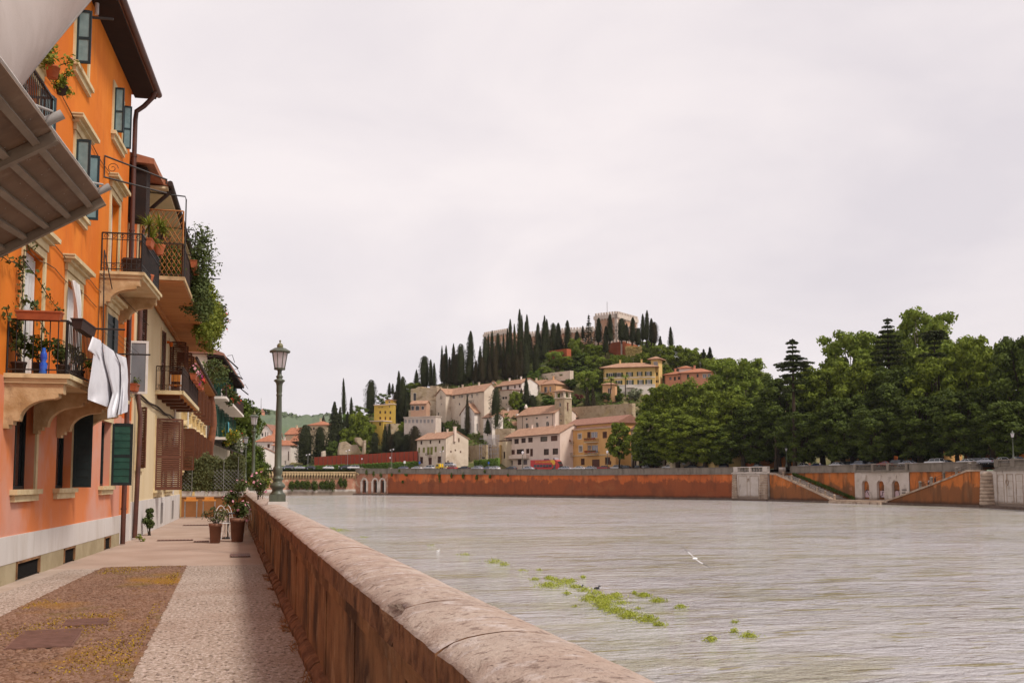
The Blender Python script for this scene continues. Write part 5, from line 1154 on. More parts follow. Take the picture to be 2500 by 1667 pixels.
def right_end():
    A_,B_=WP(2397),WP(2432);t=thing('stone_pier','rounded banded stone buttress at the right end of the river stairs','embankment pier',WP(2414,0,WZ),world=True)
    fr=Fr(A_,B_);mb=MB();mb.fb(fr,-.2,fr.L+.3,-2,.2,WZ-.5,3.6);mb.build('wall',MT['quay_white'],t)
    mb=MB();c=fr.p(fr.L*.5,.2,0);n=9
    for i in range(n):z=WZ+.5+i*.72;r=1.75-.045*i;mb.lathe([(r-.12,z),(r,z+.08),(r+.02,z+.35),(r,z+.6),(r-.12,z+.68)],c,18)
    mb.lathe([(1.1,WZ+.5+n*.72),(.75,WZ+.7+n*.72)],c,16);mb.build('buttress',MT['quay_rustic'],t)
    fr=Fr(WP(2432),WP(2620));L_=fr.L;t=thing('white_embankment','white panelled embankment wall at the right edge with a balustrade on top','embankment wall',fr.p(L_/2,0,WZ),world=True)
    mb=MB();mb.fb(fr,0,L_,-2,0,WZ-.5,3.6);mb.build('wall',MT['quay_white'],t)
    mb=MB();u=.6
    while u<L_-2:
        for x0,x1,z0,z1 in ((u,u+3,WZ+1,WZ+1.1),(u,u+3,2.8,2.9),(u,u+.1,WZ+1.1,2.8),(u+2.9,u+3,WZ+1.1,2.8)):mb.fb(fr,x0,x1,0,.08,z0,z1)
        for z in (-1.4,.2,1.5):mb.fb(fr,u+.1,u+2.9,0,.03,z,z+.05)
        u+=4.2
    mb.tube([fr.p(5.2+.55*math.cos(a/8*6.28),.1,1.3+.6*math.sin(a/8*6.28)) for a in range(9)],.09,5);mb.tube([fr.p(5.2,.12,3.0),fr.p(5.2,.12,2.0)],.08,5);mb.build('panel_moulding',MT['quay_rustic'],t)
    mb=MB();mb.fb(fr,-.3,L_,-2,.4,3.6,3.95);mb.fb(fr,0,L_,-.4,.3,5.55,5.8);mb.fb(fr,0,L_,-.3,.2,3.95,4.35);balusters(mb,fr.p(2.2,0,0),fr.p(L_,0,0),4.35,5.55,60)
    for u in (0,7.5,15):mb.fb(fr,u,u+1.9,-.5,.35,4.35,5.9)
    mb.build('balustrade',MT['quay_coping'],t)
    mb=MB();mb.fb(fr,-3,L_,0,2.2,WZ-.5,WZ+.5);mb.build('base_ledge',MT['quay_base'],t)
right_end()
def river_stairs():
    ib=8.0
    # inner wall with three arched niches
    t=thing('niche_embankment','orange embankment wall behind the river stairs with three arched niches in white stone','embankment wall',PZ(2140,wd(2140)+ib,WZ),world=True)
    def ip(px,z=0.):return PZ(px,wd(px)+ib,z)
    px1=[1879,1960,2034,2088];px2=[2221,2300,2397];
    mb=MB();strip(mb,px1,WZ-.5,3.6,0,1.2,back=ib);mb.build('wall',MT['quay_plaster_ochre'],t);mb=MB();strip(mb,px2,WZ-.5,3.6,0,1.2,back=ib);mb.build('wall',MT['quay_plaster_ochre'],t)
    fr=Fr(ip(2088),ip(2221));L_=fr.L;cs=[fr.uz(x,1190)[0] for x in (2114.5,2151,2188)];H=[(c-1.15,c+1.15,-2.9,1.5) for c in cs]
    mb=MB();wall_holes(mb,fr,0,L_,WZ-.5,3.6,H,.9,o=.15);mb.fb(fr,0,L_,-2,-1.0,WZ-.5,3.6);mb.fb(fr,0,L_,-1,.0,3.4,3.6)
    mb.build('niche_surround',MT['quay_white'],t)
    us=[0]+[x for h in H for x in (h[0],h[1])]+[L_]
    for a,b in zip(us[::2],us[1::2]):
        mb=MB();[mb.fb(fr,a+.02,b-.02,.151,.20,WZ+.7+i*.62,WZ+1.2+i*.62) for i in range(11)];mb.build('rustication',MT['quay_white'],t)
    mb=MB()
    for h in H:
        mb.fb(fr,h[0]+.0,h[1],-.75,-.6,h[2],h[3]);c=(h[0]+h[1])/2
    mb.build('niche_back',MT['quay_plaster_ochre'],t)
    mb=MB()
    for h in H:
        c=(h[0]+h[1])/2
        for i in range(10): # spandrel fill gives the round head
            q,q2=math.pi*i/10,math.pi*(i+1)/10;r0=1.15
            mb.ext([fr.p(c+r0*math.cos(q),-.6,.55+r0*math.sin(q)),fr.p(c+r0*math.cos(q2),-.6,.55+r0*math.sin(q2)),fr.p(c+r0*math.cos(q2)*1.0,-.6,1.75),fr.p(c+r0*math.cos(q)*1.0,-.6,1.75)],fr.n*.73)
            mb.ext([fr.p(c+r0*math.cos(q),.13,.55+r0*math.sin(q)),fr.p(c+(r0+.35)*math.cos(q),.13,.55+(r0+.35)*math.sin(q)),fr.p(c+(r0+.35)*math.cos(q2),.13,.55+(r0+.35)*math.sin(q2)),fr.p(c+r0*math.cos(q2),.13,.55+r0*math.sin(q2))],fr.n*.14)
        mb.ext([fr.p(c-.22,.13,1.75),fr.p(c+.22,.13,1.75),fr.p(c+.4,.13,2.9),fr.p(c-.4,.13,2.9)],fr.n*.25)
    mb.build('niche_arch',MT['quay_white'],t)
    # graffiti in and beside the niches: strokes read like the photograph's
    def stroke(m_,pts,o,r,k=0):m_.tube([fr.p(c,o,z) for c,z in pts],r,4,k,sm=False)
    mb=MB();c=cs[0];stroke(mb,[(c-.5,-.6),(c+.85,-.55),(c+.8,-2.5),(c-.45,-.7),(c-.9,-1.2)],-.56,.10)
    c=cs[1];stroke(mb,[(c-.2,-.6),(c+.9,-.6),(c+.85,-2.4),(c-.8,-2.4),(c-.75,-2.0),(c-.1,-1.9),(c-.1,-1.0),(c+.3,-1.1)],-.56,.09)
    c=cs[2];stroke(mb,[(c-.85,-.9),(c-.7,-.6),(c+.1,-.6),(c+.4,-1.6),(c+.1,-2.2)],-.56,.07);stroke(mb,[(c+.5,-.55),(c+1.0,-.6),(c+.9,-2.0)],-.56,.06)
    u=L_-1.5
    for z,n in ((-.7,5),(-1.35,4)):
        for i in range(n):stroke(mb,[(u-.7+i*.3,z),(u-.65+i*.3,z+.4),(u-.5+i*.3,z),(u-.62+i*.3,z+.15)],.22,.035)
    mb.build('graffiti',MT['graffiti_black'],t)
    mb=MB();
    for c in cs:mb.fb(fr,c-.9,c+.9,-.595,-.58,-2.4,-.8)
    mb.build('graffiti_fill',MT['graffiti_pale'],t)
    fr2=Fr(ip(1960),ip(2088));
    def letters(m_,f,word,u,z,h,o,r):
        G_={'S':[(.9,1),(.2,1),(0,.75),(.2,.5),(.8,.5),(1,.25),(.8,0),(0,0)],'U':[(0,1),(0,.2),(.3,0),(.7,0),(1,.2),(1,1)],'F':[(1,1),(0,1),(0,.5),(.7,.5),(0,.5),(0,0)],'I':[(.5,0),(.5,1)],'A':[(0,0),(.5,1),(1,0),(.8,.4),(.2,.4)],'T':[(0,1),(1,1),(.5,1),(.5,0)],'N':[(0,0),(0,1),(1,0),(1,1)],'M':[(0,0),(0,1),(.5,.5),(1,1),(1,0)],'O':[(0,0),(0,1),(1,1),(1,0),(0,0)],'C':[(1,1),(0,1),(0,0),(1,0)],'E':[(1,1),(0,1),(0,.5),(.8,.5),(0,.5),(0,0),(1,0)],'B':[(0,0),(0,1),(.8,1),(.8,.5),(0,.5),(1,.5),(1,0),(0,0)]}
        for ch in word:
            if ch in G_:m_.tube([f.p(u+x*h*.55,o,z+y*h) for x,y in G_[ch]],r,4,sm=False)
            u+=h*.8
    mb=MB();u=fr2.uz(2021,1165)[0];letters(mb,fr2,'SUFIA',u,1.75,.85,.03,.07);letters(mb,fr2,'TI AMO',u+2.6,.95,.7,.03,.055);mb.fb(fr2,u+6.6,u+9.4,0,.02,-.9,.2);mb.build('graffiti',MT['graffiti_white'],t)
    mb=MB();letters(mb,fr2,'CUORE'.replace('R','B'),u+6.8,-.65,.55,.04,.05);mb.build('graffiti',MT['wall_rose'],t)
    mb=MB();pxs=[1879,1960,2034,2088,2150,2221,2300,2397];f=lambda x:ztop(x)-1.72
    strip(mb,pxs,3.6,3.9,.38,1.0,back=ib);
    strip(mb,[1930,2034,2088],3.9,lambda x:ztop(x)-.2,.1,.4,back=ib);strip(mb,[2221,2300,2397],3.9,lambda x:ztop(x)-.2,.1,.4,back=ib);strip(mb,[2088,2221],3.9,4.25,.2,.4,back=ib)
    strip(mb,[1930]+pxs[2:],lambda x:ztop(x)-.2,ztop,.28,.6,back=ib)
    for x in (2090,2133,2170,2216):strip(mb,[x-3,x+3],3.9,lambda x:ztop(x)+.1,.4,.6,back=ib)
    balusters(mb,ip(2095),ip(2214),4.25,5.35,44);mb.build('parapet',MT['quay_coping'],t)
    # landing and outer stair walls
    t=thing('river_stairs','double flight of stone river stairs between sloping orange walls with bollard posts','stairs',PZ(2090,wd(2090)+3,WZ),world=True)
    mb=MB();strip(mb,[2028,2090,2166],WZ-.5,-3.05,.6,8.2);strip(mb,[2034,2160],WZ-.5,-3.35,1.6,0);mb.build('landing',MT['quay_rustic'],t)
    def flight(xa,xb,xe,za,zb):
        """sloping wall from top (xa,za) to foot (xb,zb), level part to xe"""
        mb=MB();n=8;xs=[xa+(xb-xa)*i/n for i in range(n+1)];zf=lambda x:za+(zb-za)*(x-xa)/(xb-xa)
        if xb<xa:xs=xs[::-1]
        strip(mb,xs,WZ-.5,zf,0,.8)
        lo,hi=sorted((xa,xe));strip(mb,[lo,hi],WZ-.5,za,0,.8)
        mb.build('outer_wall',MT['quay_plaster_ochre'],t)
        mb=MB();strip(mb,xs,lambda x:zf(x)+.002,lambda x:zf(x)+.38,.22,1.0);strip(mb,[lo,hi],za+.002,za+.38,.22,1.0);mb.build('coping',MT['quay_rustic'],t)
        mb=MB();strip(mb,sorted([lo,hi,xb]),WZ-.5,WZ+.45,.9,0);mb.build('base_ledge',MT['quay_base'],t)
        mb=MB();m=20
        for i in range(m):x0=xa+(xb-xa)*i/m;x1=xa+(xb-xa)*(i+1)/m;s=sorted((x0,x1));strip(mb,s,zf(x0)-1.1,zf(x0)-.15,-.9,7.6);
        mb.build('steps',MT['quay_white'],t)
        return zf
    zf=flight(1894,2034,1879,3.15,-3.5)
    for i,x in enumerate((1913,1933,1953,1974,1995,2014,2036)):
        z=zf(min(x,2034))+.3;mb=MB();c=WP(x,.4);c.z=z;mb.lathe([(.28,0),(.30,.15),(.27,.25),(.27,1.15),(.33,1.2),(.30,1.35),(.1,1.45)],c,8);mb.build('bollard',MT['quay_rustic'],t)
    mb=MB();
    for h in (.6,1.0):mb.tube([WP(x,.4,zf(x)+.3+h) for x in (1900,1960,2034)],.035,4)
    for i in range(12):x=1903+i*11;mb.tube([WP(x,.4,zf(x)+.3),WP(x,.4,zf(x)+1.3)],.03,4)
    mb.build('handrail',MT['iron_brown'],t)
    zf=flight(2362,2158,2397,3.5,-3.35)
    for x in (2246,2274,2305,2336,2368):c=WP(x,.4);c.z=min(zf(x),3.5)+.3;mb=MB();mb.lathe([(.30,0),(.32,.15),(.29,.25),(.29,1.2),(.37,1.28),(.34,1.5),(.1,1.65)],c,8);mb.build('bollard',MT['quay_coping'],t)
    mb=MB()
    for h in (.6,1.1):mb.tube([WP(x,.4,min(zf(x),3.5)+.3+h) for x in (2246,2305,2362,2397)],.035,4)
    for i in range(13):x=2240+i*12;mb.tube([WP(x,.4,min(zf(x),3.5)+.3),WP(x,.4,min(zf(x),3.5)+1.45)],.03,4)
    mb.build('handrail',MT['iron_brown'],t)
    # weeds along the left flight
    rs=np.random.RandomState(3);n=1500;xs=rs.uniform(1935,2085,n);zz=3.3-(xs-1935)/150*6.3+rs.uniform(-.2,.5,n);p=np.array([tuple(PZ(x,wd(x)+7.2+rs.uniform(-.5,.4),z)) for x,z in zip(xs,zz)]);c0=p.mean(0)
    me=leaf_mesh('stair_weeds',p-c0,np.tile([0,-1.,.6],(n,1)),.28,MT['leaf_hill'],3,.9);o=obj('stair_weeds',me);o.location=tuple(c0);o['kind']='stuff';tag(o,'green weeds growing along the wall of the left river stairs','weeds')
    mb=MB();c=WP(1886,3,3.4);mb.fb(Fr(WP(1880),WP(1896)),0,1.6,-4,-3,3.3,5.2);
    ob=mb.build('gate_pier',MT['quay_white']);rebase(ob);tag(ob,'white stone gate pier at the head of the left river stairs','pier')
    ob=MB();ob.lathe([(.35,0),(.42,.1),(.42,1.2),(.3,1.35)],(0,0,0),10);
    for i,x in enumerate((1892,1882)):pass
river_stairs()
def road():
    xs=list(range(520,2860,20));mb=MB();vs=[]
    for x in xs:
        for b in (.35,12,30,90):vs.append(PZ(x,wd(x)+b+(8 if 1877<x<2397 and b<1 else 0),zroad(x)))
    mb.add(vs,[(i*4+j,(i+1)*4+j,(i+1)*4+j+1,i*4+j+1) for i in range(len(xs)-1) for j in range(3)],0,False);mb.build('quay_road',MT['asphalt'],kind='structure')
    q=[PZ(380,480,2.4),PZ(1800,345,2.4),PZ(2900,240,2.4),PZ(2900,2400,2.4),PZ(300,2400,2.4)];mb=MB();mb.add(q,[(0,1,2,3,4)]);mb.build('valley_ground',MT['hill_ground'],kind='structure')
road()
def wall_bushes():
    specs=[(712,16,1172,27),(726,15,1170,26),(739,15,1172,22),(750,17,1170,28),(768,17,1170,30),(786,14,1172,24),(798,15,1170,28),(811,17,1168,33),(832,13,1166,24),(842,12,1168,24)]
    for i,(x,w_,y,h) in enumerate(specs):
        D=wd(x)-1.0;c=P(x,y+h*.5,D);s=D/F;t=thing('hanging_bush',ORD[i]+' dark caper bush from the left hanging on the corbelled embankment','bush',c,group='bushes hanging on the old embankment');rs=np.random.RandomState(i+100)
        cs=[(0,0,h*s*.12),(w_*s*.1,0,-h*s*.15),(-w_*s*.08,0,0)];p,nn=ell_pts(rs,cs,[(w_*s*.45,.9,h*s*.36)]*3,800,shell=.5);obj('foliage',leaf_mesh('foliage',p,nn,.22,MT['leaf_dark'],i,1.,.6),t)
    specs=[(895,1156,8,16),(912,1158,5,16),(930,1162,9,16),(956,1160,5,10),(992,1160,12,8),(983,1177,6,7),(1073,1168,8,30),(1164,1168,10,18),(1196,1164,6,10),(1102,1162,5,16),(1131,1164,8,20),(1183,1152,5,10),(1240,1160,4,6),(975,1150,6,8)]
    for i,(x,y,w_,h) in enumerate(specs):
        D=wd(x)-.5;c=P(x,y,D);s=D/F;t=thing('wall_weed',ORD[i]+' small weed from the left rooted in the red embankment or its arcade','weed',c,group='weeds on the red embankment');rs=np.random.RandomState(i+200)
        p,nn=ell_pts(rs,[(0,0,0),(0,0,h*s*.2)],[(w_*s*.5,.4,h*s*.4)]*2,180,shell=.3);obj('foliage',leaf_mesh('foliage',p,nn,.2,MT['leaf_hill'],i,1.,.6),t)
wall_bushes()
# ---------------------------------------------------------------- hillside
HX=[560,640,760,860,960,1060,1160,1260,1360,1460,1560,1660,1760,1860,2000,2200,2400]
HD0=[430,425,415,412,405,392,382,385,375,362,345,335,330,325,318,300,290];HY0=[1142,1142,1138,1135,1133,1130,1128,1128,1128,1128,1130,1132,1132,1132,1134,1134,1134]
HD1=[475,475,475,472,470,465,468,474,478,482,482,478,470,465,460,440,430];HY1=[1135,1125,1100,1030,985,940,905,872,856,846,850,880,905,940,1000,1060,1100]
def hp(px):return [float(np.interp(px,HX,a)) for a in (HD0,HY0,HD1,HY1)]
def TD(px,py):
    d0,y0,d1,y1=hp(px);return d0+max(-.1,min(1.2,(y0-py)/(y0-y1)))*(d1-d0)
def T(px,py):return P(px,py,TD(px,py))
def hill():
    xs=list(range(560,2420,10));ss=[-.12,0]+[i/26 for i in range(1,27)]+[1.15,1.5,2.2,3.5];vs=[];rs=random.Random(1)
    for x in xs:
        d0,y0,d1,y1=hp(x)
        for s in ss:
            D=d0+(d1-d0)*s
            if s<0:v=PZ(x,D,zroad(x)-.3)
            elif s<=1:v=P(x,y0+(y1-y0)*s,D);v.z+=(math.sin(x*.13+s*9)*.5+math.sin(x*.31-s*17)*.4+rs.uniform(-.35,.35))*(1 if 0<s<1 else 0)-.3
            else:z1=ZD(y1,d1);v=PZ(x,D,z1-(D-d1)*.22)
            vs.append(v)
    n=len(ss);mb=MB();mb.add(vs,[(i*n+j,(i+1)*n+j,(i+1)*n+j+1,i*n+j+1) for i in range(len(xs)-1) for j in range(n-1)],0,True);mb.build('hillside',MT['hill_ground'],kind='structure')
    # far blue hills
    for nm,D,ridge,mat in (('far_hills',1500,[(380,1010),(520,1005),(596,1000),(610,998),(640,1006),(665,1008),(690,1010),(720,1017),(740,1019),(765,1017),(790,1012),(810,1010),(840,1012),(900,1030),(1100,1080),(2600,1120)],'far_hill'),):
        xs=list(range(380,2600,6));vs=[];rx=[r[0] for r in ridge];ry=[r[1] for r in ridge]
        for x in xs:
            y=float(np.interp(x,rx,ry))+rs.uniform(-1.2,1.2)
            for j,(f,dd) in enumerate(((0,-450),(.3,-330),(.6,-180),(.85,-70),(1,0),(.8,200))):D_=D+dd;zt=ZD(y,D);v=PZ(x,D_,2+(zt-2)*f+(math.sin(x*.05+j*2)*3+rs.uniform(-2,2) if 0<j<5 else 0));vs.append(v)
        mb=MB();mb.add(vs,[(i*6+j,(i+1)*6+j,(i+1)*6+j+1,i*6+j+1) for i in range(len(xs)-1) for j in range(5)],0,True);mb.build(nm,MT[mat],kind='structure')
    rs2=np.random.RandomState(9);n=5200;x=rs2.uniform(520,900,n);f=rs2.uniform(.25,1.0,n);y=np.interp(x,rx,ry);D=1500-450*(1-f)**1.3;pts=[]
    for a,b,c,d in zip(x,f,y,D):v=PZ(a,d,2+(ZD(c,1500)-2)*b+rs2.uniform(-1,2.5));pts.append(tuple(v))
    p=np.array(pts);c0=p.mean(0);me=leaf_mesh('far_wood',p-c0,np.tile([0,-.5,1.],(n,1)),4.2,M('leaf_far',(.10,.125,.075),(.08,.105,.065),.02,.95,island=(.13,.155,.085)),4,.5,.8);o=obj('far_woods',me);o.location=tuple(c0);o['kind']='stuff';tag(o,'woods covering the distant blue-green hill','wood')
    t=thing('radio_mast','thin radio mast on the distant hill','mast',P(637,1008,1490));mb=MB();mb.tube([(0,0,0),(0,0,17)],[.8,.25],5);mb.tube([(0,0,8),(0,0,22)],.3,4);mb.build('mast',MT['win_grey'],t)
    t=thing('hill_tower','small pink tower house beside the radio mast on the distant hill','tower',P(640,1018,1470));mb=MB();mb.box(-3.5,-3,0,3.5,3,7.5);mb.build('wall',MT['wall_rose'],t);mb=MB();mb.lathe([(5,7.5),(2.6,10),(.4,12.5)],n=4,sm=False,ph=R(45));mb.build('roof',MT['roof_dull'],t)
    for i,(x,ww,y0,y1) in enumerate(((643,3,998,1012),(650,14,999,1010),(657,3,1000,1014))):
        c=P(x,y1,1485);s=1485/F;t=thing('hill_tree',('slim dark tree left of','round grey-green grove above','slim dark tree right of')[i]+' the pink tower on the distant hill','tree',c);p,nn=ell_pts(np.random.RandomState(i),[(0,0,(y1-y0)*s*.5)],[(ww*s*.5,3,(y1-y0)*s*.5)],120);obj('crown',leaf_mesh('crown',p,nn,1.6,MT['leaf_dark'],i),t);mb=MB();mb.tube([(0,0,-2),(0,0,(y1-y0)*s*.5)],.5,5);mb.build('trunk',MT['bark'],t)
hill()
# ---------------------------------------------------------------- hillside buildings
def bld(name,label,cr,xa,yea,xb,yeb,yb,DA,W,wall,roof=('gable',2.5,'roof_tile'),wins=(),cat='house',ov=.6,sink=1.5,side=(),trim=None,keep=False,DB=None):
    """cr=(ox,oy,s) crop transform; facade from xa to xb (eave at yea / yeb), base yb"""
    ox,oy,s=cr;X=lambda x:ox+x/s;Y=lambda y:oy+y/s
    pa,pb_=X(xa),X(xb);ya,yb_=Y(yea),Y(yeb)
    if DB is None:DB=DA*(1172-ya)/(1172-yb_)
    ze=ZD(ya,DA);z0=ZD(Y(yb),DA)-sink
    fr=Fr(PZ(pa,DA,0),PZ(pb_,DB,0));L_=fr.L;r=thing(name,label,cat,fr.p(L_/2,-W/2,z0+sink),world=True)
    rects=[]
    for w_ in wins:
        u0,u1,a,b=fr.rect(X(w_[0]),Y(w_[1]),X(w_[2]),Y(w_[3]));a=max(a,z0+.1);b=min(b,ze-.1);u0=max(u0,.05);u1=min(u1,L_-.05)
        if u1-u0>.15 and b-a>.15:rects.append((u0,u1,a,b,w_[4] if len(w_)>4 else ''))
    mb=MB();wall_holes(mb,fr,0,L_,z0,ze,[q[:4] for q in rects],.3)
    gable=roof[0];h=roof[1] if len(roof)>1 else 0;Wm=MT[wall]
    body_rest(mb,fr,0,L_,z0,ze,W)
    if gable in ('gable',):
        for u in (0,L_):mb.add([fr.p(u,0,ze),fr.p(u,-W,ze),fr.p(u,-W/2,ze+h)],[(0,1,2)],0,False)
    if gable=='front':
        mb.add([fr.p(0,0,ze),fr.p(L_,0,ze),fr.p(L_/2,0,ze+h)],[(0,1,2)],0,False);mb.add([fr.p(0,-W,ze),fr.p(L_,-W,ze),fr.p(L_/2,-W,ze+h)],[(2,1,0)],0,False)
    mb.build('wall',Wm,r)
    for (u0,u1,a,b,st) in rects:
        pane='pane';fm='win_frame'
        if 'B' in st:fm='win_brown'
        if 'G' in st:fm='win_green'
        if 'l' in st:pane='pane_light'
        if 'O' in st:pane='win_olive';fm='win_olive'
        if 'R' in st:pane='win_brown';fm='win_brown'
        if 'D' in st:pane='win_brown'
        m=MB();t=min(.13,(u1-u0)*.14)
        if 'S' in st: # proud stone surround
            for x0,x1,c,d in ((u0-.25,u0,a-.15,b+.25),(u1,u1+.25,a-.15,b+.25),(u0,u1,b,b+.25),(u0,u1,a-.2,a)):m.fb(fr,x0,x1,-.05,.08,c,d)
        for x0,x1,c,d in ((u0,u0+t,a,b),(u1-t,u1,a,b),(u0+t,u1-t,a,a+t),(u0+t,u1-t,b-t,b)):m.fb(fr,x0,x1,-.22,-.12,c,d)
        if 'n' not in st and u1-u0>.8:um=(u0+u1)/2;m.fb(fr,um-t*.5,um+t*.5,-.22,-.11,a+t,b-t)
        if u1-u0>1.9 and 'n' not in st:
            for f in (.25,.75):um=u0+(u1-u0)*f;m.fb(fr,um-t*.4,um+t*.4,-.22,-.11,a+t,b-t)
        if 'A' in st: # round head
            c=(u0+u1)/2;rr=(u1-u0)/2;zc=b-rr*.0
            zc=b-rr
            for i in range(8):
                q,q2=math.pi*i/8,math.pi*(i+1)/8;m.ext([fr.p(c+rr*math.cos(q),-.2,zc+rr*math.sin(q)),fr.p(c+rr*math.cos(q2),-.2,zc+rr*math.sin(q2)),fr.p(c+rr*math.cos(q2),-.2,b+.05),fr.p(c+rr*math.cos(q),-.2,b+.05)],fr.n*.22)
        wn_=m.build('window',MT[trim or fm] if 'A' in st and 'S' in st else MT[fm],r)
        m=MB();m.fb(fr,u0,u1,-.29,-.235,a,b);m.build('pane',MT[pane],wn_)
        if 'H' in st: # open shutters either side
            w2=(u1-u0)*.5
            for x0,x1 in ((u0-w2,u0-.03),(u1+.03,u1+w2)):m=MB();m.fb(fr,x0,x1,.03,.1,a,b);m.build('shutter',MT['win_green'],wn_)
    rm=MT[roof[2]] if len(roof)>2 else None
    if gable=='gable':
        mb=MB();t=.28;k=ov*h/(W/2)
        mb.ext([fr.p(-ov*.5,ov,ze-k+.05),fr.p(-ov*.5,ov,ze-k+.05+t),fr.p(-ov*.5,-W/2,ze+h+.05+t),fr.p(-ov*.5,-W-ov,ze-k+.05+t),fr.p(-ov*.5,-W-ov,ze-k+.05),fr.p(-ov*.5,-W/2,ze+h+.05)],fr.d*(L_+ov));ro=mb.build('roof',rm,r)
        mb=MB();mb.tube([fr.p(-ov*.5,ov+.08,ze-k+.15),fr.p(L_+ov*.5,ov+.08,ze-k+.15)],.09,5);mb.build('gutter',MT['soffit_brown'],ro)
    elif gable=='front':
        mb=MB();t=.28;k=ov*h/(L_/2)
        mb.ext([fr.p(-ov,.4,ze-k+.05),fr.p(-ov,.4,ze-k+.05+t),fr.p(L_/2,.4,ze+h+t+.05),fr.p(L_+ov,.4,ze-k+.05+t),fr.p(L_+ov,.4,ze-k+.05),fr.p(L_/2,.4,ze+h+.05)],-fr.n*(W+.8));mb.build('roof',rm,r)
    elif gable=='hip':
        mb=MB();i=min(W,L_)/2*.98;o=ov;e0=ze+.02
        lo=[fr.p(-o,o,e0),fr.p(L_+o,o,e0),fr.p(L_+o,-W-o,e0),fr.p(-o,-W-o,e0)];hi=[v+Vector((0,0,.22)) for v in lo]
        ri=[fr.p(i,-W/2,ze+h),fr.p(L_-i,-W/2,ze+h)] if L_>=W else [fr.p(L_/2,-i,ze+h),fr.p(L_/2,-W+i,ze+h)]
        if L_>=W:fs=[(4,5,9,8),(5,6,9),(6,7,8,9),(7,4,8)]
        else:fs=[(4,5,8),(5,6,9,8),(6,7,9),(7,4,8,9)]
        mb.add(lo+hi+ri,[(3,2,1,0),(0,1,5,4),(1,2,6,5),(2,3,7,6),(3,0,4,7)]+fs,0,False);mb.build('roof',rm,r)
        if ov>.8:mb=MB();mb.fb(fr,-o+.1,L_+o-.1,-W-o+.1,o-.1,ze-.35,e0-.02);
    elif gable=='flat':
        mb=MB();mb.fb(fr,-.25,L_+.25,-W-.25,.25,ze+.002,ze+.35);mb.build('roof',rm or Wm,r)
    if gable in ('gable','hip') and L_>6 and cat in ('house','villa','convent','apartment block'):
        for q in ((.28,.7) if L_>14 else (.35,)):m=MB();u=L_*q;m.fb(fr,u,u+.7,-W*.42-.5,-W*.42,ze+h*.4,ze+h+1.1);m.fb(fr,u-.1,u+.8,-W*.42-.6,-W*.42+.1,ze+h+1.102,ze+h+1.3);m.build('chimney',Wm,r)
        m=MB();m.tube([fr.p(.25,.1,ze-.1),fr.p(.25,.1,z0)],.07,4);m.build('downpipe',MT['soffit_brown'],r)
        m=MB();u=L_*.55;m.tube([fr.p(u,-W*.5,ze+h*.6),fr.p(u,-W*.5,ze+h+2.2)],.05,4);m.tube([fr.p(u-.7,-W*.5,ze+h+2),fr.p(u+.7,-W*.5,ze+h+2.1)],.04,4);m.build('aerial',MT['win_grey'],r)
    return fr,r,ze,z0,L_
C2=(1000,740,3.5625);C3=(1380,740,3.564);C4=(880,900,5.6);C5=(1200,920,6.03);CL=(600,960,5.6)
def chimney(fr,r,u,o,z,w_,h,mat='wall_pink'):
    mb=MB();mb.fb(fr,u,u+w_,o-w_,o,z-3,z+h);mb.fb(fr,u-.12,u+w_+.12,o-w_-.12,o+.12,z+h+.002,z+h+.25);mb.build('chimney',MT[mat],r)
def balc(fr,r,u0,u1,z,off=1.1,h=1.0,mat='iron_brown',slab='wall_pink',solid=False):
    mb=MB();mb.fb(fr,u0,u1,0,off,z-.18,z);b=mb.build('balcony',MT[slab],r);mb=MB()
    if solid:mb.fb(fr,u0,u1,off-.12,off,z+.002,z+h);mb.fb(fr,u0,u0+.12,0,off-.12,z+.002,z+h);mb.fb(fr,u1-.12,u1,0,off-.12,z+.002,z+h)
    else:railing(mb,fr,u0+.05,u1-.05,off-.06,z,h,.3,t=.03)
    mb.build('railing',MT[mat],b)
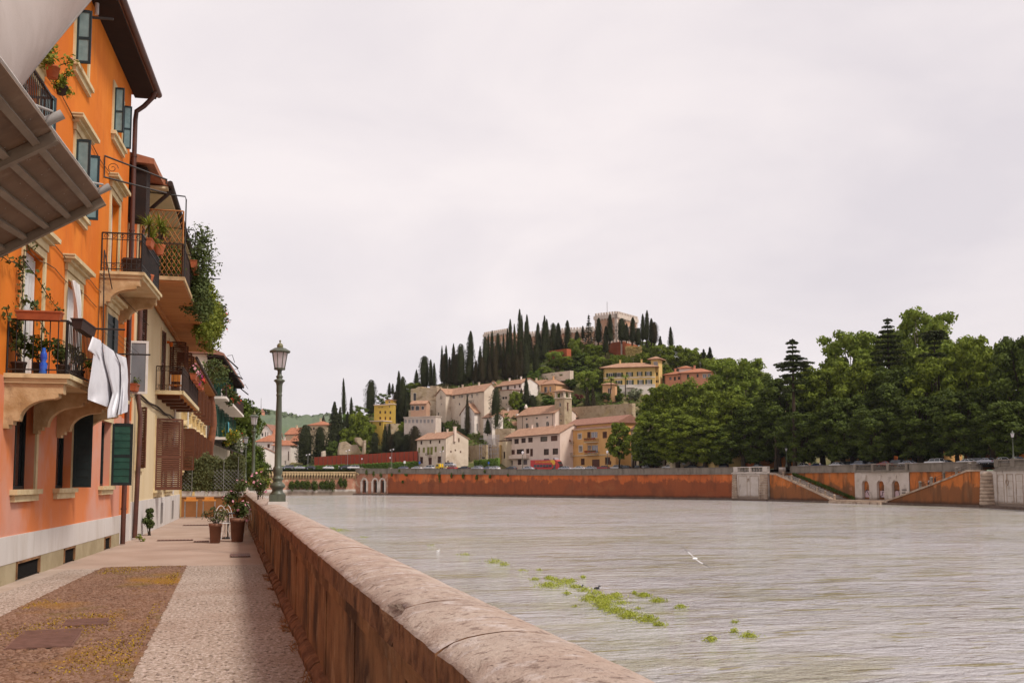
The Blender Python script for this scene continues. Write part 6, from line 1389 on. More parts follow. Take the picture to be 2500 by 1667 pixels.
def buildings():
    W4=[(820,985,845,1035,'B'),(945,968+12,968,1025,'B'),(1070,975,1092,1020,'B'),(790,1075,812,1148,'O'),(852,1075,880,1145,'O'),(910,1070,945,1175,'O'),(953,1068,988,1172,'O'),(1015,1062,1042,1138,'O'),(1112,1058,1140,1132,'O'),(820,1212,850,1285,'BS'),(930,1215,975,1312,'AR'),(1062,1205,1098,1278,'BS')]
    fr,r,ze,z0,L_=bld('stone_house','weathered pale stone house with olive shutters and a tiled gable roof behind the quay parapet',C4,765,975,1160,952,1345,390,10.5,'stone_beige',('gable',2.6,'roof_tile'),W4,sink=2.5)
    u,z=fr.uz(*(880+940/5.6,900+1185/5.6));balc(fr,r,u-1.3,u+1.6,z,1.0,.9);chimney(fr,r,L_-.2,-3.6,ze+1.9,.9,2.4)
    s=Fr(fr.p(L_,0,0),fr.p(L_,-9.5,0));mb=MB()
    for (a,c,h) in ((5.8,ze-1.2,1.5),(2.2,ze-5.2,.7),(4.2,ze-4.6,.6),(6.6,ze-5.2,.7),(.9,ze-9.6,1.4)):mb.fb(s,a,a+.55,.0,.06,c,c+h)
    mb.build('window',MT['win_brown'],r);mb=MB();mb.tube([s.p(-.1,.1,ze),s.p(-.1,.1,z0)],.07,5);mb.build('downpipe',MT['soffit_brown'],r)
    # gothic white church with cypress beside it
    fr,r,ze,z0,L_=bld('white_church','tall white gabled church with a small tiled roof, half hidden by a cypress',C4,1555,595,1925,588,1060,408,8.5,'wall_white',('gable',3.6,'roof_tile'),[(1565,620,1570,640)],'church',sink=5,DB=418)
    s=Fr(fr.p(0,-7.5,0),fr.p(0,0,0));mb=MB();mb.fb(s,3.4,3.8,0,.05,ze+.6,ze+1.5);mb.fb(s,3.3,4.1,0,.05,ze-5.5,ze-3.2);mb.build('window',MT['win_grey'],r);mb=MB();mb.ext([s.p(1.5,0,ze-3.2),s.p(6,0,ze-3.2),s.p(6,0,ze-2.9),s.p(3.8,0,ze-1.2),s.p(1.5,0,ze-2.9)],s.n*.12);mb.build('blind_arch',MT['castle_stone'],r)
    mb=MB();u,z=fr.uz(1153.6,1030);mb.fb(fr,1.2,1.8,0,.05,ze-7.5,ze-4.6);mb.build('window',MT['win_grey'],r)
    fr2,r2,ze2,z02,L2=bld('church_apse','low white apse with lean-to roof before the gabled church',C4,1680,668,1800,655,1060,403,5,'wall_white',('gable',1.6,'roof_tile'),[(1650,672,1662,725,'A')],'church',sink=8)
    bld('low_house','low tiled house right of the cypress, squeezed between the two churches',C5,130,595,375,592,745,424,6,'wall_white',('gable',3.0,'roof_tile'),[(237,615,270,670,'B'),(283,615,315,668,'B'),(325,612,365,668,'Bn')],sink=3)
    bld('tiled_annex','narrow tiled lean-to under the low house',C5,135,715,380,708,790,420,3,'wall_pink',('gable',1.4,'roof_tile'),[],sink=5)
    # great stone convent
    Wc=[(1205,372,1228,415),(1255,368,1290,412),(1342,360,1360,403),(1370,357,1405,400),(1445,345,1480,390),(1513,342,1535,402),(1583,332,1600,370),(1215,485,1240,513,'n'),(1345,467,1362,500,'n'),(1495,447,1518,483,'n'),(1212,570,1225,603,'n'),(1350,620,1365,650,'n'),(1137,592,1158,633,'ln'),(1328,708,1340,735,'n'),(1195,722,1222,760,'n'),(1057,600,1075,700,'n'),(1480,1000,1490,1002)]
    fr,r,ze,z0,L_=bld('stone_convent','long massive pale stone convent with small scattered windows on the hillside',C4,1155,370,1690,300,860,432,7,'stone_beige',('gable',3.0,'roof_tile'),Wc,'convent',sink=10)
    balc(fr,r,*[fr.uz(880+x/5.6,964)[0] for x in (1500,1545)],ze-4.2,.8,.9);balc(fr,r,*[fr.uz(880+x/5.6,980)[0] for x in (1200,1235)],ze-4.6,.6,.8,slab='wall_white')
    bld('convent_gable','gabled end bay of the stone convent with paired arched windows',C4,1030,362,1160,345,850,432.5,9,'stone_beige',('front',2.4,'roof_tile'),[(1087,368,1097,420,'A'),(1106,368,1118,418,'A'),(1100,473,1112,496,'n'),(1057,600,1075,640,'n'),(1060,650,1074,700,'n')],'convent',sink=8)
    bld('beige_block','plain beige block with two square windows beneath the white long house',C5,-40,215,305,192,510,436,8,'stone_beige',('flat',0,'roof_dull'),[(153,290,190,330,'n'),(193,287,228,328,'n'),(75,300,92,340,'n'),(120,400,132,428,'n'),(210,390,222,418,'n')],sink=5)
    bld('white_long_house','long white two-storey house with a tiled roof on the upper slope',C5,40,148,445,95,260,452,9,'wall_white',('gable',2.4,'roof_tile'),[(60,155,82,197,'B'),(128,145,153,190,'B'),(223,133,257,188,'B'),(332,123,356,167,'B'),(402,113,428,157,'B')],sink=5)
    bld('white_gable','small white gabled end at the left of the white long house',C5,-30,125,75,118,215,455,5,'wall_white',('front',1.8,'roof_tile'),[],sink=5)
    fr,r,ze,z0,L_=bld('cream_villa','cream house with pale blue shutters and a balcony beside the peach villa',C5,480,140,715,122,270,446,10,'wall_cream',('gable',2.6,'roof_tile'),[(618,155,645,235,'G'),(688,148,712,195,'l'),(575,165,600,205,'l')],sink=5)
    balc(fr,r,*[fr.uz(1200+x/6.03,958)[0] for x in (592,665)],ze-3.6,1,.9)
    fr,r,ze,z0,L_=bld('peach_villa','peach-coloured villa with a hipped tiled roof, pale shutters and a long balcony',C5,940,106,1318,150,262,436,12,'wall_peach',('hip',3.0,'roof_tile'),[(1185,165,1205,205,'l'),(1250,168,1275,212,'l'),(1290,170,1305,212,'l')],sink=5)
    s=Fr(fr.p(0,-11,0),fr.p(0,0,0));mb=MB()
    for u in (1.6,5.8,8.0):mb.fb(s,u,u+.8,0,.06,ze-3.2,ze-.9)
    mb.build('shutter',MT['pane_light'],r);mb=MB();mb.fb(s,5,6,0,.07,ze-3.3,ze-.9);mb.build('window',MT['pane'],r);balc(s,r,.6,7.5,ze-3.4,1.2,.9)
    # pink church with bell tower
    fr,r,ze,z0,L_=bld('pink_church','long pinkish church with round windows above arched ones and a tiled roof',C5,375,575,940,525,790,414,10.5,'wall_pink',('gable',3.4,'roof_tile'),[(500,605,532,635,'An'),(650,593,682,620,'An'),(803,582,832,608,'An'),(503,680,543,772,'A'),(653,668,690,750,'A'),(803,655,845,742,'A')],'church',sink=4)
    mb=MB();mb.fb(fr,-.5,.6,-6,.3,ze-.2,ze+.9);mb.lathe([(.5,0),(.8,.4),(.5,1.2),(.3,1.8)],fr.p(.2,-4.5,ze+3.2),8);mb.build('pediment',MT['wall_white'],r)
    mb=MB();[mb.tube([fr.p(u,.1,ze-.2),fr.p(u,.1,z0)],.08,5) for u in (fr.uz(1276,1030)[0],L_-1.5)];mb.build('downpipe',MT['soffit_brown'],r)
    fr,r,ze,z0,L_=bld('bell_tower','square rough-stone bell tower with an open belfry and a low tiled cap',C5,935,322,1078,312,730,396,4.6,'stone_rough',('none',),[(995,378,1020,437,'n'),(1010,533,1026,560,'n'),(1012,622,1030,655,'n')],'tower',sink=6)
    mb=MB();mb.fb(fr,-.3,L_+.3,-4.5,.3,ze+.002,ze+.35);top=ze+.35
    for u in (0,L_-.8):
        for o in (0,-3.4):mb.fb(fr,u,u+.8,o-.8,o,top,top+2.2)
    mb.fb(fr,-.1,L_+.1,-4.3,.1,top+2.2,top+2.4);mb.build('belfry',MT['stone_beige'],r)
    c=fr.p(L_/2,-2.1,0);mb=MB();mb.fb(fr,-.8,L_+.8,-5,.8,top+2.4,top+2.6);v=[fr.p(-.8,.8,top+2.6),fr.p(L_+.8,.8,top+2.6),fr.p(L_+.8,-5,top+2.6),fr.p(-.8,-5,top+2.6),fr.p(L_/2,-2.1,top+3.7)];mb.add(v,[(0,1,4),(1,2,4),(2,3,4),(3,0,4)]);mb.build('roof',MT['roof_tile'],r)
    mb=MB();mb.lathe([(.5,0),(.45,.5),(.2,.8)],fr.p(L_/2,-2.1,top+1.0),10);mb.build('bell',MT['iron_brown'],r)
    s=Fr(fr.p(L_,0,0),fr.p(L_,-4.2,0));mb=MB();mb.fb(s,1.6,2.4,0,.05,ze-5.0,ze-1.6);mb.build('window',MT['win_brown'],r)
    bld('church_annex','low gabled annex right of the bell tower',C5,1088,575,1415,600,690,402,7,'wall_pink',('gable',2.6,'roof_tile'),[],'church',sink=3)
    # quay-side houses
    A7=[(238,918,300,992),(335,910,400,985),(437,898,502,970),(538,890,606,962),(718,875,822,950,'n'),(873,862,970,942,'Dn'),(248,1082,284,1147),(290,1072,342,1140,'D'),(370,1062,476,1135),(507,1055,556,1125),(568,1055,608,1168,'D'),(768,1058,843,1148),(898,1050,978,1140),(248,1228,312,1300),(385,1212,440,1292),(466,1215,526,1290,'l'),(770,1200,846,1242,'l'),(903,1192,982,1240,'l')]
    fr,r,ze,z0,L_=bld('pink_apartment_block','three-storey pale pink apartment block with brown windows behind the red bus',C5,215,888,1010,822,1385,384,11,'wall_pink',('gable',3.0,'roof_tile'),[(*q[:4],(q[4] if len(q)>4 else '')+'B') for q in A7],'apartment block',sink=2,ov=.8)
    u0,u1=fr.uz(1249,1116)[0],fr.uz(1292,1116)[0];balc(fr,r,u0,u1,ZD(920+1195/6.03,D_of(fr.p((u0+u1)/2,0,0))),1.3,1.1,'wall_pink','wall_pink',True)
    bld('little_tower_house','narrow cream stair-tower house left of the pink apartment block',C5,100,950,216,940,1385,386,8,'wall_cream',('flat',0,'soffit_brown'),[(120,1160,150,1210,'B'),(175,1100,200,1200,'B')],sink=2)
    fr,r,ze,z0,L_=bld('ochre_apartment_block','ochre apartment block with flower balconies and a big brown gate',C5,1042,795,1830,735,1395,356,11,'wall_orange',('none',),[(1122,832,1170,955,'BS'),(1275,838,1325,910,'S'),(1462,808,1560,895,'l'),(1645,815,1692,890,'RS'),(1408,808,1458,895,'R'),(1140,1018,1185,1130,'lS'),(1290,1013,1338,1100,'S'),(1412,1005,1465,1130,'D'),(1470,1003,1565,1120,'l'),(1140,1208,1192,1302,'R'),(1315,1200,1370,1295,'R'),(1480,1212,1592,1370,'Rn'),(1680,1190,1740,1280,'BS')],'apartment block',sink=2)
    mb=MB();zb=ZD(920+1165/6.03,356);mb.fb(fr,-.05,L_+.05,.0,.03,z0,zb);
    mb=MB();mb.fb(fr,-.1,L_+.1,.002,.25,zb-.15,zb+.1);mb.fb(fr,-.3,L_+.3,.002,.5,ze-.15,ze);mb.build('cornice',MT['wall_cream'],r)
    mb=MB();mb.fb(fr,.4,L_-.3,-10,-1.4,ze,ze+1.6);mb.build('attic',MT['wall_orange'],r);mb=MB();mb.ext([fr.p(-.2,.5,ze+.02),fr.p(-.2,.5,ze+.2),fr.p(-.2,-1.3,ze+.75),fr.p(-.2,-1.3,ze+.02)],fr.d*(L_+.4));mb.ext([fr.p(-.4,-.8,ze+1.5),fr.p(-.4,-.8,ze+1.75),fr.p(-.4,-6,ze+4.3),fr.p(-.4,-11,ze+1.9),fr.p(-.4,-11,ze+1.5)],fr.d*(L_+.8));mb.build('roof',MT['roof_dull'],r)
    for (x0,x1,y) in ((1083,1212,985),(1400,1575,955),(1088,1218,1160),(1408,1582,1140)):
        u0,u1=fr.uz(1200+x0/6.03,1080)[0],fr.uz(1200+x1/6.03,1080)[0];z=fr.uz(1200+(x0+x1)/12.06,920+y/6.03,1)[1];balc(fr,r,u0,u1,z,1.2,1.0,'iron_brown','wall_cream')
        m2=MB();rs=random.Random(x0+y);u=u0+.4
        if y<1000 or x0>1300:
            while u<u1-.3:boxplanter(fr,u,min(u+1.3,u1-.1),1.22,1.5,z+.7,.25,ORD[int((u-u0)/1.5)]+' geranium box on the '+('upper' if y<1000 else 'lower')+' '+('right' if x0>1300 else 'left')+' ochre block balcony',n=70,seed=int(u*10+y),flower='flower_red',hh=.3,size=.16);u+=1.5
    fr,r,ze,z0,L_=bld('gabled_block','pale gabled end block beside the ochre block, behind the young plane trees',C3,575,1100,700,1088,1460,322,9,'wall_cream',('gable',3.2,'roof_dull'),[(600,1355,620,1420,'B'),(650,1355,672,1420,'B')],sink=2)
    bld('cream_quay_house','cream house wall seen between the plane tree trunks',C3,700,1170,935,1150,1462,316,10,'wall_cream',('flat',0,'roof_dull'),[(725,1355,765,1410,'B'),(800,1370,812,1440,'B'),(860,1350,880,1410,'B')],sink=2)
    CR=(1780,740,3.267)
    bld('yellow_quay_house','yellow house wall with brown doors seen between thick plane trunks',C3,945,1190,1300,1165,1462,312,10,'wall_villa',('flat',0,'roof_dull'),[(985,1330,1010,1440,'R'),(1050,1345,1072,1400,'B'),(1130,1340,1150,1400,'B'),(1225,1330,1250,1390,'B')],sink=2)
    spec=[(-20,150,'wall_bright_orange','dark orange',1150,286),(200,440,'wall_bright_orange','bright orange',1150,275),(830,1075,'wall_orange','amber',1090,262),(1080,1290,'wall_bright_orange','deep orange',1085,255),(1360,1500,'wall_bright_orange','orange-red',1080,247),(1505,1700,'wall_orange','golden',1080,243),(1880,2080,'wall_bright_orange','vermilion',1060,230),(2085,2420,'wall_bright_orange','burnt orange',1050,222)]
    for i,(a,b,m,c,yt,D) in enumerate(spec):
        ws=[];x=a+20
        while x<b-30:ws.append((x,1190,x+22,1225+(i % 3)*8,'B'));x+=62
        bld('garden_house',c+' house glimpsed under the dark trees of the right bank, '+ORD[i]+' from the left',CR,a,yt,b,yt-6,1262,D+22,9,m,('hip',2.2,'roof_dull'),ws,sink=2,DB=D+16)
    # yellow villa with tower
    A9=[(375,608,412,643,'AH'),(450,605,485,642,'AH'),(545,600,575,637,'AHl'),(635,597,660,633,'AHl'),(708,595,738,632,'AHl'),(452,672,482,705,'AH'),(548,668,580,714,'AHl'),(642,667,670,708,'AHl'),(712,665,742,706,'AHl')]
    fr,r,ze,z0,L_=bld('yellow_villa','large yellow villa with green shutters and deep eaves below the castle',C3,340,568,792,556,745,432,12,'wall_villa',('hip',2.8,'roof_tile'),A9,'villa',ov=1.6,sink=4)
    mb=MB();zf=fr.uz(1520,940)[1];mb.fb(fr,0,L_,.0,.06,z0,zf);mb.fb(fr,-.1,L_+.1,.061,.2,zf-.1,zf+.15);mb.fb(fr,-.05,L_+.05,.0,.12,fr.uz(1520,922)[1]-.15,fr.uz(1520,922)[1]+.15);mb.build('base_storey',MT['wall_white'],r)
    mb=MB();rs=random.Random(1)
    for x in (400,440,500,690,745):u=fr.uz(1380+x/3.564,890)[0];mb.fb(fr,u-.5,u+.5,-5.2,-4.4,ze+1.1,ze+1.5)
    mb.build('skylight',MT['pane_light'],r)
    fr2,r2,ze2,z02,L2=bld('villa_tower','slim yellow tower with a large round window at the right of the villa',C3,757,492,824,488,700,430,4.5,'wall_villa',('hip',1.6,'roof_tile'),[(768,508,806,545,'Al'),(790,602,806,633,'AG'),(788,670,800,692,'B'),(802,668,813,692,'B')],'tower',ov=1.3,sink=4)
    u0=fr.uz(1530,940)[0];balc(fr,r,u0,u0+3.5,fr.uz(1538,945)[1],1,.9,'frame_white','wall_white')
    bld('villa_porch','low tiled porch at the left foot of the yellow villa',C3,330,712,440,708,800,424,3,'wall_peach',('hip',1.0,'roof_tile'),[(370,740,400,790,'D')],'porch',sink=3)
    bld('rose_villa','rose-pink villa with a hipped red roof above the plane trees',C3,1013,612,1285,600,690,424,11,'wall_rose',('hip',2.4,'roof_red'),[(1058,620,1078,655,'G'),(1143,615,1160,645,'G'),(1195,616,1230,652,'Al'),(1238,613,1268,650,'Al')],'villa',sink=4,ov=.9)
    bld('rose_wing','lower left wing of the rose-pink villa',C3,875,628,1012,618,695,430,9,'wall_rose',('hip',1.8,'roof_red'),[(905,643,925,668,'Bl'),(945,640,962,672,'G'),(980,640,1000,665,'B')],'villa',sink=4,ov=.9)
    bld('rose_turret','small square turret with its own tiled cap on the rose-pink villa',C3,1003,570,1108,566,610,432,7,'wall_white',('hip',1.5,'roof_red'),[],'turret',sink=4,ov=.8)
    # yellow villa on the left
    bld('bright_yellow_house','bright yellow stepped house with brown windows among the cypresses',CL,1745,165,1950,158,560,441,3,'wall_yellow',('flat',0,'wall_pink'),[(1815,182,1828,200,'B'),(1843,180,1855,198,'B'),(1865,178,1875,196,'B'),(1825,240,1848,277,'B'),(1895,240,1918,277,'B'),(1825,322,1850,355,'R'),(1898,320,1918,362,'R')],sink=6)
    bld('bright_yellow_wing','right wing of the bright yellow house',CL,1950,150,2012,149,440,438,3,'wall_yellow',('flat',0,'wall_pink'),[(1958,165,1972,195,'B'),(1965,242,1988,280,'B'),(1962,322,1985,362,'R')],sink=6)
    bld('yellow_turret','little lookout turret on top of the bright yellow house',CL,1898,98,2006,95,150,443,4,'wall_yellow',('hip',.6,'roof_tile'),[(1950,105,1975,130,'n')],'turret',sink=2)
    bld('yellow_bastion','curved lower front block of the bright yellow house',CL,1692,385,1872,380,560,434,7,'wall_yellow',('flat',0,'wall_pink'),[(1710,395,1735,440,'B'),(1823,395,1848,440,'B'),(1708,497,1732,537,'B')],sink=8)
    # town at the left
    bld('white_town_house','plain white town house with red-brown shutters left of the lamp',CL,136,665,362,668,1005,440,12,'wall_white',('hip',3.2,'roof_red'),[(295,692,328,745,'R'),(292,800,345,882,'R'),(285,935,345,998,'R'),(128,690,145,740,'R'),(140,800,150,880,'R'),(212,940,226,965,'n')],sink=3,DB=438)
    bld('white_town_house','white town house with a tiled roof right behind the nearest lamp post',CL,362,715,605,718,1000,436,10,'wall_white',('hip',2.6,'roof_red'),[(528,920,552,975,'l'),(575,790,590,920,'R')],sink=3,DB=434)
    fr,r,ze,z0,L_=bld('dark_balcony_house','dark brown modern house with white fins and concrete balconies',CL,600,655,722,652,1000,441,9,'iron_brown',('gable',2.4,'roof_red'),[(608,720,640,845,'R')],sink=3,DB=440)
    mb=MB();mb.fb(fr,L_*.62,L_*.95,.0,.6,z0,ze-1.5);mb.build('fin',MT['wall_white'],r);balc(fr,r,-.5,L_*.75,ze-7.5*1.9,1.4,1.2,'grey_metal','grey_metal',True)
    bld('pink_gabled_house','pink gabled house with a broad tiled roof behind the nearest lamp',CL,528,560,736,575,640,452,12,'wall_cream',('gable',3.0,'roof_red'),[],sink=12,DB=450)
    bld('attic_house','white house with a dark gabled attic front at the far left of the town',CL,190,525,348,535,660,458,10,'wall_white',('front',3.2,'roof_dull'),[(210,540,240,590,'n'),(262,525,275,590,'B'),(295,525,305,590,'B')],sink=12,DB=457)
    bld('tile_roof_house','low house showing mostly its orange tiled roof between attic and lamp',CL,345,590,430,590,660,455,8,'wall_white',('gable',3.2,'roof_red'),[],sink=12,DB=455)
    bld('low_white_house','little white house at the very left of the town, beside the far lamps',CL,20,830,128,815,1010,430,8,'wall_white',('gable',2.0,'roof_red'),[],sink=3)
    bld('cream_red_roof_house','cream house with a red hipped roof rising above the dark round trees',CL,862,440,1100,440,600,452,10,'wall_cream',('hip',2.2,'roof_red'),[(918,465,942,500,'nB')],sink=10,DB=450,ov=.9)
    # ruins
    fr,r,ze,z0,L_=bld('ruin_wall','high eroded stone wall of the hillside ruins with an arched niche',C4,678,280,1045,290,860,442,5,'ruin_wall',('none',),[(718,330,762,462,'An')],'ruin',sink=4,DB=436)
    mb=MB();rs=random.Random(4);u=0
    while u<L_:w_=rs.uniform(.8,2.2);mb.fb(fr,u,min(L_,u+w_),-4.8,-.1,ze,ze+rs.uniform(.1,1.2));u+=w_
    mb.fb(fr,.5,L_-2,.0,2.4,z0,ze-9.5);mb.fb(fr,L_*.45,L_,.0,1.2,z0,ze-5.2);mb.build('broken_top',MT['ruin_wall'],r)
    fr,r,ze,z0,L_=bld('arched_shed','low tiled shelter with three brick arches in front of the ruins',C4,680,482,895,495,600,420,4,'castle_brick',('gable',1.2,'roof_tile'),[(690,505,735,570,'An'),(750,505,805,570,'An'),(830,510,870,560,'An')],'shelter',sink=3,DB=418)
    fr,r,ze,z0,L_=bld('arcade_terrace','grey-white blind arcade terrace below the ruins',C4,590,672,1022,655,790,412,4,'castle_stone',('flat',0,'castle_stone'),[(600+i*52,690,632+i*52,745,'Al') for i in range(8)],'terrace',sink=4)
    bld('rubble_terrace','rubble retaining terrace between the yellow house and the arcade',C4,405,745,600,755,860,418,3,'stone_rough',('none',),[],'terrace',sink=5)
    # crest wall above the convent
    fr,r,ze,z0,L_=bld('crest_wall','long stone retaining wall under the cypress row on the crest',C4,845,300,1765,205,330,452,2,'ruin_wall',('none',),[],'wall',sink=4,DB=446)
    mb=MB();u=1
    while u<L_:mb.fb(fr,u,u+.2,-.4,-.2,ze,ze+1.9);u+=5.2
    mb.build('post',MT['castle_stone'],r)
    bld('crest_wall','pale retaining wall and path edge right of the cypress row',C2,1135,618,1400,585,640,456,2,'stone_beige',('none',),[],'wall',sink=3)
    bld('garden_wall','rough stone garden terrace wall below the yellow villa',C3,60,905,590,870,985,410,2,'stone_rough',('none',),[],'wall',sink=6)
    bld('rubble_wall','heap-like rubble wall with scaffolding between the stone house and the pink block',C4,1450,1050,1720,1040,1345,388,3,'stone_rough',('none',),[(1435,1200,1490,1330,'n'),(1655,1200,1700,1235,'n')],'wall',sink=2)
    bld('ochre_ruin','yellow-stained ruined wall beside the scaffolding',C4,1715,1045,1890,1040,1345,386,4,'yellow_plaster',('none',),[(1868,1070,1885,1160,'n')],'wall',sink=2)
    bld('rubble_terrace','stepped rubble masonry above the scaffolding, below the tiled annex',C4,1840,820,2060,815,1000,392,4,'stone_rough',('none',),[],'terrace',sink=3)
    t=thing('scaffolding','tubular scaffolding on the rubble between the houses','scaffolding',P(1185,1090,383),world=True);fr=Fr(PZ(1173,383,0),PZ(1218,380,0));za,zb=ZD(1095,383),ZD(1052,383);mb=MB()
    for i in range(9):
        u=fr.L*i/8
        for o in (0,1):mb.tube([fr.p(u,o,za-6),fr.p(u,o,za+1.8 if i<4 else zb-1.5)],.09,4)
    for z in (za-2,za-.4,za+.8,zb-3):mb.tube([fr.p(0,1,z),fr.p(fr.L,1,z)],.08,4);mb.fb(fr,0,fr.L*.9,.1,.9,z,z+.07)
    mb.build('frame',MT['scaffold'],t)
    # castle
    fr,r,ze,z0,L_=bld('castle_keep','square brick castle keep with white crenellated top on the hilltop',C3,460,125,640,172,400,485,12.5,'castle_brick',('none',),[(500,200,512,240,'AlS'),(545,205,557,245,'AlS'),(600,215,610,250,'AlS'),(500,270,512,310,'AlS'),(545,275,556,312,'AlS')],'castle',sink=8,trim='castle_stone')
    s=Fr(fr.p(0,-12.5,0),fr.p(0,0,0));mb=MB()
    for z in (ze-5.6,ze-11.2,ze-17.5):
        for u in (3.2,9.6):mb.fb(s,u-.9,u+.9,.0,.15,z-.3,z+3.0);mb.lathe([(.9,0),(.9,.1)],s.p(u,0,z+3.0),8)
    wn_=mb.build('window',MT['castle_stone'],r);mb=MB()
    for z in (ze-5.6,ze-11.2,ze-17.5):
        for u in (3.2,9.6):mb.fb(s,u-.5,u+.5,.151,.2,z,z+2.6)
    mb.build('pane',MT['pane_light'],wn_)
    def crown(frs,z,mat='castle_stone',h=2.0,q=.55):
        mb=MB()
        for f in frs:
            mb.fb(f,-.5,f.L+.5,-1,.5,z,z+h*.9);u=0
            n=int(f.L/1.5)
            for i in range(n):u=(i+.25)*f.L/n;mb.fb(f,u,u+f.L/n*q,-.3,.5,z+h*.9,z+h*1.55);mb.fb(f,u,u+.35,.0,.5,z-.7,z)
        return mb
    mb=crown([fr,s],ze);
    for f in (fr,s):
        for u in (-.05,f.L-1.2):mb.fb(f,u,u+1.25,0,.12,z0,ze)
    mb.build('battlement',MT['castle_stone'],r)
    t=thing('flag_pole','thin pole on the castle keep roof','pole',fr.p(1,-6,ze+1));mb=MB();mb.tube([(0,0,0),(0,0,7.5)],.12,4);mb.build('pole',MT['win_grey'],t)
    for lab,cr,xa,ya,xb,yb,D,wn in (('left castle wing with crenellations seen through the cypress row',(1180,740,7.84),10,655,480,575,506,6),('middle castle wing glimpsed between the cypresses',(1180,740,7.84),480,660,1480,600,505,8),('right low castle wing beside the keep',(1180,740,7.84),1495,575,2140,540,498,5)):
        ws=[];
        for i in range(wn):x=xa+(xb-xa)*(i+.5)/wn;ws.append((x-14,ya+90,x+14,ya+160,'AlS'))
        f,r,ze,z0,L_=bld('castle_wing',lab,cr,xa,ya,xb,yb,ya+330,D,8,'castle_brick',('none',),ws,'castle',sink=6,trim='castle_stone');crown([f],ze,h=1.6).build('battlement',MT['castle_stone'],r)
    for lab,xa,ya,xb,yb,D,D2,bz in (('left face of the red brick bastion under the keep',370,352,500,338,478,470,452),('right face of the red brick bastion under the keep',500,338,645,372,470,482,452)):
        f,r,ze,z0,L_=bld('bastion',lab,C3,xa,ya,xb,yb,bz,D,3,'bastion_brick',('none',),[],'bastion',sink=5,DB=D2);mb=MB()
        n=int(L_/1.9)
        for i in range(n):mb.fb(f,(i+.2)*L_/n,(i+.2)*L_/n+.95,-.4,.1,ze,ze+1.5)
        mb.fb(f,L_-1.1 if D>D2 else 0,L_ if D>D2 else 1.1,.0,.12,z0,ze);mb.build('battlement',MT['castle_stone'],r)
    bld('bastion','small red brick bastion piece left of the bright green pines',C2,1210,415,1372,395,500,470,3,'bastion_brick',('none',),[],'bastion',sink=5)
    # rust-red fence and hedge
    def band(name,lab,pts,mat,thick,cat,hedge=False):
        t=thing(name,lab,cat,P(pts[len(pts)//2][0],pts[len(pts)//2][2],pts[len(pts)//2][3]),world=True);mb=MB()
        for (x0,t0,b0,d0),(x1,t1,b1,d1) in zip(pts[:-1],pts[1:]):
            a,b=P(x0,b0,d0),P(x1,b1,d1);fr=Fr(a,b);n=fr.n;v=[a,b,P(x1,t1,d1),P(x0,t0,d0)];mb.ext([v[0]-Vector((0,0,1)),v[1]-Vector((0,0,1)),v[2],v[3]],-n*thick)
        if hedge:
            rs=np.random.RandomState(len(lab));q=[]
            for (x0,t0,b0,d0),(x1,t1,b1,d1) in zip(pts[:-1],pts[1:]):
                for i in range(int((x1-x0)*9)):f=rs.uniform();g=rs.uniform();v=P(x0+(x1-x0)*f,(t0+(t1-t0)*f)*(1-g)+(b0+(b1-b0)*f)*g-.8,d0+(d1-d0)*f-.1);q.append(tuple(v))
            p=np.array(q)-np.array(t['_o']);base=Vector(t['_o']);core=MB();core.add([tuple(Vector(v)-base) for v in mb.v],mb.f);obj('foliage',leaf_mesh('foliage',p,np.tile([.2,-1,.5],(len(p),1)),.3,MT[mat],2,.8,.7,core=core),t)
        else:mb.build('panel',MT[mat],t)
        return t
    fp=[(767,1116,1136,414),(830,1111,1133,408),(900,1108,1131,401),(960,1104,1129,395),(1019,1101,1126.5,388)]
    t=band('rust_fence','long rust-red corrugated fence with posts above the hedge',fp,'rust_fence',.15,'fence')
    for i in range(24):
        x=767+i*11.0;m=MB();D=float(np.interp(x,[q[0] for q in fp],[q[3] for q in fp]))-.15;m.tube([P(x,float(np.interp(x,[q[0] for q in fp],[q[2] for q in fp])),D),P(x,float(np.interp(x,[q[0] for q in fp],[q[1] for q in fp]))-.6,D)],.10,4);m.build('post',MT['fence_post'],t)
    band('long_hedge','long trimmed green hedge along the road under the rust-red fence',[(690,1138,1151,404),(767,1137,1150,402),(900,1132,1146,396),(1019,1126,1142,386)],'hedge_bright',1.0,'hedge',True)
    band('box_hedge','square green hedge beside the parked motorbikes',[(1157,1124,1139,376),(1216,1118,1137,366)],'hedge_bright',1.0,'hedge',True)
    band('castle_hedge','dark trimmed hedge band under the castle bastion',[(1490,867,882,464),(1560,868,884,464)],'leaf_plane',2.0,'hedge',True)
    # leaning rock and ruins by the fence
    for i,(pts,D,lab,m) in enumerate(([[(870,1067),(881,1068),(888,1080),(890,1092),(880,1088),(870,1076)],410,'big leaning boulder of pinkish rock above the fence','stone_rough'],[[(828,1100),(832,1080),(845,1077),(858,1086),(872,1085),(880,1100),(886,1108),(828,1110)],412,'broken ochre ruin walls above the fence','ruin_wall'],[[(889,1075),(894,1074),(893,1108),(888,1108)],409,'thin standing stone remnant right of the leaning boulder','ruin_wall'],[[(788,1102),(795,1100),(796,1118),(787,1118)],413,'pale stone stump left of the fence bushes','stone_beige'])):
        v=[P(x,y,D) for x,y in pts];mb=MB();mb.ext(v,Vector((-.2,1,0))*2.2);o=mb.build('rock',MT[m]);rebase(o);tag(o,lab,'rock')
buildings()
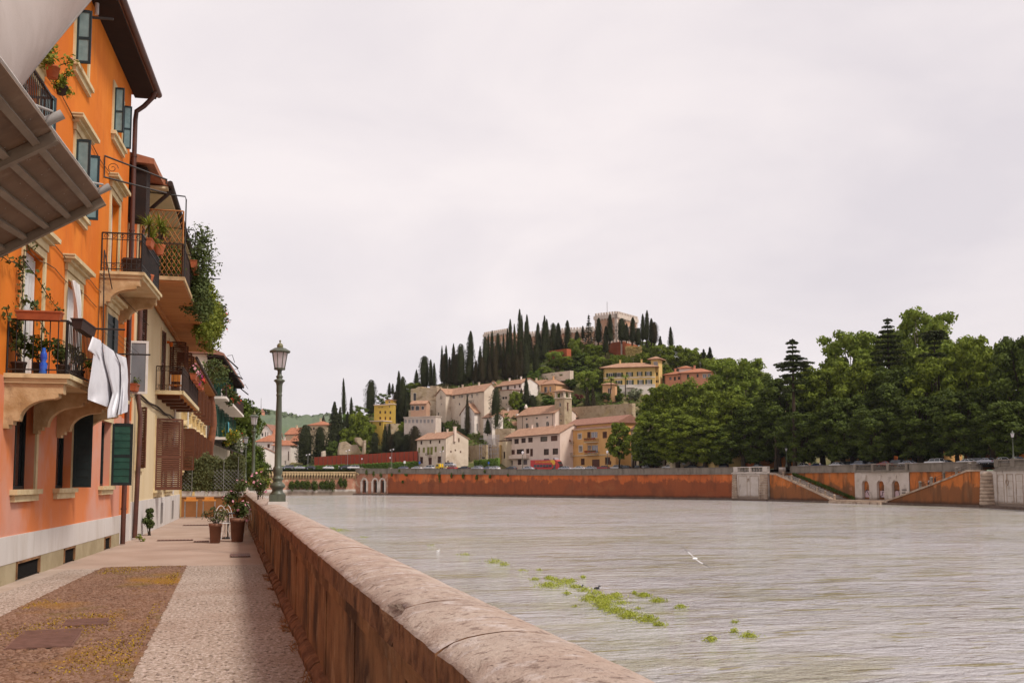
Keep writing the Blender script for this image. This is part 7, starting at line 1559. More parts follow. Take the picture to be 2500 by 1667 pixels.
# ---------------------------------------------------------------- trees
def make_cypress(name,seed,mat,H=16.,Rr=1.5,n=2600,prof='spear',size=.24,lab='cypress'):
    rs=np.random.RandomState(seed);t=thing(name,lab,'cypress',(0,0,0));z=rs.uniform(0,1,n)**1.05;a=rs.uniform(0,2*math.pi,n)
    def rad(z):
        if prof=='spear':r=np.minimum(1,(z/.12)**.6)*(1-z)**.62*1.12
        elif prof=='column':r=np.minimum(1,(z/.10)**.5)*(1-np.clip((z-.6)/.42,0,1)**2.2)**.8
        else:r=np.minimum(1,(z/.1)**.5)*(1-z)**.85*1.15
        return r
    lump=1+.16*np.sin(a*3+z*7+seed)+.10*np.sin(a*5-z*19+seed*2)+.08*np.sin(z*43+a*2)
    r=Rr*rad(z)*lump*rs.uniform(.66,1.16,n);p=np.stack([r*np.cos(a),r*np.sin(a),.04*H+z*H*.96],1);nn=np.stack([np.cos(a),np.sin(a),.5+0*a],1)
    core=MB();core.lathe([(Rr*.68*float(rad(np.array([q]))[0])+.01,.05*H+q*H*.92) for q in (0.02,.08,.2,.35,.5,.65,.8,.9,.97)],n=8)
    nn[:,2]+=.3;me=leaf_mesh('crown',p,nn,size,MT[mat],seed,.55,.42,core=core);obj('crown',me,t)
    mb=MB();mb.lathe([(.28,-1.5),(.22,.06*H)],n=7);mb.build('trunk',MT['bark'],t);return t
CYP=[make_cypress('cypress_tree',1,'leaf_cypress',prof='spear',lab='source'),make_cypress('cypress_tree',2,'leaf_cypress',prof='column',Rr=1.9),make_cypress('cypress_tree',3,'leaf_cypress_brown',prof='spear',Rr=1.6),make_cypress('cypress_tree',4,'leaf_cypress',prof='cone',Rr=2.2,size=.3),make_cypress('cypress_tree',5,'leaf_cypress_brown',prof='column',Rr=1.8)]
CYR=[1.5*1.0,1.9,1.6,2.2,1.8];used=set()
def put_cy(k,px,yt,yb,w_,label,group,D=None):
    D=D or TD(px,yb);b=P(px,yb,D);top=P(px,yt,D);h=top.z-b.z+.3;wr=w_*D/F/2;s=(wr/CYR[k]*1.15,wr/CYR[k]*1.15,h/16.3);rz=(px*1.7) % 6.28
    if k not in used:used.add(k);o=CYP[k];o.location=b;o.rotation_euler=(math.sin(px)*.022,math.cos(px*3)*.022,rz);o.scale=s;o['label']=label;o['group']=group;return o
    r=dup(CYP[k],b,rz,label,group,s);r.rotation_euler=(math.sin(px)*.022,math.cos(px*3)*.022,rz);return r
C2l=[(60,580,720,50,3),(130,460,745,88,1),(185,490,742,48,0),(215,520,738,42,0),(278,370,700,34,0),(300,440,708,50,4),(325,365,705,42,0),(350,470,715,50,2),(370,350,716,46,0),(392,375,720,42,2),(415,440,725,50,4),(447,352,720,82,1),(522,240,695,90,0),(575,500,700,55,2),(612,375,690,62,3),(632,470,700,60,4),(655,288,690,52,1),(680,268,660,40,0),(700,440,690,60,2),(716,238,650,52,0),(745,370,690,52,4),(770,262,600,46,1),(797,350,560,36,2),(822,262,650,36,0),(842,216,650,40,0),(826,470,655,60,4),(860,430,662,62,4),(877,133,660,60,0),(900,360,665,58,2),(920,176,665,46,0),(935,440,668,60,4),(957,48,655,64,0),(965,330,665,62,2),(982,96,645,42,0),(1010,155,600,38,0),(1030,97,570,56,0),(1015,355,655,74,1),(1050,270,480,56,0)]
C2r=[(1098,360,614,72,1),(1108,168,500,62,0),(1135,260,480,50,2),(1165,108,500,78,3),(1202,138,480,56,0),(1222,290,460,50,2),(1252,173,430,60,1),(1290,172,422,76,0),(1315,290,415,50,3),(1378,150,442,74,0)]
C3l=[(105,243,330,55,3),(152,200,315,34,0),(288,128,350,68,0),(350,198,440,62,0),(388,96,342,68,0),(492,133,335,80,1),(535,178,335,60,3),(583,123,352,70,0),(632,218,372,62,1),(675,93,335,48,0),(707,62,335,54,0),(750,132,350,60,0),(775,165,358,64,4),(920,208,385,46,0)]
lowl=[(1000+500/3.5625,740+800/3.5625,1062,12,2,'slim cypress standing before the stone convent, left of the white church',None),(1000+587/3.5625,965,992,13,1,'short cypress top behind the white church',None),(1000+655/3.5625,948,1000,18,1,'left one of two stout cypresses behind the white church',None),(1000+692/3.5625,945,1000,20,1,'right one of two stout cypresses behind the white church',None),(1000+742/3.5625,946,1054,24,1,'tall dark cypress in front of the white church roof',399),
    (1380+195/3.564,944,1022,15,2,'left of the two thin cypresses under the garden terrace wall',None),(1380+248/3.564,944,1022,15,2,'right of the two thin cypresses under the garden terrace wall',None),
    (950,935,966,10,0,'left small cypress on the skyline above the bright yellow house',None),(958.5,937,964,8,0,'right small cypress on the skyline above the bright yellow house',None),(967.5,935,990,9,0,'thin cypress at the left of the dense cluster by the bright yellow house',None),
    (965,957,1032,15,4,'lower left cypress of the dense cluster beside the bright yellow house',None),(974,905,1033,18,0,'tallest pointed cypress of the cluster beside the bright yellow house',None),(984,919,1032,20,1,'broad-topped cypress of the cluster beside the bright yellow house',None),(995,955,1030,22,3,'ragged lower cypress at the right of the cluster by the ruins',None),
    (840,923,1016,11,0,'very tall thin cypress alone on the skyline left',None),(857.5,970,1020,10.5,0,'shorter pointed cypress alone on the skyline',None),(904,927,1014,25,1,'stout column cypress on the skyline left of the yellow house',None),(849,1005,1045,16,3,'small dark cypress below the two skyline cypresses',None),(838,1024,1060,8,0,'thin little cypress beside the leafy trees left',None),
    (744,1037,1136,40,1,'broad dark evergreen column right of the white town houses',422),(781,1042,1114,30,1,'rounded dark evergreen behind the start of the rust-red fence',424),(816,980,1115,40,3,'tall dark conifer with a ragged point left of the skyline cypresses',None),(827,993,1100,22,3,'slimmer dark conifer right beside the ragged one',None),(789,1015,1050,14,3,'small dark conifer by the red-roofed cream house',None),
    (914,1056,1112,22,1,'dark shrub-like cypress under the bright yellow house',None),(940,1035,1106,17,3,'left pointed cypress before the rubble terrace',None),(951,1034,1106,12,0,'thin pointed cypress before the rubble terrace',None),(990,1017,1070,9,0,'thin cypress before the arcade terrace left',None),(1000,1019,1080,11,2,'second thin cypress before the arcade terrace',None),(1007,1020,1080,9,0,'third thin cypress before the arcade terrace',None),(1015,1021,1085,17,3,'wider conifer at the right of the arcade terrace',None),
    (975,1052,1110,30,1,'low dark evergreen mass left behind the fence',None),(998,1060,1112,34,1,'low dark evergreen mass right behind the fence',None),(958,1060,1112,24,4,'low brownish evergreen behind the fence',None),(1012,1040,1118,26,4,'brownish evergreen beside the stone house',None),(1004,992,1020,28,1,'dark round evergreen before the arched shed',None),
    (1074,1030,1058,22,1,'rounded dark green tree before the convent foot',None),(1127,1047,1069,22,1,'dark bush-like evergreen left of the white church foot',None),(1000+1020/3.5625,920,996,20,3,'layered dark conifer left of the peach villa',None),(1272,949,1000,17,3,'smaller dark conifer left of the layered one',None),(1190,1023,1060,16,3,'dark shrub tree before the low apse',398),(1385,990,1018,12,3,'small conifer by the garden terrace wall',None),(1300,965,1003,24,1,'rounded dark shrub tree below the cream villa',None)]
for i,q in enumerate(sorted(C2l)):
    hgt='tall ' if q[2]-q[1]>380 else ('short ' if q[2]-q[1]<240 else '')
    put_cy(q[4],1000+q[0]/3.5625,740+q[1]/3.5625,740+q[2]/3.5625,q[3]/3.5625,hgt+'dark cypress, '+ORD[i]+' from the left in the dense row on the hill crest','cypresses in the crest row')
for i,q in enumerate(sorted(C2r)):put_cy(q[4],1000+q[0]/3.5625,740+q[1]/3.5625,740+q[2]/3.5625,q[3]/3.5625,'cypress, '+ORD[i]+' from the left between the dense crest row and the keep','cypresses before the castle wings',D=None)
for i,q in enumerate(sorted(C3l)):put_cy(q[4],1380+q[0]/3.564,740+q[1]/3.564,740+q[2]/3.564,q[3]/3.564,'cypress, '+ORD[i]+' from the left around the castle keep','cypresses around the castle keep',D=466 if q[0]>300 else 470)
for (px,yt,yb,w_,k,lab,D) in lowl:put_cy(k,px,yt,yb,w_,lab,'single cypresses on the slope',D)
for k in range(5):
    if k not in used:print('unused cypress',k)
def make_broad(name,seed,mat,H=14.,Rr=6.,n=5200,size=.42,trunk=.4,low=.28,nb=26,top=.9,tall=1.0,barkm='bark',sparse=.62,cat='tree',bs=(.22,.38)):
    rs=np.random.RandomState(seed);t=thing(name,'source',cat,(0,0,0));cs=[];rad=[]
    for i in range(nb):
        f=(i+.5)/nb;zz=low*H+(H-low*H)*f*.92;env=math.sin(math.pi*min(1,max(.08,(zz/H-low*.6)/(1.05-low*.6))))**(.38 if H>20 else .6);a=i*2.399+rs.uniform(-.4,.4);d=Rr*env*rs.uniform(.30,.80);cs.append((d*math.cos(a),d*math.sin(a),zz));r_=Rr*rs.uniform(*bs)*(.6+.5*env);rad.append((r_,r_,r_*.7))
    p,nn=ell_pts(rs,cs,rad,n,shell=sparse,lower=.45);me=None;core=MB()
    for c,r_ in zip(cs,rad):core.blob(c,tuple(x*.6 for x in r_),7,seed=seed+len(core.v),amp=.2)
    me=leaf_mesh('crown',p,nn,size,MT[mat],seed,.75,.6,core=core);obj('crown',me,t)
    mb=MB();tr=[(0,0,-1.2),(.1,0,low*H*.5),(.15,.1,low*H),(.1,0,H*.55),(0,0,H*.8)];mb.tube(tr,[trunk*1.25,trunk,trunk*.85,trunk*.5,trunk*.2],8)
    for c in cs[::3]:mb.tube([(.1,.05,low*H*.85),(c[0]*.5,c[1]*.5,low*H*.5+c[2]*.5),c],[trunk*.45,trunk*.3,trunk*.1],5)
    mb.build('trunk',MT[barkm],t);return t
BT={};BTd={}
def reg(key,**k):BT[key]=make_broad('plane_tree' if 'plane' in key else ('shrub' if 'shrub' in key else 'leafy_tree'),**k);BTd[key]=(k.get('H',14.),k.get('Rr',6.));BT[key]['_u']=0
reg('plane_a',seed=11,mat='leaf_plane',H=26,Rr=9.5,n=14000,size=.42,trunk=.75,low=.15,nb=95,bs=(.13,.24))
reg('plane_b',seed=12,mat='leaf_plane',H=26,Rr=10,n=13000,size=.42,trunk=.8,low=.14,nb=100,bs=(.13,.24))
reg('plane_dark',seed=13,mat='leaf_dark',H=26,Rr=10,n=13000,size=.42,trunk=.8,low=.13,nb=100,bs=(.13,.24))
reg('plane_bright',seed=14,mat='leaf_bright',H=30,Rr=10,n=11000,size=.42,trunk=.6,low=.3,nb=90,bs=(.13,.25),barkm='bark_pale',sparse=.5)
reg('plane_young',seed=15,mat='leaf_plane',H=13,Rr=4.4,n=3600,size=.38,trunk=.3,low=.24,nb=20)
reg('hill_tree',seed=16,mat='leaf_plane',H=12,Rr=7,n=3600,size=.42,trunk=.35,low=.12,nb=24)
reg('hill_bright',seed=17,mat='leaf_bright',H=10,Rr=7,n=3600,size=.42,trunk=.35,low=.12,nb=22)
reg('shrub',seed=18,mat='leaf_hill',H=5,Rr=3.5,n=1300,size=.32,trunk=.15,low=.1,nb=14)
reg('shrub_dark',seed=19,mat='leaf_dark',H=5,Rr=3.5,n=1300,size=.32,trunk=.15,low=.1,nb=14)
reg('shrub_bright',seed=20,mat='hedge_bright',H=5,Rr=3.5,n=1300,size=.32,trunk=.15,low=.08,nb=14)
reg('shrub_red',seed=21,mat='leaf_red',H=5,Rr=3.5,n=900,size=.32,trunk=.15,low=.08,nb=12)
reg('shrub_pale',seed=22,mat='leaf_pale',H=5,Rr=3.5,n=1200,size=.32,trunk=.15,low=.08,nb=14)
reg('thin_tree',seed=23,mat='leaf_hill',H=14,Rr=6,n=1500,size=.3,trunk=.3,low=.25,nb=22,sparse=.3)
def put(key,px,yt,w_,yb=None,D=None,lab='',group='trees',ry=None):
    H,Rr=BTd[key]
    if D is None:D=TD(px,yb)
    if yb is None:z0=zroad(px)
    else:z0=ZD(yb,D)
    b=PZ(px,D,z0);h=ZD(yt,D)-z0;s=w_*D/F/2/(Rr*.97);rz=(px*2.3) % 6.28;sc=(s,s,h/(H*1.0))
    o=BT[key]
    if not o['_u']:o['_u']=1;o.location=b;o.rotation_euler=(0,0,rz);o.scale=sc;o['label']=lab;o['group']=group;return o
    r=dup(o,b,rz,lab,group,sc);return r
# quay plane trees (front row then behind)
Q=[('plane_b',1655,1005,150,300,'lowest plane crown hiding the cream quay house'),('plane_a',1722,1015,140,294,'low plane crown hiding the yellow quay house'),('plane_dark',1592,1060,100,306,'small dark crown low between the young planes and the big ones'),('plane_young',1512,1028,66,330-14,'young plane tree with a lone slim trunk in front of the ochre block'),('plane_young',1562,1050,62,318-9,'second small plane tree, right of the young one'),('plane_young',1590,1000,90,310-4,'third small dark plane tree under the big crowns'),
     ('plane_a',1625,935,150,318,'big plane tree whose crown starts the dense quay row at the left'),('plane_b',1700,922,150,312,'broad plane tree with its crown reaching under the rose villa'),('plane_a',1772,950,150,298,'rounded plane tree with the nearest crown left of the stone pier'),('plane_b',1668,985,140,306,'lower plane crown between the first two big ones'),
     ('plane_bright',1800,868,190,345,'tall bright green plane tree with a pale trunk behind the quay row'),('plane_dark',1850,985,150,290,'dark plane tree above the stone pier'),('plane_dark',1925,905,175,288,'dark plane tree under the tiered cedar'),('plane_b',2010,885,170,285,'plane tree right of the tiered cedar'),
     ('plane_bright',2075,802,190,300,'tall light green plane tree left of the second cedar'),('plane_bright',2160,800,170,305,'pale green plane top between the second cedar and the tallest tree'),('plane_bright',2270,748,200,296,'tallest light green plane tree of the right bank'),('plane_bright',2345,815,150,300,'light green plane tree right of the tallest one'),
     ('plane_a',2105,875,180,272,'mid-green plane tree below the light green ones'),('plane_dark',2200,885,190,262,'very dark plane tree above the niche wall'),('plane_dark',2060,960,170,262,'low dark plane tree above the stair weeds'),('plane_a',2300,860,180,252,'dark plane tree above the right stair flight'),('plane_dark',2250,960,180,245,'low dark plane crown above the red parked car'),('plane_b',2390,815,190,250,'large plane tree near the right edge, rounded top'),('plane_dark',2370,940,190,232,'low dark plane tree above the right end of the stairs'),('plane_dark',2140,990,150,250,'lowest dark plane crown above the niches'),('plane_b',2455,850,170,240,'plane tree in the last gap before the right edge'),('plane_dark',2520,805,200,225,'dark tree cut off by the right edge'),('plane_dark',2475,970,180,212,'low dark crown behind the right street lamp'),('plane_dark',1960,1000,150,272,'low dark crown right of the stone pier, over the white parked car'),('plane_dark',1760,1035,120,292,'small dark crown just above the parapet left of the pier')]
for key,px,yt,w_,D,lab in Q:put(key,px,yt,w_,None,D,lab,'plane trees along the quay')
# extra bare trunks under the canopy
for i,(x,D,r_) in enumerate(((1545,306,.35),(1652,300,.55),(1690,296,.7),(1742,292,.5),(1738,305,.4),(1815,290,.6),(1895,280,.55),(1905,285,.5),(2035,268,.5),(2085,262,.8),(2120,260,.45),(2165,256,.7),(2235,250,.6),(2300,246,.5),(2340,242,.5),(2425,228,.7),(2465,224,.8))):
    D=max(D,wd(x)+6);z0=zroad(x);t=thing('tree_trunk',ORD[i]+' bare dark trunk from the left under the dense canopy of the right bank','tree trunk',PZ(x,D,z0),group='trunks under the canopy');rs=random.Random(i);mb=MB();pts=[(0,0,-.3),(rs.uniform(-.2,.2),0,2.5),(rs.uniform(-.5,.5),0,5.5),(rs.uniform(-1,1),0,10)];mb.tube(pts,[r_*1.2,r_,r_*.85,r_*.5],8);mb.tube([pts[1],(pts[1][0]+rs.choice((-1,1))*2,.3,8)],[r_*.5,r_*.25],6);mb.build('trunk',MT['bark'],t)
# cedars
def cedar(px,yt,yb,w_,D,lab,seed,tiers):
    s=D/F;t=thing('cedar_tree',lab,'cedar',PZ(px,D,zroad(px)),group='cedars on the right bank');z0=zroad(px);ztp=ZD(yt,D)-z0;rs=np.random.RandomState(seed);P_=[];N_=[];mb=MB();mb.tube([(0,0,-1),(0,0,ztp*.5),(0,0,ztp)],[.7,.45,.08],7)
    for (y,rr,x0) in tiers:
        zt=ZD(y,D)-z0;nb=9
        for k in range(nb):
            a=k*2*math.pi/nb+rs.uniform(-.3,.3);L_=rr*s*rs.uniform(.6,1.0);tip=(L_*math.cos(a)+x0*s*.4,L_*math.sin(a),zt-L_*.10);mb.tube([(0,0,zt-.6),(tip[0]*.6,tip[1]*.6,zt-.1),tip],[.14,.08,.03],4)
            m=int(26*L_);f=rs.uniform(.15,1,m);wd_=.22*L_*(1.15-f*.6);off=rs.normal(0,1,m)*wd_*.55
            P_.append(np.stack([tip[0]*f-math.sin(a)*off,tip[1]*f+math.cos(a)*off,zt-.2+(tip[2]-zt)*f+rs.uniform(-.25,.12,m)],1));N_.append(np.tile([0,0,1.],(m,1)))
    me=leaf_mesh('crown',np.vstack(P_),np.vstack(N_),.38,MT['leaf_cedar'],seed,.45,.45);obj('crown',me,t);mb.build('trunk',MT['bark'],t)
cedar(1942,826,960,110,270,'tiered cedar with a drooping flat top, leftmost of the cedars',1,[(829,7,0),(834,20,3),(845,12,0),(855,20,-3),(866,22,2),(872,36,12),(882,56,8),(889,50,-14),(898,44,4),(912,40,-2),(930,38,0),(950,40,0)])
cedar(2178,775,960,110,268,'second cedar with a ragged dark top among the light green planes',2,[(779,14,4),(786,8,0),(795,16,4),(806,24,-2),(818,30,3),(830,36,-3),(842,40,4),(856,46,-2),(870,50,2),(884,52,0),(900,50,0)])
cedar(2292,805,960,110,262,'third, flat-topped brownish cedar below the tallest plane',3,[(808,38,4),(815,42,-6),(823,34,6),(834,20,0),(846,14,0),(862,40,-16),(880,44,0)])
# trees & shrubs on the hill
HT=[('hill_tree',1462,842,40,880,None,'dark green tree at the left foot of the bastion'),('hill_bright',1452,868,54,902,None,'light tree on the slope above the yellow villa left corner'),('hill_tree',1484,876,44,898,None,'dark tree directly behind the yellow villa roof left end'),('shrub',1425,895,50,915,None,'scrub clump on the bare slope under the bright pine'),('shrub_dark',1395,925,44,948,None,'dark scrub clump above the bell tower'),('hill_bright',1406,826,46,878,None,'bright rounded pine left of the castle bastion'),('hill_tree',1440,840,44,880,None,'green tree between the bright pine and the bastion'),('hill_bright',1358,857,52,898,None,'bright green tree before the small brick bastion piece'),('hill_tree',1380,870,50,905,None,'green tree right of the small bastion piece'),('shrub',1425,862,56,888,None,'orange-green scrub tree under the bright pine'),('shrub_dark',1400,880,60,905,None,'dark scrub below the pines'),
      ('hill_bright',1583,832,44,868,None,'bright clipped-looking tree right of the bastion'),('hill_tree',1612,842,60,900,None,'big green tree behind the villa tower'),('hill_tree',1575,860,50,895,None,'green tree just left of the villa tower roof'),('hill_tree',1655,843,66,905,None,'wide domed tree left of the lone ridge cypress'),('hill_bright',1690,850,60,905,None,'domed light tree behind the rose villa turret'),('hill_tree',1715,860,60,915,None,'dark domed tree behind the rose villa'),('hill_tree',1765,875,90,940,None,'broad tree right of the rose villa'),('hill_bright',1800,884,90,950,None,'light broad tree at the right flank of the hill'),('hill_tree',1845,905,90,960,None,'green tree low on the right flank of the hill'),('hill_tree',1625,890,50,935,None,'dark tree between the villa tower and the rose wing'),
      ('hill_bright',1440,905,70,958,None,'bright green ivy-covered bank left of the yellow villa'),('hill_tree',1465,900,50,950,None,'dark tree at the left corner of the yellow villa'),('hill_tree',1487,930,44,968,None,'round green tree before the villa porch'),('shrub',1505,942,30,968,None,'yellow-green shrub beside the palm'),('shrub_dark',1514,960,30,980,None,'clipped dark bush below the palm'),('shrub_pale',1553,948,40,975,None,'grey-green olive tree before the villa terrace'),('shrub_dark',1480,958,36,980,None,'dark clipped hedge left of the steps'),('shrub_bright',1512,984,54,1018,None,'bright ivy arching over the garden wall'),('shrub_bright',1530,990,46,1012,None,'ivy at the right end of the garden wall'),('shrub_red',1415,962,32,982,None,'dark red shrub on the terrace right of the bell tower'),('shrub',1398,968,40,990,None,'green shrub left of the dark red one'),('shrub',1440,966,40,990,None,'pale green shrub right of the dark red one'),('shrub_dark',1375,950,26,966,None,'dark bush behind the belfry'),('shrub_bright',1342,972,50,990,None,'bright hedge bank left of the bell tower'),('shrub_dark',1340,966,34,980,None,'dark square-cut bush below the peach villa'),('shrub_bright',1305,905,40,928,None,'bright bush on the crest path'),('hill_bright',1330,895,36,915,None,'light green bush above the crest path'),('shrub_pale',1328,892,20,905,None,'pale flowering bush on the crest path'),('shrub',1380,905,60,930,None,'scrub above the peach villa'),('hill_tree',1398,905,36,932,None,'dark green tree above the peach villa roof right'),('shrub_dark',1462,1000,30,1020,None,'dark bush at the foot of the garden wall'),('shrub_dark',1424,1000,40,1020,None,'bush between the bell tower and the thin cypresses'),('hill_tree',1590,965,60,1010,None,'green tree hidden behind the first plane crown'),('hill_tree',1570,925,30,950,None,'palm-like dark tree by the villa tower foot'),
      ('hill_bright',1012,935,60,955,None,'bright green tree at the left end of the crest above the ruins'),('shrub_bright',1050,1022,40,1060,None,'climbing green shrub on the ruin foot'),('shrub',1095,1030,34,1060,None,'yellow-green shrub before the convent foot'),('shrub',1105,1045,26,1062,None,'small shrub right of the yellow-green one'),('shrub_dark',1035,1050,50,1072,None,'dark scrub above the stone house roof'),('hill_tree',1258,955,40,1005,None,'yellowish-green tree beside the beige block'),('shrub_bright',1290,985,50,1003,None,'green shrubs above the pink church roof'),('thin_tree',935,960,44,1000,None,'feathery pale green tree on the skyline above the yellow house'),('shrub',992,950,40,975,None,'light green scrub by the cypress cluster'),
      ('hill_tree',872,1005,60,1100,None,'tall loose green tree left of the bright yellow house'),('hill_tree',895,1030,50,1100,None,'green tree below the yellow bastion'),('hill_tree',855,1045,60,1108,None,'broad dark green tree behind the ruin walls'),('thin_tree',878,990,50,1040,None,'thin grey-green tree top left of the yellow house'),('shrub',811,1078,48,1122,None,'light green round bush at the fence left'),('shrub_dark',845,1085,40,1118,None,'dark bush before the ochre ruin walls'),('shrub',870,1090,40,1118,None,'grey-green bush under the leaning boulder'),('shrub_dark',775,1100,30,1125,None,'dark bush where the fence begins'),('shrub_bright',845,1010,26,1040,None,'yellow-green bush behind the small cypress'),('hill_tree',985,1030,40,1095,None,'dark tree before the arcade')]
for key,px,yt,w_,yb,D,lab in HT:put(key,px,yt,w_,yb,D,lab,'trees and shrubs on the hillside')
def spruce(px,yt,yb,w_,D,lab,seed):
    b=P(px,yb,D);h=P(px,yt,D).z-b.z;r0=w_*D/F/2;t=thing('spruce_tree',lab,'conifer',b);rs=np.random.RandomState(seed);P_=[];N_=[];tiers=13
    for i in range(tiers):
        f=i/tiers;z=h*(.06+.9*f);rr=r0*(1-f)**.8*rs.uniform(.8,1.1);m=int(90*(1-f)+24);a=rs.uniform(0,6.28,m);q=rs.uniform(.2,1,m)**.6;q *= (1+.25*np.sin(a*6+i));P_.append(np.stack([rr*q*np.cos(a),rr*q*np.sin(a),z-rr*.25*q+rs.uniform(-.3,.3,m)],1));N_.append(np.stack([np.cos(a)*.4,np.sin(a)*.4,1+0*a],1))
    obj('crown',leaf_mesh('crown',np.vstack(P_),np.vstack(N_),.42,MT['leaf_cypress'],seed,.5,.5),t);mb=MB();mb.tube([(0,0,-1),(0,0,h*.97)],[.35,.05],6);mb.build('trunk',MT['bark'],t)
spruce(1380+205/3.564,763,843,30,468,'ragged spruce standing above the cypresses left of the keep',1)
spruce(1380+1260/3.564,845,878,18,450,'small spruce on the skyline above the rose villa',2)
spruce(1718,852,870,8,450,'tiny conifer on the skyline beside the small spruce',3)
spruce(1612,820,842,9,462,'tiny conifer on the skyline right of the castle cypresses',4)
# palms
for i,(px,yt,yb,D) in enumerate(((1527,915,963,412),(1492,922,945,418),(1687,925,935,410))):
    b=P(px,yb,D);h=P(px,yt,D).z-b.z;t=thing('palm_tree',('tall palm before the yellow villa','short palm left of the tall one','palm tuft showing under the rose villa')[i],'palm',b);mb=MB();mb.tube([(0,0,-1),(0,0,h*.9)],[.25,.2],6);mb.build('trunk',MT['bark'],t);mb=MB();rs=random.Random(i)
    for k in range(26):
        a=k*2.4;el=rs.uniform(-.5,1.1);L_=2.2;d=Vector((math.cos(a),math.sin(a),0));s_=Vector((-math.sin(a),math.cos(a),0))*.28;c0=Vector((0,0,h*.9));c1=c0+d*L_*.5+Vector((0,0,el));c2=c0+d*L_+Vector((0,0,el-.9));mb.add([c0,c1-s_,c1+s_,c2],[(0,1,2),(1,3,2)],0,False)
    mb.build('fronds',MT['leaf_plane'],t)
# reeds on the bastion
rs=np.random.RandomState(6);n=700;x=rs.uniform(1528,1566,n);y=rs.uniform(846,868,n);p=np.array([tuple(P(a,b,464)) for a,b in zip(x,y)]);c0=p.mean(0);o=obj('reeds',leaf_mesh('reeds',p-c0,np.tile([.2,-1,.1],(n,1)),.9,MT['reed'],1,.5,.15));o.location=tuple(c0);o['kind']='stuff';tag(o,'straw-coloured reeds in front of the bastion right face','reeds')
# scrub covering the slope
rs=np.random.RandomState(14);pts=[];
for i in range(24000):
    px=rs.uniform(770,1880);d0,y0,d1,y1=hp(px);f=rs.uniform(0.05,1.02);D=d0+(d1-d0)*f;q=math.sin(px*.07+f*11)+math.sin(px*.029-f*7)+.6*math.sin(px*.21+f*31)
    if q<-.3:continue
    v=P(px,y0+(y1-y0)*f,D);v.z+=rs.uniform(-.3,1.1);pts.append(tuple(v))
p=np.array(pts);c0=p.mean(0);o=obj('hillside_scrub',leaf_mesh('hillside_scrub',p-c0,np.tile([0,-.4,1.],(len(p),1)),.6,MT['leaf_hill'],2,.8,.7));o.location=tuple(c0);o['kind']='stuff';tag(o,'mixed green scrub covering the hillside between walls and houses','scrub')
# big tree at the far end of the near bank
t=make_broad('evergreen_tree',33,'leaf_dark',H=9,Rr=3.2,n=7000,size=.16,trunk=.25,low=.15,nb=40);t['label']='large rounded dark green tree at the end of the near row of houses';t.location=(.3,112,0);t.scale=(1.15,1.15,1.18)
t2=dup(t,(2.3,118,-1),2.,'lower dark tree behind the far street lamps',None,(.75,.75,.75))
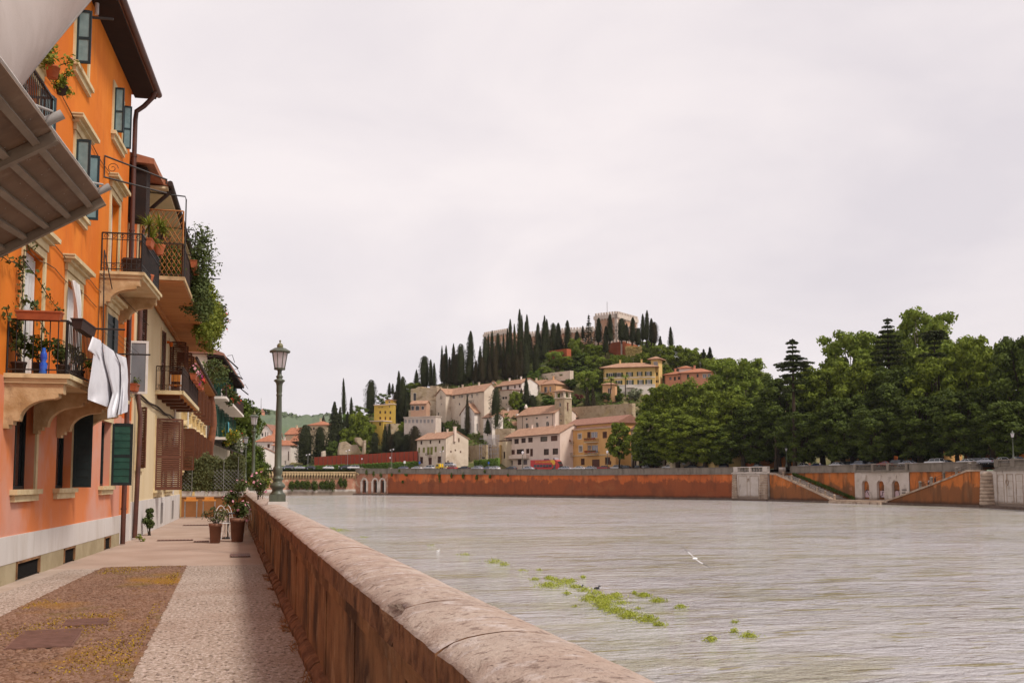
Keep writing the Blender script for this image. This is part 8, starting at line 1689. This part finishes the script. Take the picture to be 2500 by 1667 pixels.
# ---------------------------------------------------------------- cars
def make_car(kind,seed=0):
    t=thing('parked_car','source','car',(0,0,0))
    if kind=='hatch':Lc,H=4.1,1.48;body=[(-2.05,.35),(-2.05,.75),(-1.95,.95),(-1.05,1.0),(1.55,.98),(1.95,.92),(2.05,.6),(2.05,.35)];gh=[(-1.35,.98),(-.45,1.44),(1.0,1.47),(1.75,.98)]
    elif kind=='wagon':Lc,H=4.6,1.7;body=[(-2.3,.4),(-2.3,.8),(-2.2,1.02),(-1.15,1.08),(2.2,1.06),(2.3,.9),(2.3,.4)];gh=[(-1.25,1.06),(-.6,1.66),(1.9,1.70),(2.22,1.06)]
    else:Lc,H=4.5,1.42;body=[(-2.25,.35),(-2.25,.7),(-2.15,.9),(-1.1,.96),(1.35,.96),(2.15,.94),(2.25,.7),(2.25,.35)];gh=[(-1.25,.95),(-.4,1.38),(.7,1.41),(1.6,.95)]
    mb=MB();W_=.86;secs=[(-W_,.90,0),(-W_*.985,1,0),(W_*.985,1,0),(W_,.9,0)]
    vs=[];n=len(body)
    for (y,sc,_) in secs:vs+=[(x*(.985 if sc<1 else 1),y,.35+(z-.35)*(1 if sc==1 else .96)) for x,z in body]
    fs=[(k*n+i,k*n+(i+1) % n,(k+1)*n+(i+1) % n,(k+1)*n+i) for k in range(3) for i in range(n)];mb.add(vs,fs+[tuple(range(n-1,-1,-1)),tuple(range(3*n,4*n))],0,True)
    # roof
    a,b,c,d=gh;ty=.62
    rf=[(b[0],-ty,b[1]),(c[0],-ty,c[1]),(c[0],ty,c[1]),(b[0],ty,b[1])];mb.ext(rf,(0,0,.035));
    for (p0,p1) in ((a,b),(d,c)):
        for s in (-1,1):mb.tube([(p0[0],s*.78,p0[1]-.02),(p1[0],s*ty,p1[1])],.035,4)
    m=(b[0]+c[0])/2
    for s in (-1,1):mb.tube([(m,s*.8,a[1]),(m,s*ty,b[1])],.035,4)
    bo=mb.build('body',MT['paint'],t);bo['paint']=1;bo.color=(.6,.6,.6,1)
    g=MB();y0,y1=.77,.60;lo=[(a[0]+.03,-y0,a[1]),(d[0]-.03,-y0,d[1]),(d[0]-.03,y0,d[1]),(a[0]+.03,y0,a[1])];hi=[(b[0]+.02,-y1,b[1]),(c[0]-.02,-y1,c[1]),(c[0]-.02,y1,c[1]),(b[0]+.02,y1,b[1])];g.add(lo+hi,[(0,1,5,4),(1,2,6,5),(2,3,7,6),(3,0,4,7)],0,False);g.build('window',MT['car_glass'],t)
    for x in (-Lc*.31,Lc*.31):
        for s in (-1,1):
            w_=MB();w_.lathe([(.0,-.1),(.30,-.1),(.33,-.06),(.33,.06),(.30,.1),(0,.1)],n=14);ww=w_.build('wheel',MT['tyre'],t);ww.location=(x,s*.78,.33);ww.rotation_euler=(R(90),0,0)
            w_=MB();w_.lathe([(.0,-.112),(.19,-.112),(.2,-.101),(.2,.101),(.19,.112),(0,.112)],n=10);w_.build('rim',MT['rim'],ww)
    for s in (-1,1):
        m_=MB();m_.box(-Lc/2-.01,s*.62-.16,.62,-Lc/2+.06,s*.62+.16,.78);m_.build('headlight',MT['head_lamp'],t);m_=MB();m_.box(Lc/2-.06,s*.64-.13,.68,Lc/2+.01,s*.64+.13,.86);m_.build('tail_light',MT['tail_lamp'],t)
    return t
CARS={k:make_car(k) for k in ('hatch','wagon','saloon')};cu=set()
COLS={'white':(.62,.60,.60),'silver':(.38,.38,.42),'dark':(.03,.032,.04),'blue':(.02,.05,.22),'red':(.36,.03,.03),'grey':(.14,.14,.16),'yellow':(.6,.42,.02),'steel':(.18,.20,.26)}
def park(kind,px,back,colr,lab,rz=None,z=None):
    D=wd(px)+back;b=PZ(px,D,zroad(px)+.01 if z is None else z);d=WP(px+2)-WP(px-2);an=math.atan2(d.y,d.x) if rz is None else rz;c=(*COLS[colr],1)
    if kind not in cu:
        cu.add(kind);o=CARS[kind];o.location=b;o.rotation_euler=(0,0,an);o['label']=lab;o['group']='cars parked along the far quay'
        for ch in o.children:
            if 'paint' in ch.keys():ch.color=c
        return o
    return dup(CARS[kind],b,an,lab,'cars parked along the far quay',None,c)
park_list=[('wagon',702,4,'grey','grey car at the left end of the quay beside the nearest lamp'),('saloon',729,5,'silver','silver car right of the nearest lamp'),('hatch',757,5,'dark','dark car between the silver and the white one on the corbelled quay'),('hatch',801,5,'white','white car alone on the corbelled quay'),('wagon',841,6,'dark','dark estate car in front of the white one on the corbelled quay'),('wagon',862,4,'white','white estate car at the right end of the corbelled quay'),('hatch',985,10,'steel','grey-blue car below the white signboard by the hedge'),
    ('saloon',1018,9,'white','white car before the left corner of the stone house'),('wagon',1047,8,'white','white van-like car before the arched door of the stone house'),('hatch',1104,5,'red','dull red car in front of the yellow tow truck'),('saloon',1133,5,'dark','dark low car right of the dull red one'),('wagon',1165,12,'silver','silver estate car before the box hedge'),('saloon',1165,5,'silver','low silver car nearest the parapet, before the silver estate'),('hatch',1191,12,'steel','blue-grey car under the box hedge'),('hatch',1208,5,'white','small white car before the motorbikes'),('hatch',1249,7,'dark','dark hatchback at the corner of the pink block'),('saloon',1289,4,'silver','silver car just left of the red bus'),('saloon',1380,5,'silver','silver car just right of the red bus'),('saloon',1414,6,'white','white saloon under the flower balconies'),('saloon',1441,7,'silver','silver saloon before the brown gate'),('hatch',1474,8,'red','dull red hatchback right of the brown gate'),('wagon',1506,10,'white','white estate behind the slim young plane trunk'),('hatch',1527,7,'dark','dark hatchback right of the white estate'),('hatch',1555,9,'dark','dark round car between two thin trunks'),('wagon',1580,10,'white','white estate car between the plane trunks'),('hatch',1590,5,'dark','black hatchback nearest the parapet between plane trunks'),('saloon',1625,8,'dark','dark saloon beside the thick ivy-clad trunk'),('saloon',1635,4,'white','white saloon half hidden behind the trunk'),('wagon',1666,9,'white','white estate car before the cream house wall'),('saloon',1690,6,'dark','black saloon right of the white estate under the planes'),('saloon',1728,6,'dark','second black saloon under the planes'),('wagon',1760,6,'dark','black estate just left of the stone pier'),('saloon',1850,5,'dark','black saloon above the balustrade of the stone pier'),
    ('hatch',1961,12,'white','white car, first to the right of the green quay lamp'),('saloon',1995,16,'blue','blue car behind two tiny pedestrians'),('hatch',2044,12,'white','white hatchback right of the pedestrians'),('wagon',2070,18,'dark','dark van with a white load behind the hatchback'),('wagon',2098,13,'steel','steel-blue estate car above the first niche'),('saloon',2130,14,'dark','dark saloon above the second niche'),('saloon',2164,14,'red','red car above the third niche'),('wagon',2187,15,'dark','dark blue car right of the red one'),('saloon',2218,12,'silver','silver car above the right edge of the niche wall'),('wagon',2283,12,'white','long white estate car left of the two walkers'),('saloon',2310,16,'dark','dark saloon behind the walkers'),('saloon',2362,12,'white','white rounded car above the stair top'),('wagon',2385,18,'dark','dark grey estate behind the rounded white car'),('saloon',2412,8,'silver','beige-silver car above the banded buttress'),('saloon',2448,9,'white','white car near the right street lamp'),('saloon',2485,9,'dark','dark car at the right edge')]
for k,px,bk,c,lab in park_list:park(k,px,bk,c,lab)
def tow_truck():
    D=wd(1085)+9;b=PZ(1085,D,zroad(1085));d=WP(1087)-WP(1083);an=math.atan2(d.y,d.x);t=thing('tow_truck','yellow tow truck carrying a silver off-road car','truck',b,an)
    mb=MB();mb.ext([(-3.6,-1,.5),(-3.7,-1,1.3),(-3.2,-1,2.3),(-1.6,-1,2.35),(-1.5,-1,.5)],(0,2,0));mb.build('cab',MT['tow_yellow'],t);mb=MB();mb.box(-3.3,-1.02,1.35,-2.2,1.02,2.05);mb.build('window',MT['car_glass'],t)
    mb=MB();mb.box(-1.4,-1.05,.95,6.0,1.05,1.15);mb.build('flatbed',MT['tow_yellow'],t)
    for x in (-2.7,2.6,3.7):
        for s in (-1,1):w_=MB();w_.lathe([(0,-.14),(.4,-.14),(.42,0),(.4,.14),(0,.14)],n=14);ww=w_.build('wheel',MT['tyre'],t);ww.location=(x,s*.9,.42);ww.rotation_euler=(R(90),0,0)
    p=b+Vector((math.cos(an),math.sin(an),0))*2.8;c=dup(CARS['wagon'],(p.x,p.y,b.z+1.16),an+math.pi,'silver off-road car riding on the yellow tow truck',None,None,(*COLS['silver'],1));c['group']='cars parked along the far quay'
tow_truck()
def text_mesh(cu_):
    cu_.materials.append(MT['bus_yellow']);tmp=bpy.data.objects.new('tmp_text',cu_);COL.objects.link(tmp);dg=bpy.context.evaluated_depsgraph_get();me=bpy.data.meshes.new_from_object(tmp.evaluated_get(dg));bpy.data.objects.remove(tmp);bpy.data.curves.remove(cu_);return bpy.data.objects.new('lettering',me)
def bus():
    pa,pb_=PZ(1300,wd(1300)+12.5,0),PZ(1370,wd(1370)+13.5,0);d=(pb_-pa);L_=d.length;an=math.atan2(d.y,d.x);c=(pa+pb_)/2;z=zroad(1335);t=thing('tour_bus','red open-top double-decker tour bus with yellow lettering','bus',(c.x,c.y,z),an);h=L_/2
    mb=MB();mb.ext([(-h,-1.25,.35),(-h,-1.25,3.75),(h-1.6,-1.25,3.75),(h-.7,-1.25,3.3),(h-.1,-1.25,2.1),(h,-1.25,.35)],(0,2.5,0));mb.build('body',MT['bus_red'],t)
    mb=MB();n=6
    for i in range(n):x=-h+1.4+i*(L_-4.2)/n;mb.box(x,-1.27,1.25,x+(L_-4.2)/n-.14,-1.252,2.15)
    mb.box(h-2.3,-1.27,.6,h-1.4,-1.252,2.15);mb.build('window',MT['car_glass'],t);mb=MB();mb.pb((h-.72,-1.2,3.25),(.62,0,-1.15),(0,2.4,0),(.04,0,.02));mb.box(h+.002,-1.1,1.1,h+.03,1.1,2.0);mb.build('windscreen',MT['car_glass'],t)
    mb=MB();
    for i in range(9):x=-h+.3+i*1.3;mb.tube([(x,-1.2,3.75),(x,-1.2,4.15)],.03,4)
    mb.tube([(-h,-1.2,4.15),(h-1.7,-1.2,4.15)],.035,4);mb.pb((h-1.8,-1.2,3.75),(.25,0,0),(0,2.4,0),(-.4,0,.75));mb.build('upper_rail',MT['scaffold'],t)
    mb=MB();mb.ext([(h-3.6,-1.27,3.7),(h-2.0,-1.27,3.7),(h-1.5,-1.27,2.9),(h-1.9,-1.27,1.6),(h-2.6,-1.27,2.3)],(0,.02,0));mb.build('yellow_emblem',MT['bus_yellow'],t)
    for i,(txt,x,s) in enumerate((('CITY SIGHTSEEING',-h+2.0,.62),('VERONA',h-5.2,.78))):
        cu_=bpy.data.curves.new('lettering','FONT');cu_.body=txt;cu_.size=s;cu_.extrude=.01;o=text_mesh(cu_);COL.objects.link(o);o.parent=t;o.location=(x,-1.275,2.75 if i==0 else 2.7);o.rotation_euler=(R(90),0,0);o.scale=(.9,1.3,1)
    for x in (-h+2.4,h-2.6):
        for s in (-1,1):w_=MB();w_.lathe([(0,-.14),(.45,-.14),(.48,0),(.45,.14),(0,.14)],n=16);ww=w_.build('wheel',MT['tyre'],t);ww.location=(x,s*1.15,.48);ww.rotation_euler=(R(90),0,0)
    # fire-escape like steel stair behind bus
bus()
def moto(i,px,back):
    t=thing('motorbike',ORD[i]+' parked motorbike from the left beside the box hedge','motorbike',PZ(px,wd(px)+back,zroad(px)),.6+i*.1,'motorbikes beside the box hedge');mb=MB();mb.ext([(-.6,-.12,.75),(-.1,-.12,.6),(.5,-.12,.9),(.35,-.12,1.05),(-.2,-.12,.95),(-.7,-.12,.95)],(0,.24,0));mb.tube([(.45,0,.95),(.75,0,.35)],.04,5);mb.tube([(.4,-.3,1.1),(.4,.3,1.1)],.03,5);mb.build('frame',MT['cloth_grey'] if i % 2 else MT['cloth_dark'],t)
    for x in (-.6,.75):w_=MB();w_.lathe([(0,-.05),(.28,-.05),(.3,0),(.28,.05),(0,.05)],n=12);ww=w_.build('wheel',MT['tyre'],t);ww.location=(x,0,.3);ww.rotation_euler=(R(90),0,0)
for i,x in enumerate((1196,1201,1206,1211,1216,1221)):moto(i,x,13)
# far quay lamps, poles and signs
FL=thing('quay_lamp','slim quay lamp with a white globe, left one above the arcade','street lamp',PZ(883,wd(883)+.5,ztop(883)+.3),group='slim quay lamps');mb=MB();mb.tube([(0,0,0),(0,0,3.0)],[.08,.05],6);mb.build('pole',MT['lamp_green'],FL);mb=MB();mb.lathe([(.12,3.0),(.26,3.35),(.30,3.4),(.08,3.62)],n=8);mb.build('lantern',MT['lamp_glass'],FL)
for px,bk,zz,s,lab in ((952,.5,None,1.15,'slim quay lamp above the red wall\'s left end'),(1276,.3,None,1.6,'slim quay lamp in front of the pink apartment block'),(1483,.3,None,1.5,'slim quay lamp before the ochre block'),(827,6,4.8,.7,'short lamp post beside the parked white car')):
    dup(FL,PZ(px,wd(px)+bk,(ztop(px)+.2) if zz is None else zz),0,lab,None,s)
for (px,yt,bk,lab) in ((751,1108,8,'tall thin pole before the dark evergreen column'),(848,1098,8,'tall thin double-headed pole in front of the fence'),(956,1096,9,'tall thin pole with two bulbs before the fence'),(1078,1100,6,'thin pole before the stone house')):
    D=wd(px)+bk;z0=zroad(px);t=thing('light_pole',lab,'pole',PZ(px,D,z0));h=ZD(yt,D)-z0;mb=MB();mb.tube([(0,0,0),(0,0,h)],.09,5);mb.tube([(-.5,0,h-.2),(.5,0,h)],.06,4);mb.build('pole',MT['grey_metal'],t);mb=MB();mb.blob((.6,0,h-.1),.28,6);mb.blob((-.6,0,h-.4),.22,6);mb.build('bulb',MT['lamp_glass'],t)
for px,yt,yb,w_,m,lab,bk in ((987.5,1125,1131,5,'sign_white','small white signboard on a pole by the long hedge',9),(1024,1126,1132,4,'sign_blue','small blue parking sign before the stone house',7),(1193,1127,1132,4,'sign_blue','small blue sign among the parked cars',9),(1490,1125,1134,5,'win_brown','dark board on a pole before the ochre block',5),(1592,1112,1128,8,'win_brown','tall dark information board under the plane trees',5),(1670,1122,1134,8,'sign_white','pale notice board between the plane trunks',6)):
    D=wd(px)+bk;z0=zroad(px);t=thing('sign_post',lab,'sign',PZ(px,D,z0));s=D/F;mb=MB();mb.tube([(0,.05,0),(0,.05,ZD(yt,D)-z0)],.05,4);mb.build('pole',MT['grey_metal'],t);mb=MB();mb.box(-w_*s/2,-.03,ZD(yb,D)-z0,w_*s/2,.02,ZD(yt,D)-z0);mb.build('board',MT[m],t)
RL=thing('green_lamp','green iron quay lamp at the head of the left river stairs','street lamp',PZ(1921,wd(1921)+7,5.3),group='green quay lamps');mb=MB();mb.lathe([(.35,0),(.3,.4),(.18,.6),(.12,1.2),(.08,4.1),(.2,4.3)],n=10);mb.build('pole',MT['lamp_green'],RL);mb=MB();mb.lathe([(.18,4.3),(.33,5.0)],n=8);la=mb.build('lantern',MT['lamp_glass'],RL);mb=MB();mb.lathe([(.42,5.0),(.15,5.25),(.1,5.45),(.02,5.6)],n=8);mb.build('cap',MT['lamp_green'],la)
o=dup(RL,PZ(2476,wd(2476)+1.5,5.6),0,'green iron quay lamp near the right edge',None,1.05)
# ---------------------------------------------------------------- people
def person(loc,rz,label,top,bottom,pose,h=1.72,hair='cloth_dark'):
    t=thing('person',label,'person',loc,rz);k=h/1.72
    V={'pel':(0,0,.93),'sp':(0,.02,1.15),'ch':(0,.03,1.35),'nk':(0,.02,1.48),'hd':(0,.0,1.58),'ht':(0,.0,1.68)}
    lean=pose.get('lean',0.)
    for a in ('sp','ch','nk','hd','ht'):V[a]=(V[a][0],V[a][1]-lean*(V[a][2]-.93),V[a][2])
    def arm(s,e,w_,f):V['sh'+s]=((-1 if s=='l' else 1)*.19,V['ch'][1],1.42);V['el'+s]=e;V['wr'+s]=w_;V['fi'+s]=f
    def leg(s,kn,an,to):V['hi'+s]=((-1 if s=='l' else 1)*.10,0,.88);V['kn'+s]=kn;V['an'+s]=an;V['to'+s]=to
    arm('l',*pose.get('al',[(-.24,.05,1.14),(-.25,-.06,.90),(-.24,-.08,.78)]));arm('r',*pose.get('ar',[(.24,.05,1.14),(.25,-.06,.90),(.24,-.08,.78)]))
    leg('l',*pose.get('ll',[(-.11,-.16,.50),(-.11,.02,.08),(-.11,-.12,.03)]));leg('r',*pose.get('lr',[(.11,.08,.48),(.11,.24,.10),(.11,.12,.04)]))
    names=list(V);E=[('pel','sp'),('sp','ch'),('ch','nk'),('nk','hd'),('hd','ht')]+[(a+s,b+s) for s in 'lr' for a,b in (('sh','el'),('el','wr'),('wr','fi'),('hi','kn'),('kn','an'),('an','to'))]+[('ch','shl'),('ch','shr'),('pel','hil'),('pel','hir')]
    rad=dict(pel=.13,sp=.12,ch=.14,nk=.055,hd=.095,ht=.07,sh=.06,el=.042,wr=.03,fi=.025,hi=.085,kn=.055,an=.038,to=.035)
    mb=MB()
    def rr(n):return rad.get(n,rad.get(n[:2]))*k
    # one continuous skinned body
    me=bpy.data.meshes.new('body');me.from_pydata([tuple(c*k for c in V[n]) for n in names],[(names.index(a),names.index(b)) for a,b in E],[]);o=obj('body',me,t);m=o.modifiers.new('skin','SKIN');
    for i,n in enumerate(names):me.skin_vertices[0].data[i].radius=(rr(n),rr(n))
    me.skin_vertices[0].data[0].use_root=True;m2=o.modifiers.new('sub','SUBSURF');m2.levels=m2.render_levels=1;me.materials.append(MT['skin'])
    mb=MB()
    def tb(ns,g,mat_=0):mb.tube([tuple(c*k for c in V[n]) for n in ns],[rr(n)*g for n in ns],8,mat_)
    tb(['pel','sp','ch'],1.22);tb(['shl','ell','wrl'],1.3);tb(['shr','elr','wrr'],1.3);c=MB();c=mb;c.build('jacket',MT[top],t)
    mb=MB()
    def tb2(ns,g):mb.tube([tuple(c*k for c in V[n]) for n in ns],[rr(n)*g for n in ns],8)
    tb2(['pel','hil','knl','anl'],1.22);tb2(['pel','hir','knr','anr'],1.22);mb.build('trousers',MT[bottom],t)
    mb=MB();hd=V['hd'];mb.blob((hd[0]*k,(hd[1]+.02)*k,(hd[2]+.05)*k),(.10*k,.11*k,.10*k),10,seed=1,amp=.03);mb.build('hair',MT[hair],t)
    return t
zs=lambda x:3.5+(-3.35-3.5)*(x-2362)/(2158-2362)-.1
person(PZ(2267,wd(2267)+1.2,zs(2267)),1.2,'person with a grey top climbing the right river stairs, left of a bollard','cloth_grey','cloth_dark',{'lean':.25})
person(PZ(2283,wd(2283)+1.2,zs(2283)),1.2,'person in dark clothes climbing the right river stairs, right of a bollard','cloth_dark','cloth_dark',{'lean':.15},1.8)
person(PZ(1978,wd(1978)+9.5,zroad(1978)),0,'tiny pedestrian in pale clothes on the quay by the blue car','wall_rose','cloth_grey',{})
person(PZ(2003,wd(2003)+9.5,zroad(2003)),.4,'tiny pedestrian in white on the quay right of the blue car','cloth_pale','cloth_dark',{})
# ---------------------------------------------------------------- birds and water weed
def gull():
    c=G(1697,1363,WZ+1.2);t=thing('gull','white gull gliding low over the river with dark wing tips','bird',c);s=c.length/F
    mb=MB();mb.lathe([(.005,-.24),(.03,-.2),(.065,-.08),(.07,.02),(.05,.12),(.045,.17),(.03,.21),(.005,.25)],n=10);b=mb.build('body',MT['feather_white'],t);b.rotation_euler=(R(90),0,R(-60))
    right=Vector((math.cos(-PS),math.sin(-PS),0));up=Vector((0,0,1))
    def wing(sx,pts):
        v=[]
        for (x,z,w_) in pts:q=right*(x*s)+up*(-z*s);d=Vector((.3,.8,.1)).normalized()*w_;v+=[q-d,q+d]
        n=len(pts);m=MB();top=[p+up*.012 for p in v];m.add(v+top,[(2*i,2*i+1,2*i+3,2*i+2) for i in range(n-1)]+[(2*n+2*i,2*n+2*i+2,2*n+2*i+3,2*n+2*i+1) for i in range(n-1)]+[(2*i,2*i+2,2*n+2*i+2,2*n+2*i) for i in range(n-1)]+[(2*i+1,2*n+2*i+1,2*n+2*i+3,2*i+3) for i in range(n-1)],0,True);m.m=[1 if (i % (n-1))>=n-2 or (i % (n-1))==n-3 else 0 for i in range(len(m.f))];m.build('wing',[MT['feather_white'],MT['feather_black']],t)
    wing(-1,[(-2,-2,.09),(-9,-9,.10),(-17,-16,.09),(-26,-24,.06),(-34,-33,.01)]);wing(1,[(2,2,.09),(9,7,.10),(18,12,.09),(28,17,.06),(38,23,.01)])
gull()
def duck(px,py,lab,m='cloth_dark',s=1.):
    t=thing('duck',lab,'bird',G(px,py,WZ-.02));mb=MB();mb.blob((0,0,.08*s),(.22*s,.12*s,.10*s),10,seed=2,amp=.03);mb.blob((.2*s,0,.24*s),(.07*s,.055*s,.06*s),8,seed=3,amp=.03);mb.tube([(.12*s,0,.1*s),(.19*s,0,.22*s)],.04*s,6);mb.tube([(.25*s,0,.23*s),(.33*s,0,.22*s)],[.02*s,.008*s],5);mb.build('body',MT[m],t)
duck(1457,1438,'dark duck standing in the green water weed',s=.7);duck(1418,1434,'small dark duck at the left part of the weed bed',s=.55);duck(1069,1346,'small white bird floating near the parapet','feather_white',.6)
def weeds():
    S=2.94;cl=[(100,215,45,12,.4),(310,262,50,22,1),(385,285,30,14,.7),(515,330,30,10,.2),(635,325,20,12,.2),(600,395,30,10,.5),(705,385,30,12,.9),(710,435,70,26,1.6),(745,395,30,14,.7),(820,415,60,26,1.4),(868,403,22,14,.6),(950,378,18,12,.6),(895,450,40,12,.8),(960,470,40,16,.8),(840,497,26,10,.5),(1000,530,60,28,1.3),(1040,490,40,14,.7),(1090,545,60,50,3.0),(1100,590,40,30,1.3),(1170,520,60,26,1),(1190,505,30,14,.5),(1180,615,60,34,1.6),(1280,650,60,34,1.7),(1230,560,60,20,.5),(1320,495,16,8,.6),(1385,512,40,12,1),(1490,548,50,16,1),(1410,680,60,30,1.6),(1500,722,40,10,.6),(1650,592,40,18,.6),(1345,605,25,10,.2),(1400,510,30,10,.5),(2035,700,25,10,.25),(2035,768,30,14,.4),(1868,828,36,18,.7),(2140,800,55,22,.6),(895,590,30,6,.1)]
    rs=np.random.RandomState(17);pts=[];
    for x,y,w_,h,q in cl:
        n=int(260*q*(w_/45)**.5)+14
        for i in range(n):
            px=1100+(x+rs.normal(0,.62)*w_)/S;py=1280+(y+rs.normal(0,.36)*h+h*.35)/S;v=G(px,py,WZ);hh=(.06+.13*q**.5)*rs.uniform(0,1)*(1-min(1,abs(px-1100-x/S)*S/w_)*.4);pts.append((v.x,v.y,v.z+hh))
    S2=2.352
    for x,y,w_,h,q in ((540,270,55,12,1.4),(500,258,25,10,.5),(680,310,35,6,.3),(1065,358,30,4,.2)):
        for i in range(int(200*q)):v=G(600+(x+rs.normal(0,.45)*w_)/S2,1180+(y+rs.normal(0,.3)*h)/S2,WZ);pts.append((v.x,v.y,v.z+rs.uniform(0,.15)))
    p=np.array(pts);c0=p.mean(0);me=leaf_mesh('water_weed',p-c0,np.tile([.3,-.3,.15],(len(p),1)),.058,MT['weed_green'],3,.7,.28);o=obj('water_weed',me);o.location=tuple(c0);o['kind']='stuff';tag(o,'bright green water weed showing above the shallow river','water weed')
weeds()
mb=MB();mb.box(-1200,-40,WZ-1.2,1400,1950,175);hz=mb.build('haze',M('haze',(1,1,1)),kind='stuff');hm=MT['haze'].node_tree;hm.nodes.clear();pv=hm.nodes.new('ShaderNodeVolumePrincipled');pv.inputs['Color'].default_value=(.86,.88,.92,1);pv.inputs['Density'].default_value=.00004;pv.inputs['Anisotropy'].default_value=.2;ho=hm.nodes.new('ShaderNodeOutputMaterial');hm.links.new(pv.outputs[0],ho.inputs['Volume'])
tag(hz,'thin pale haze in the air over the river and hills','haze')
for ob in bpy.data.objects:
    for k in ('_o','_u','paint'):
        if k in ob.keys():del ob[k]
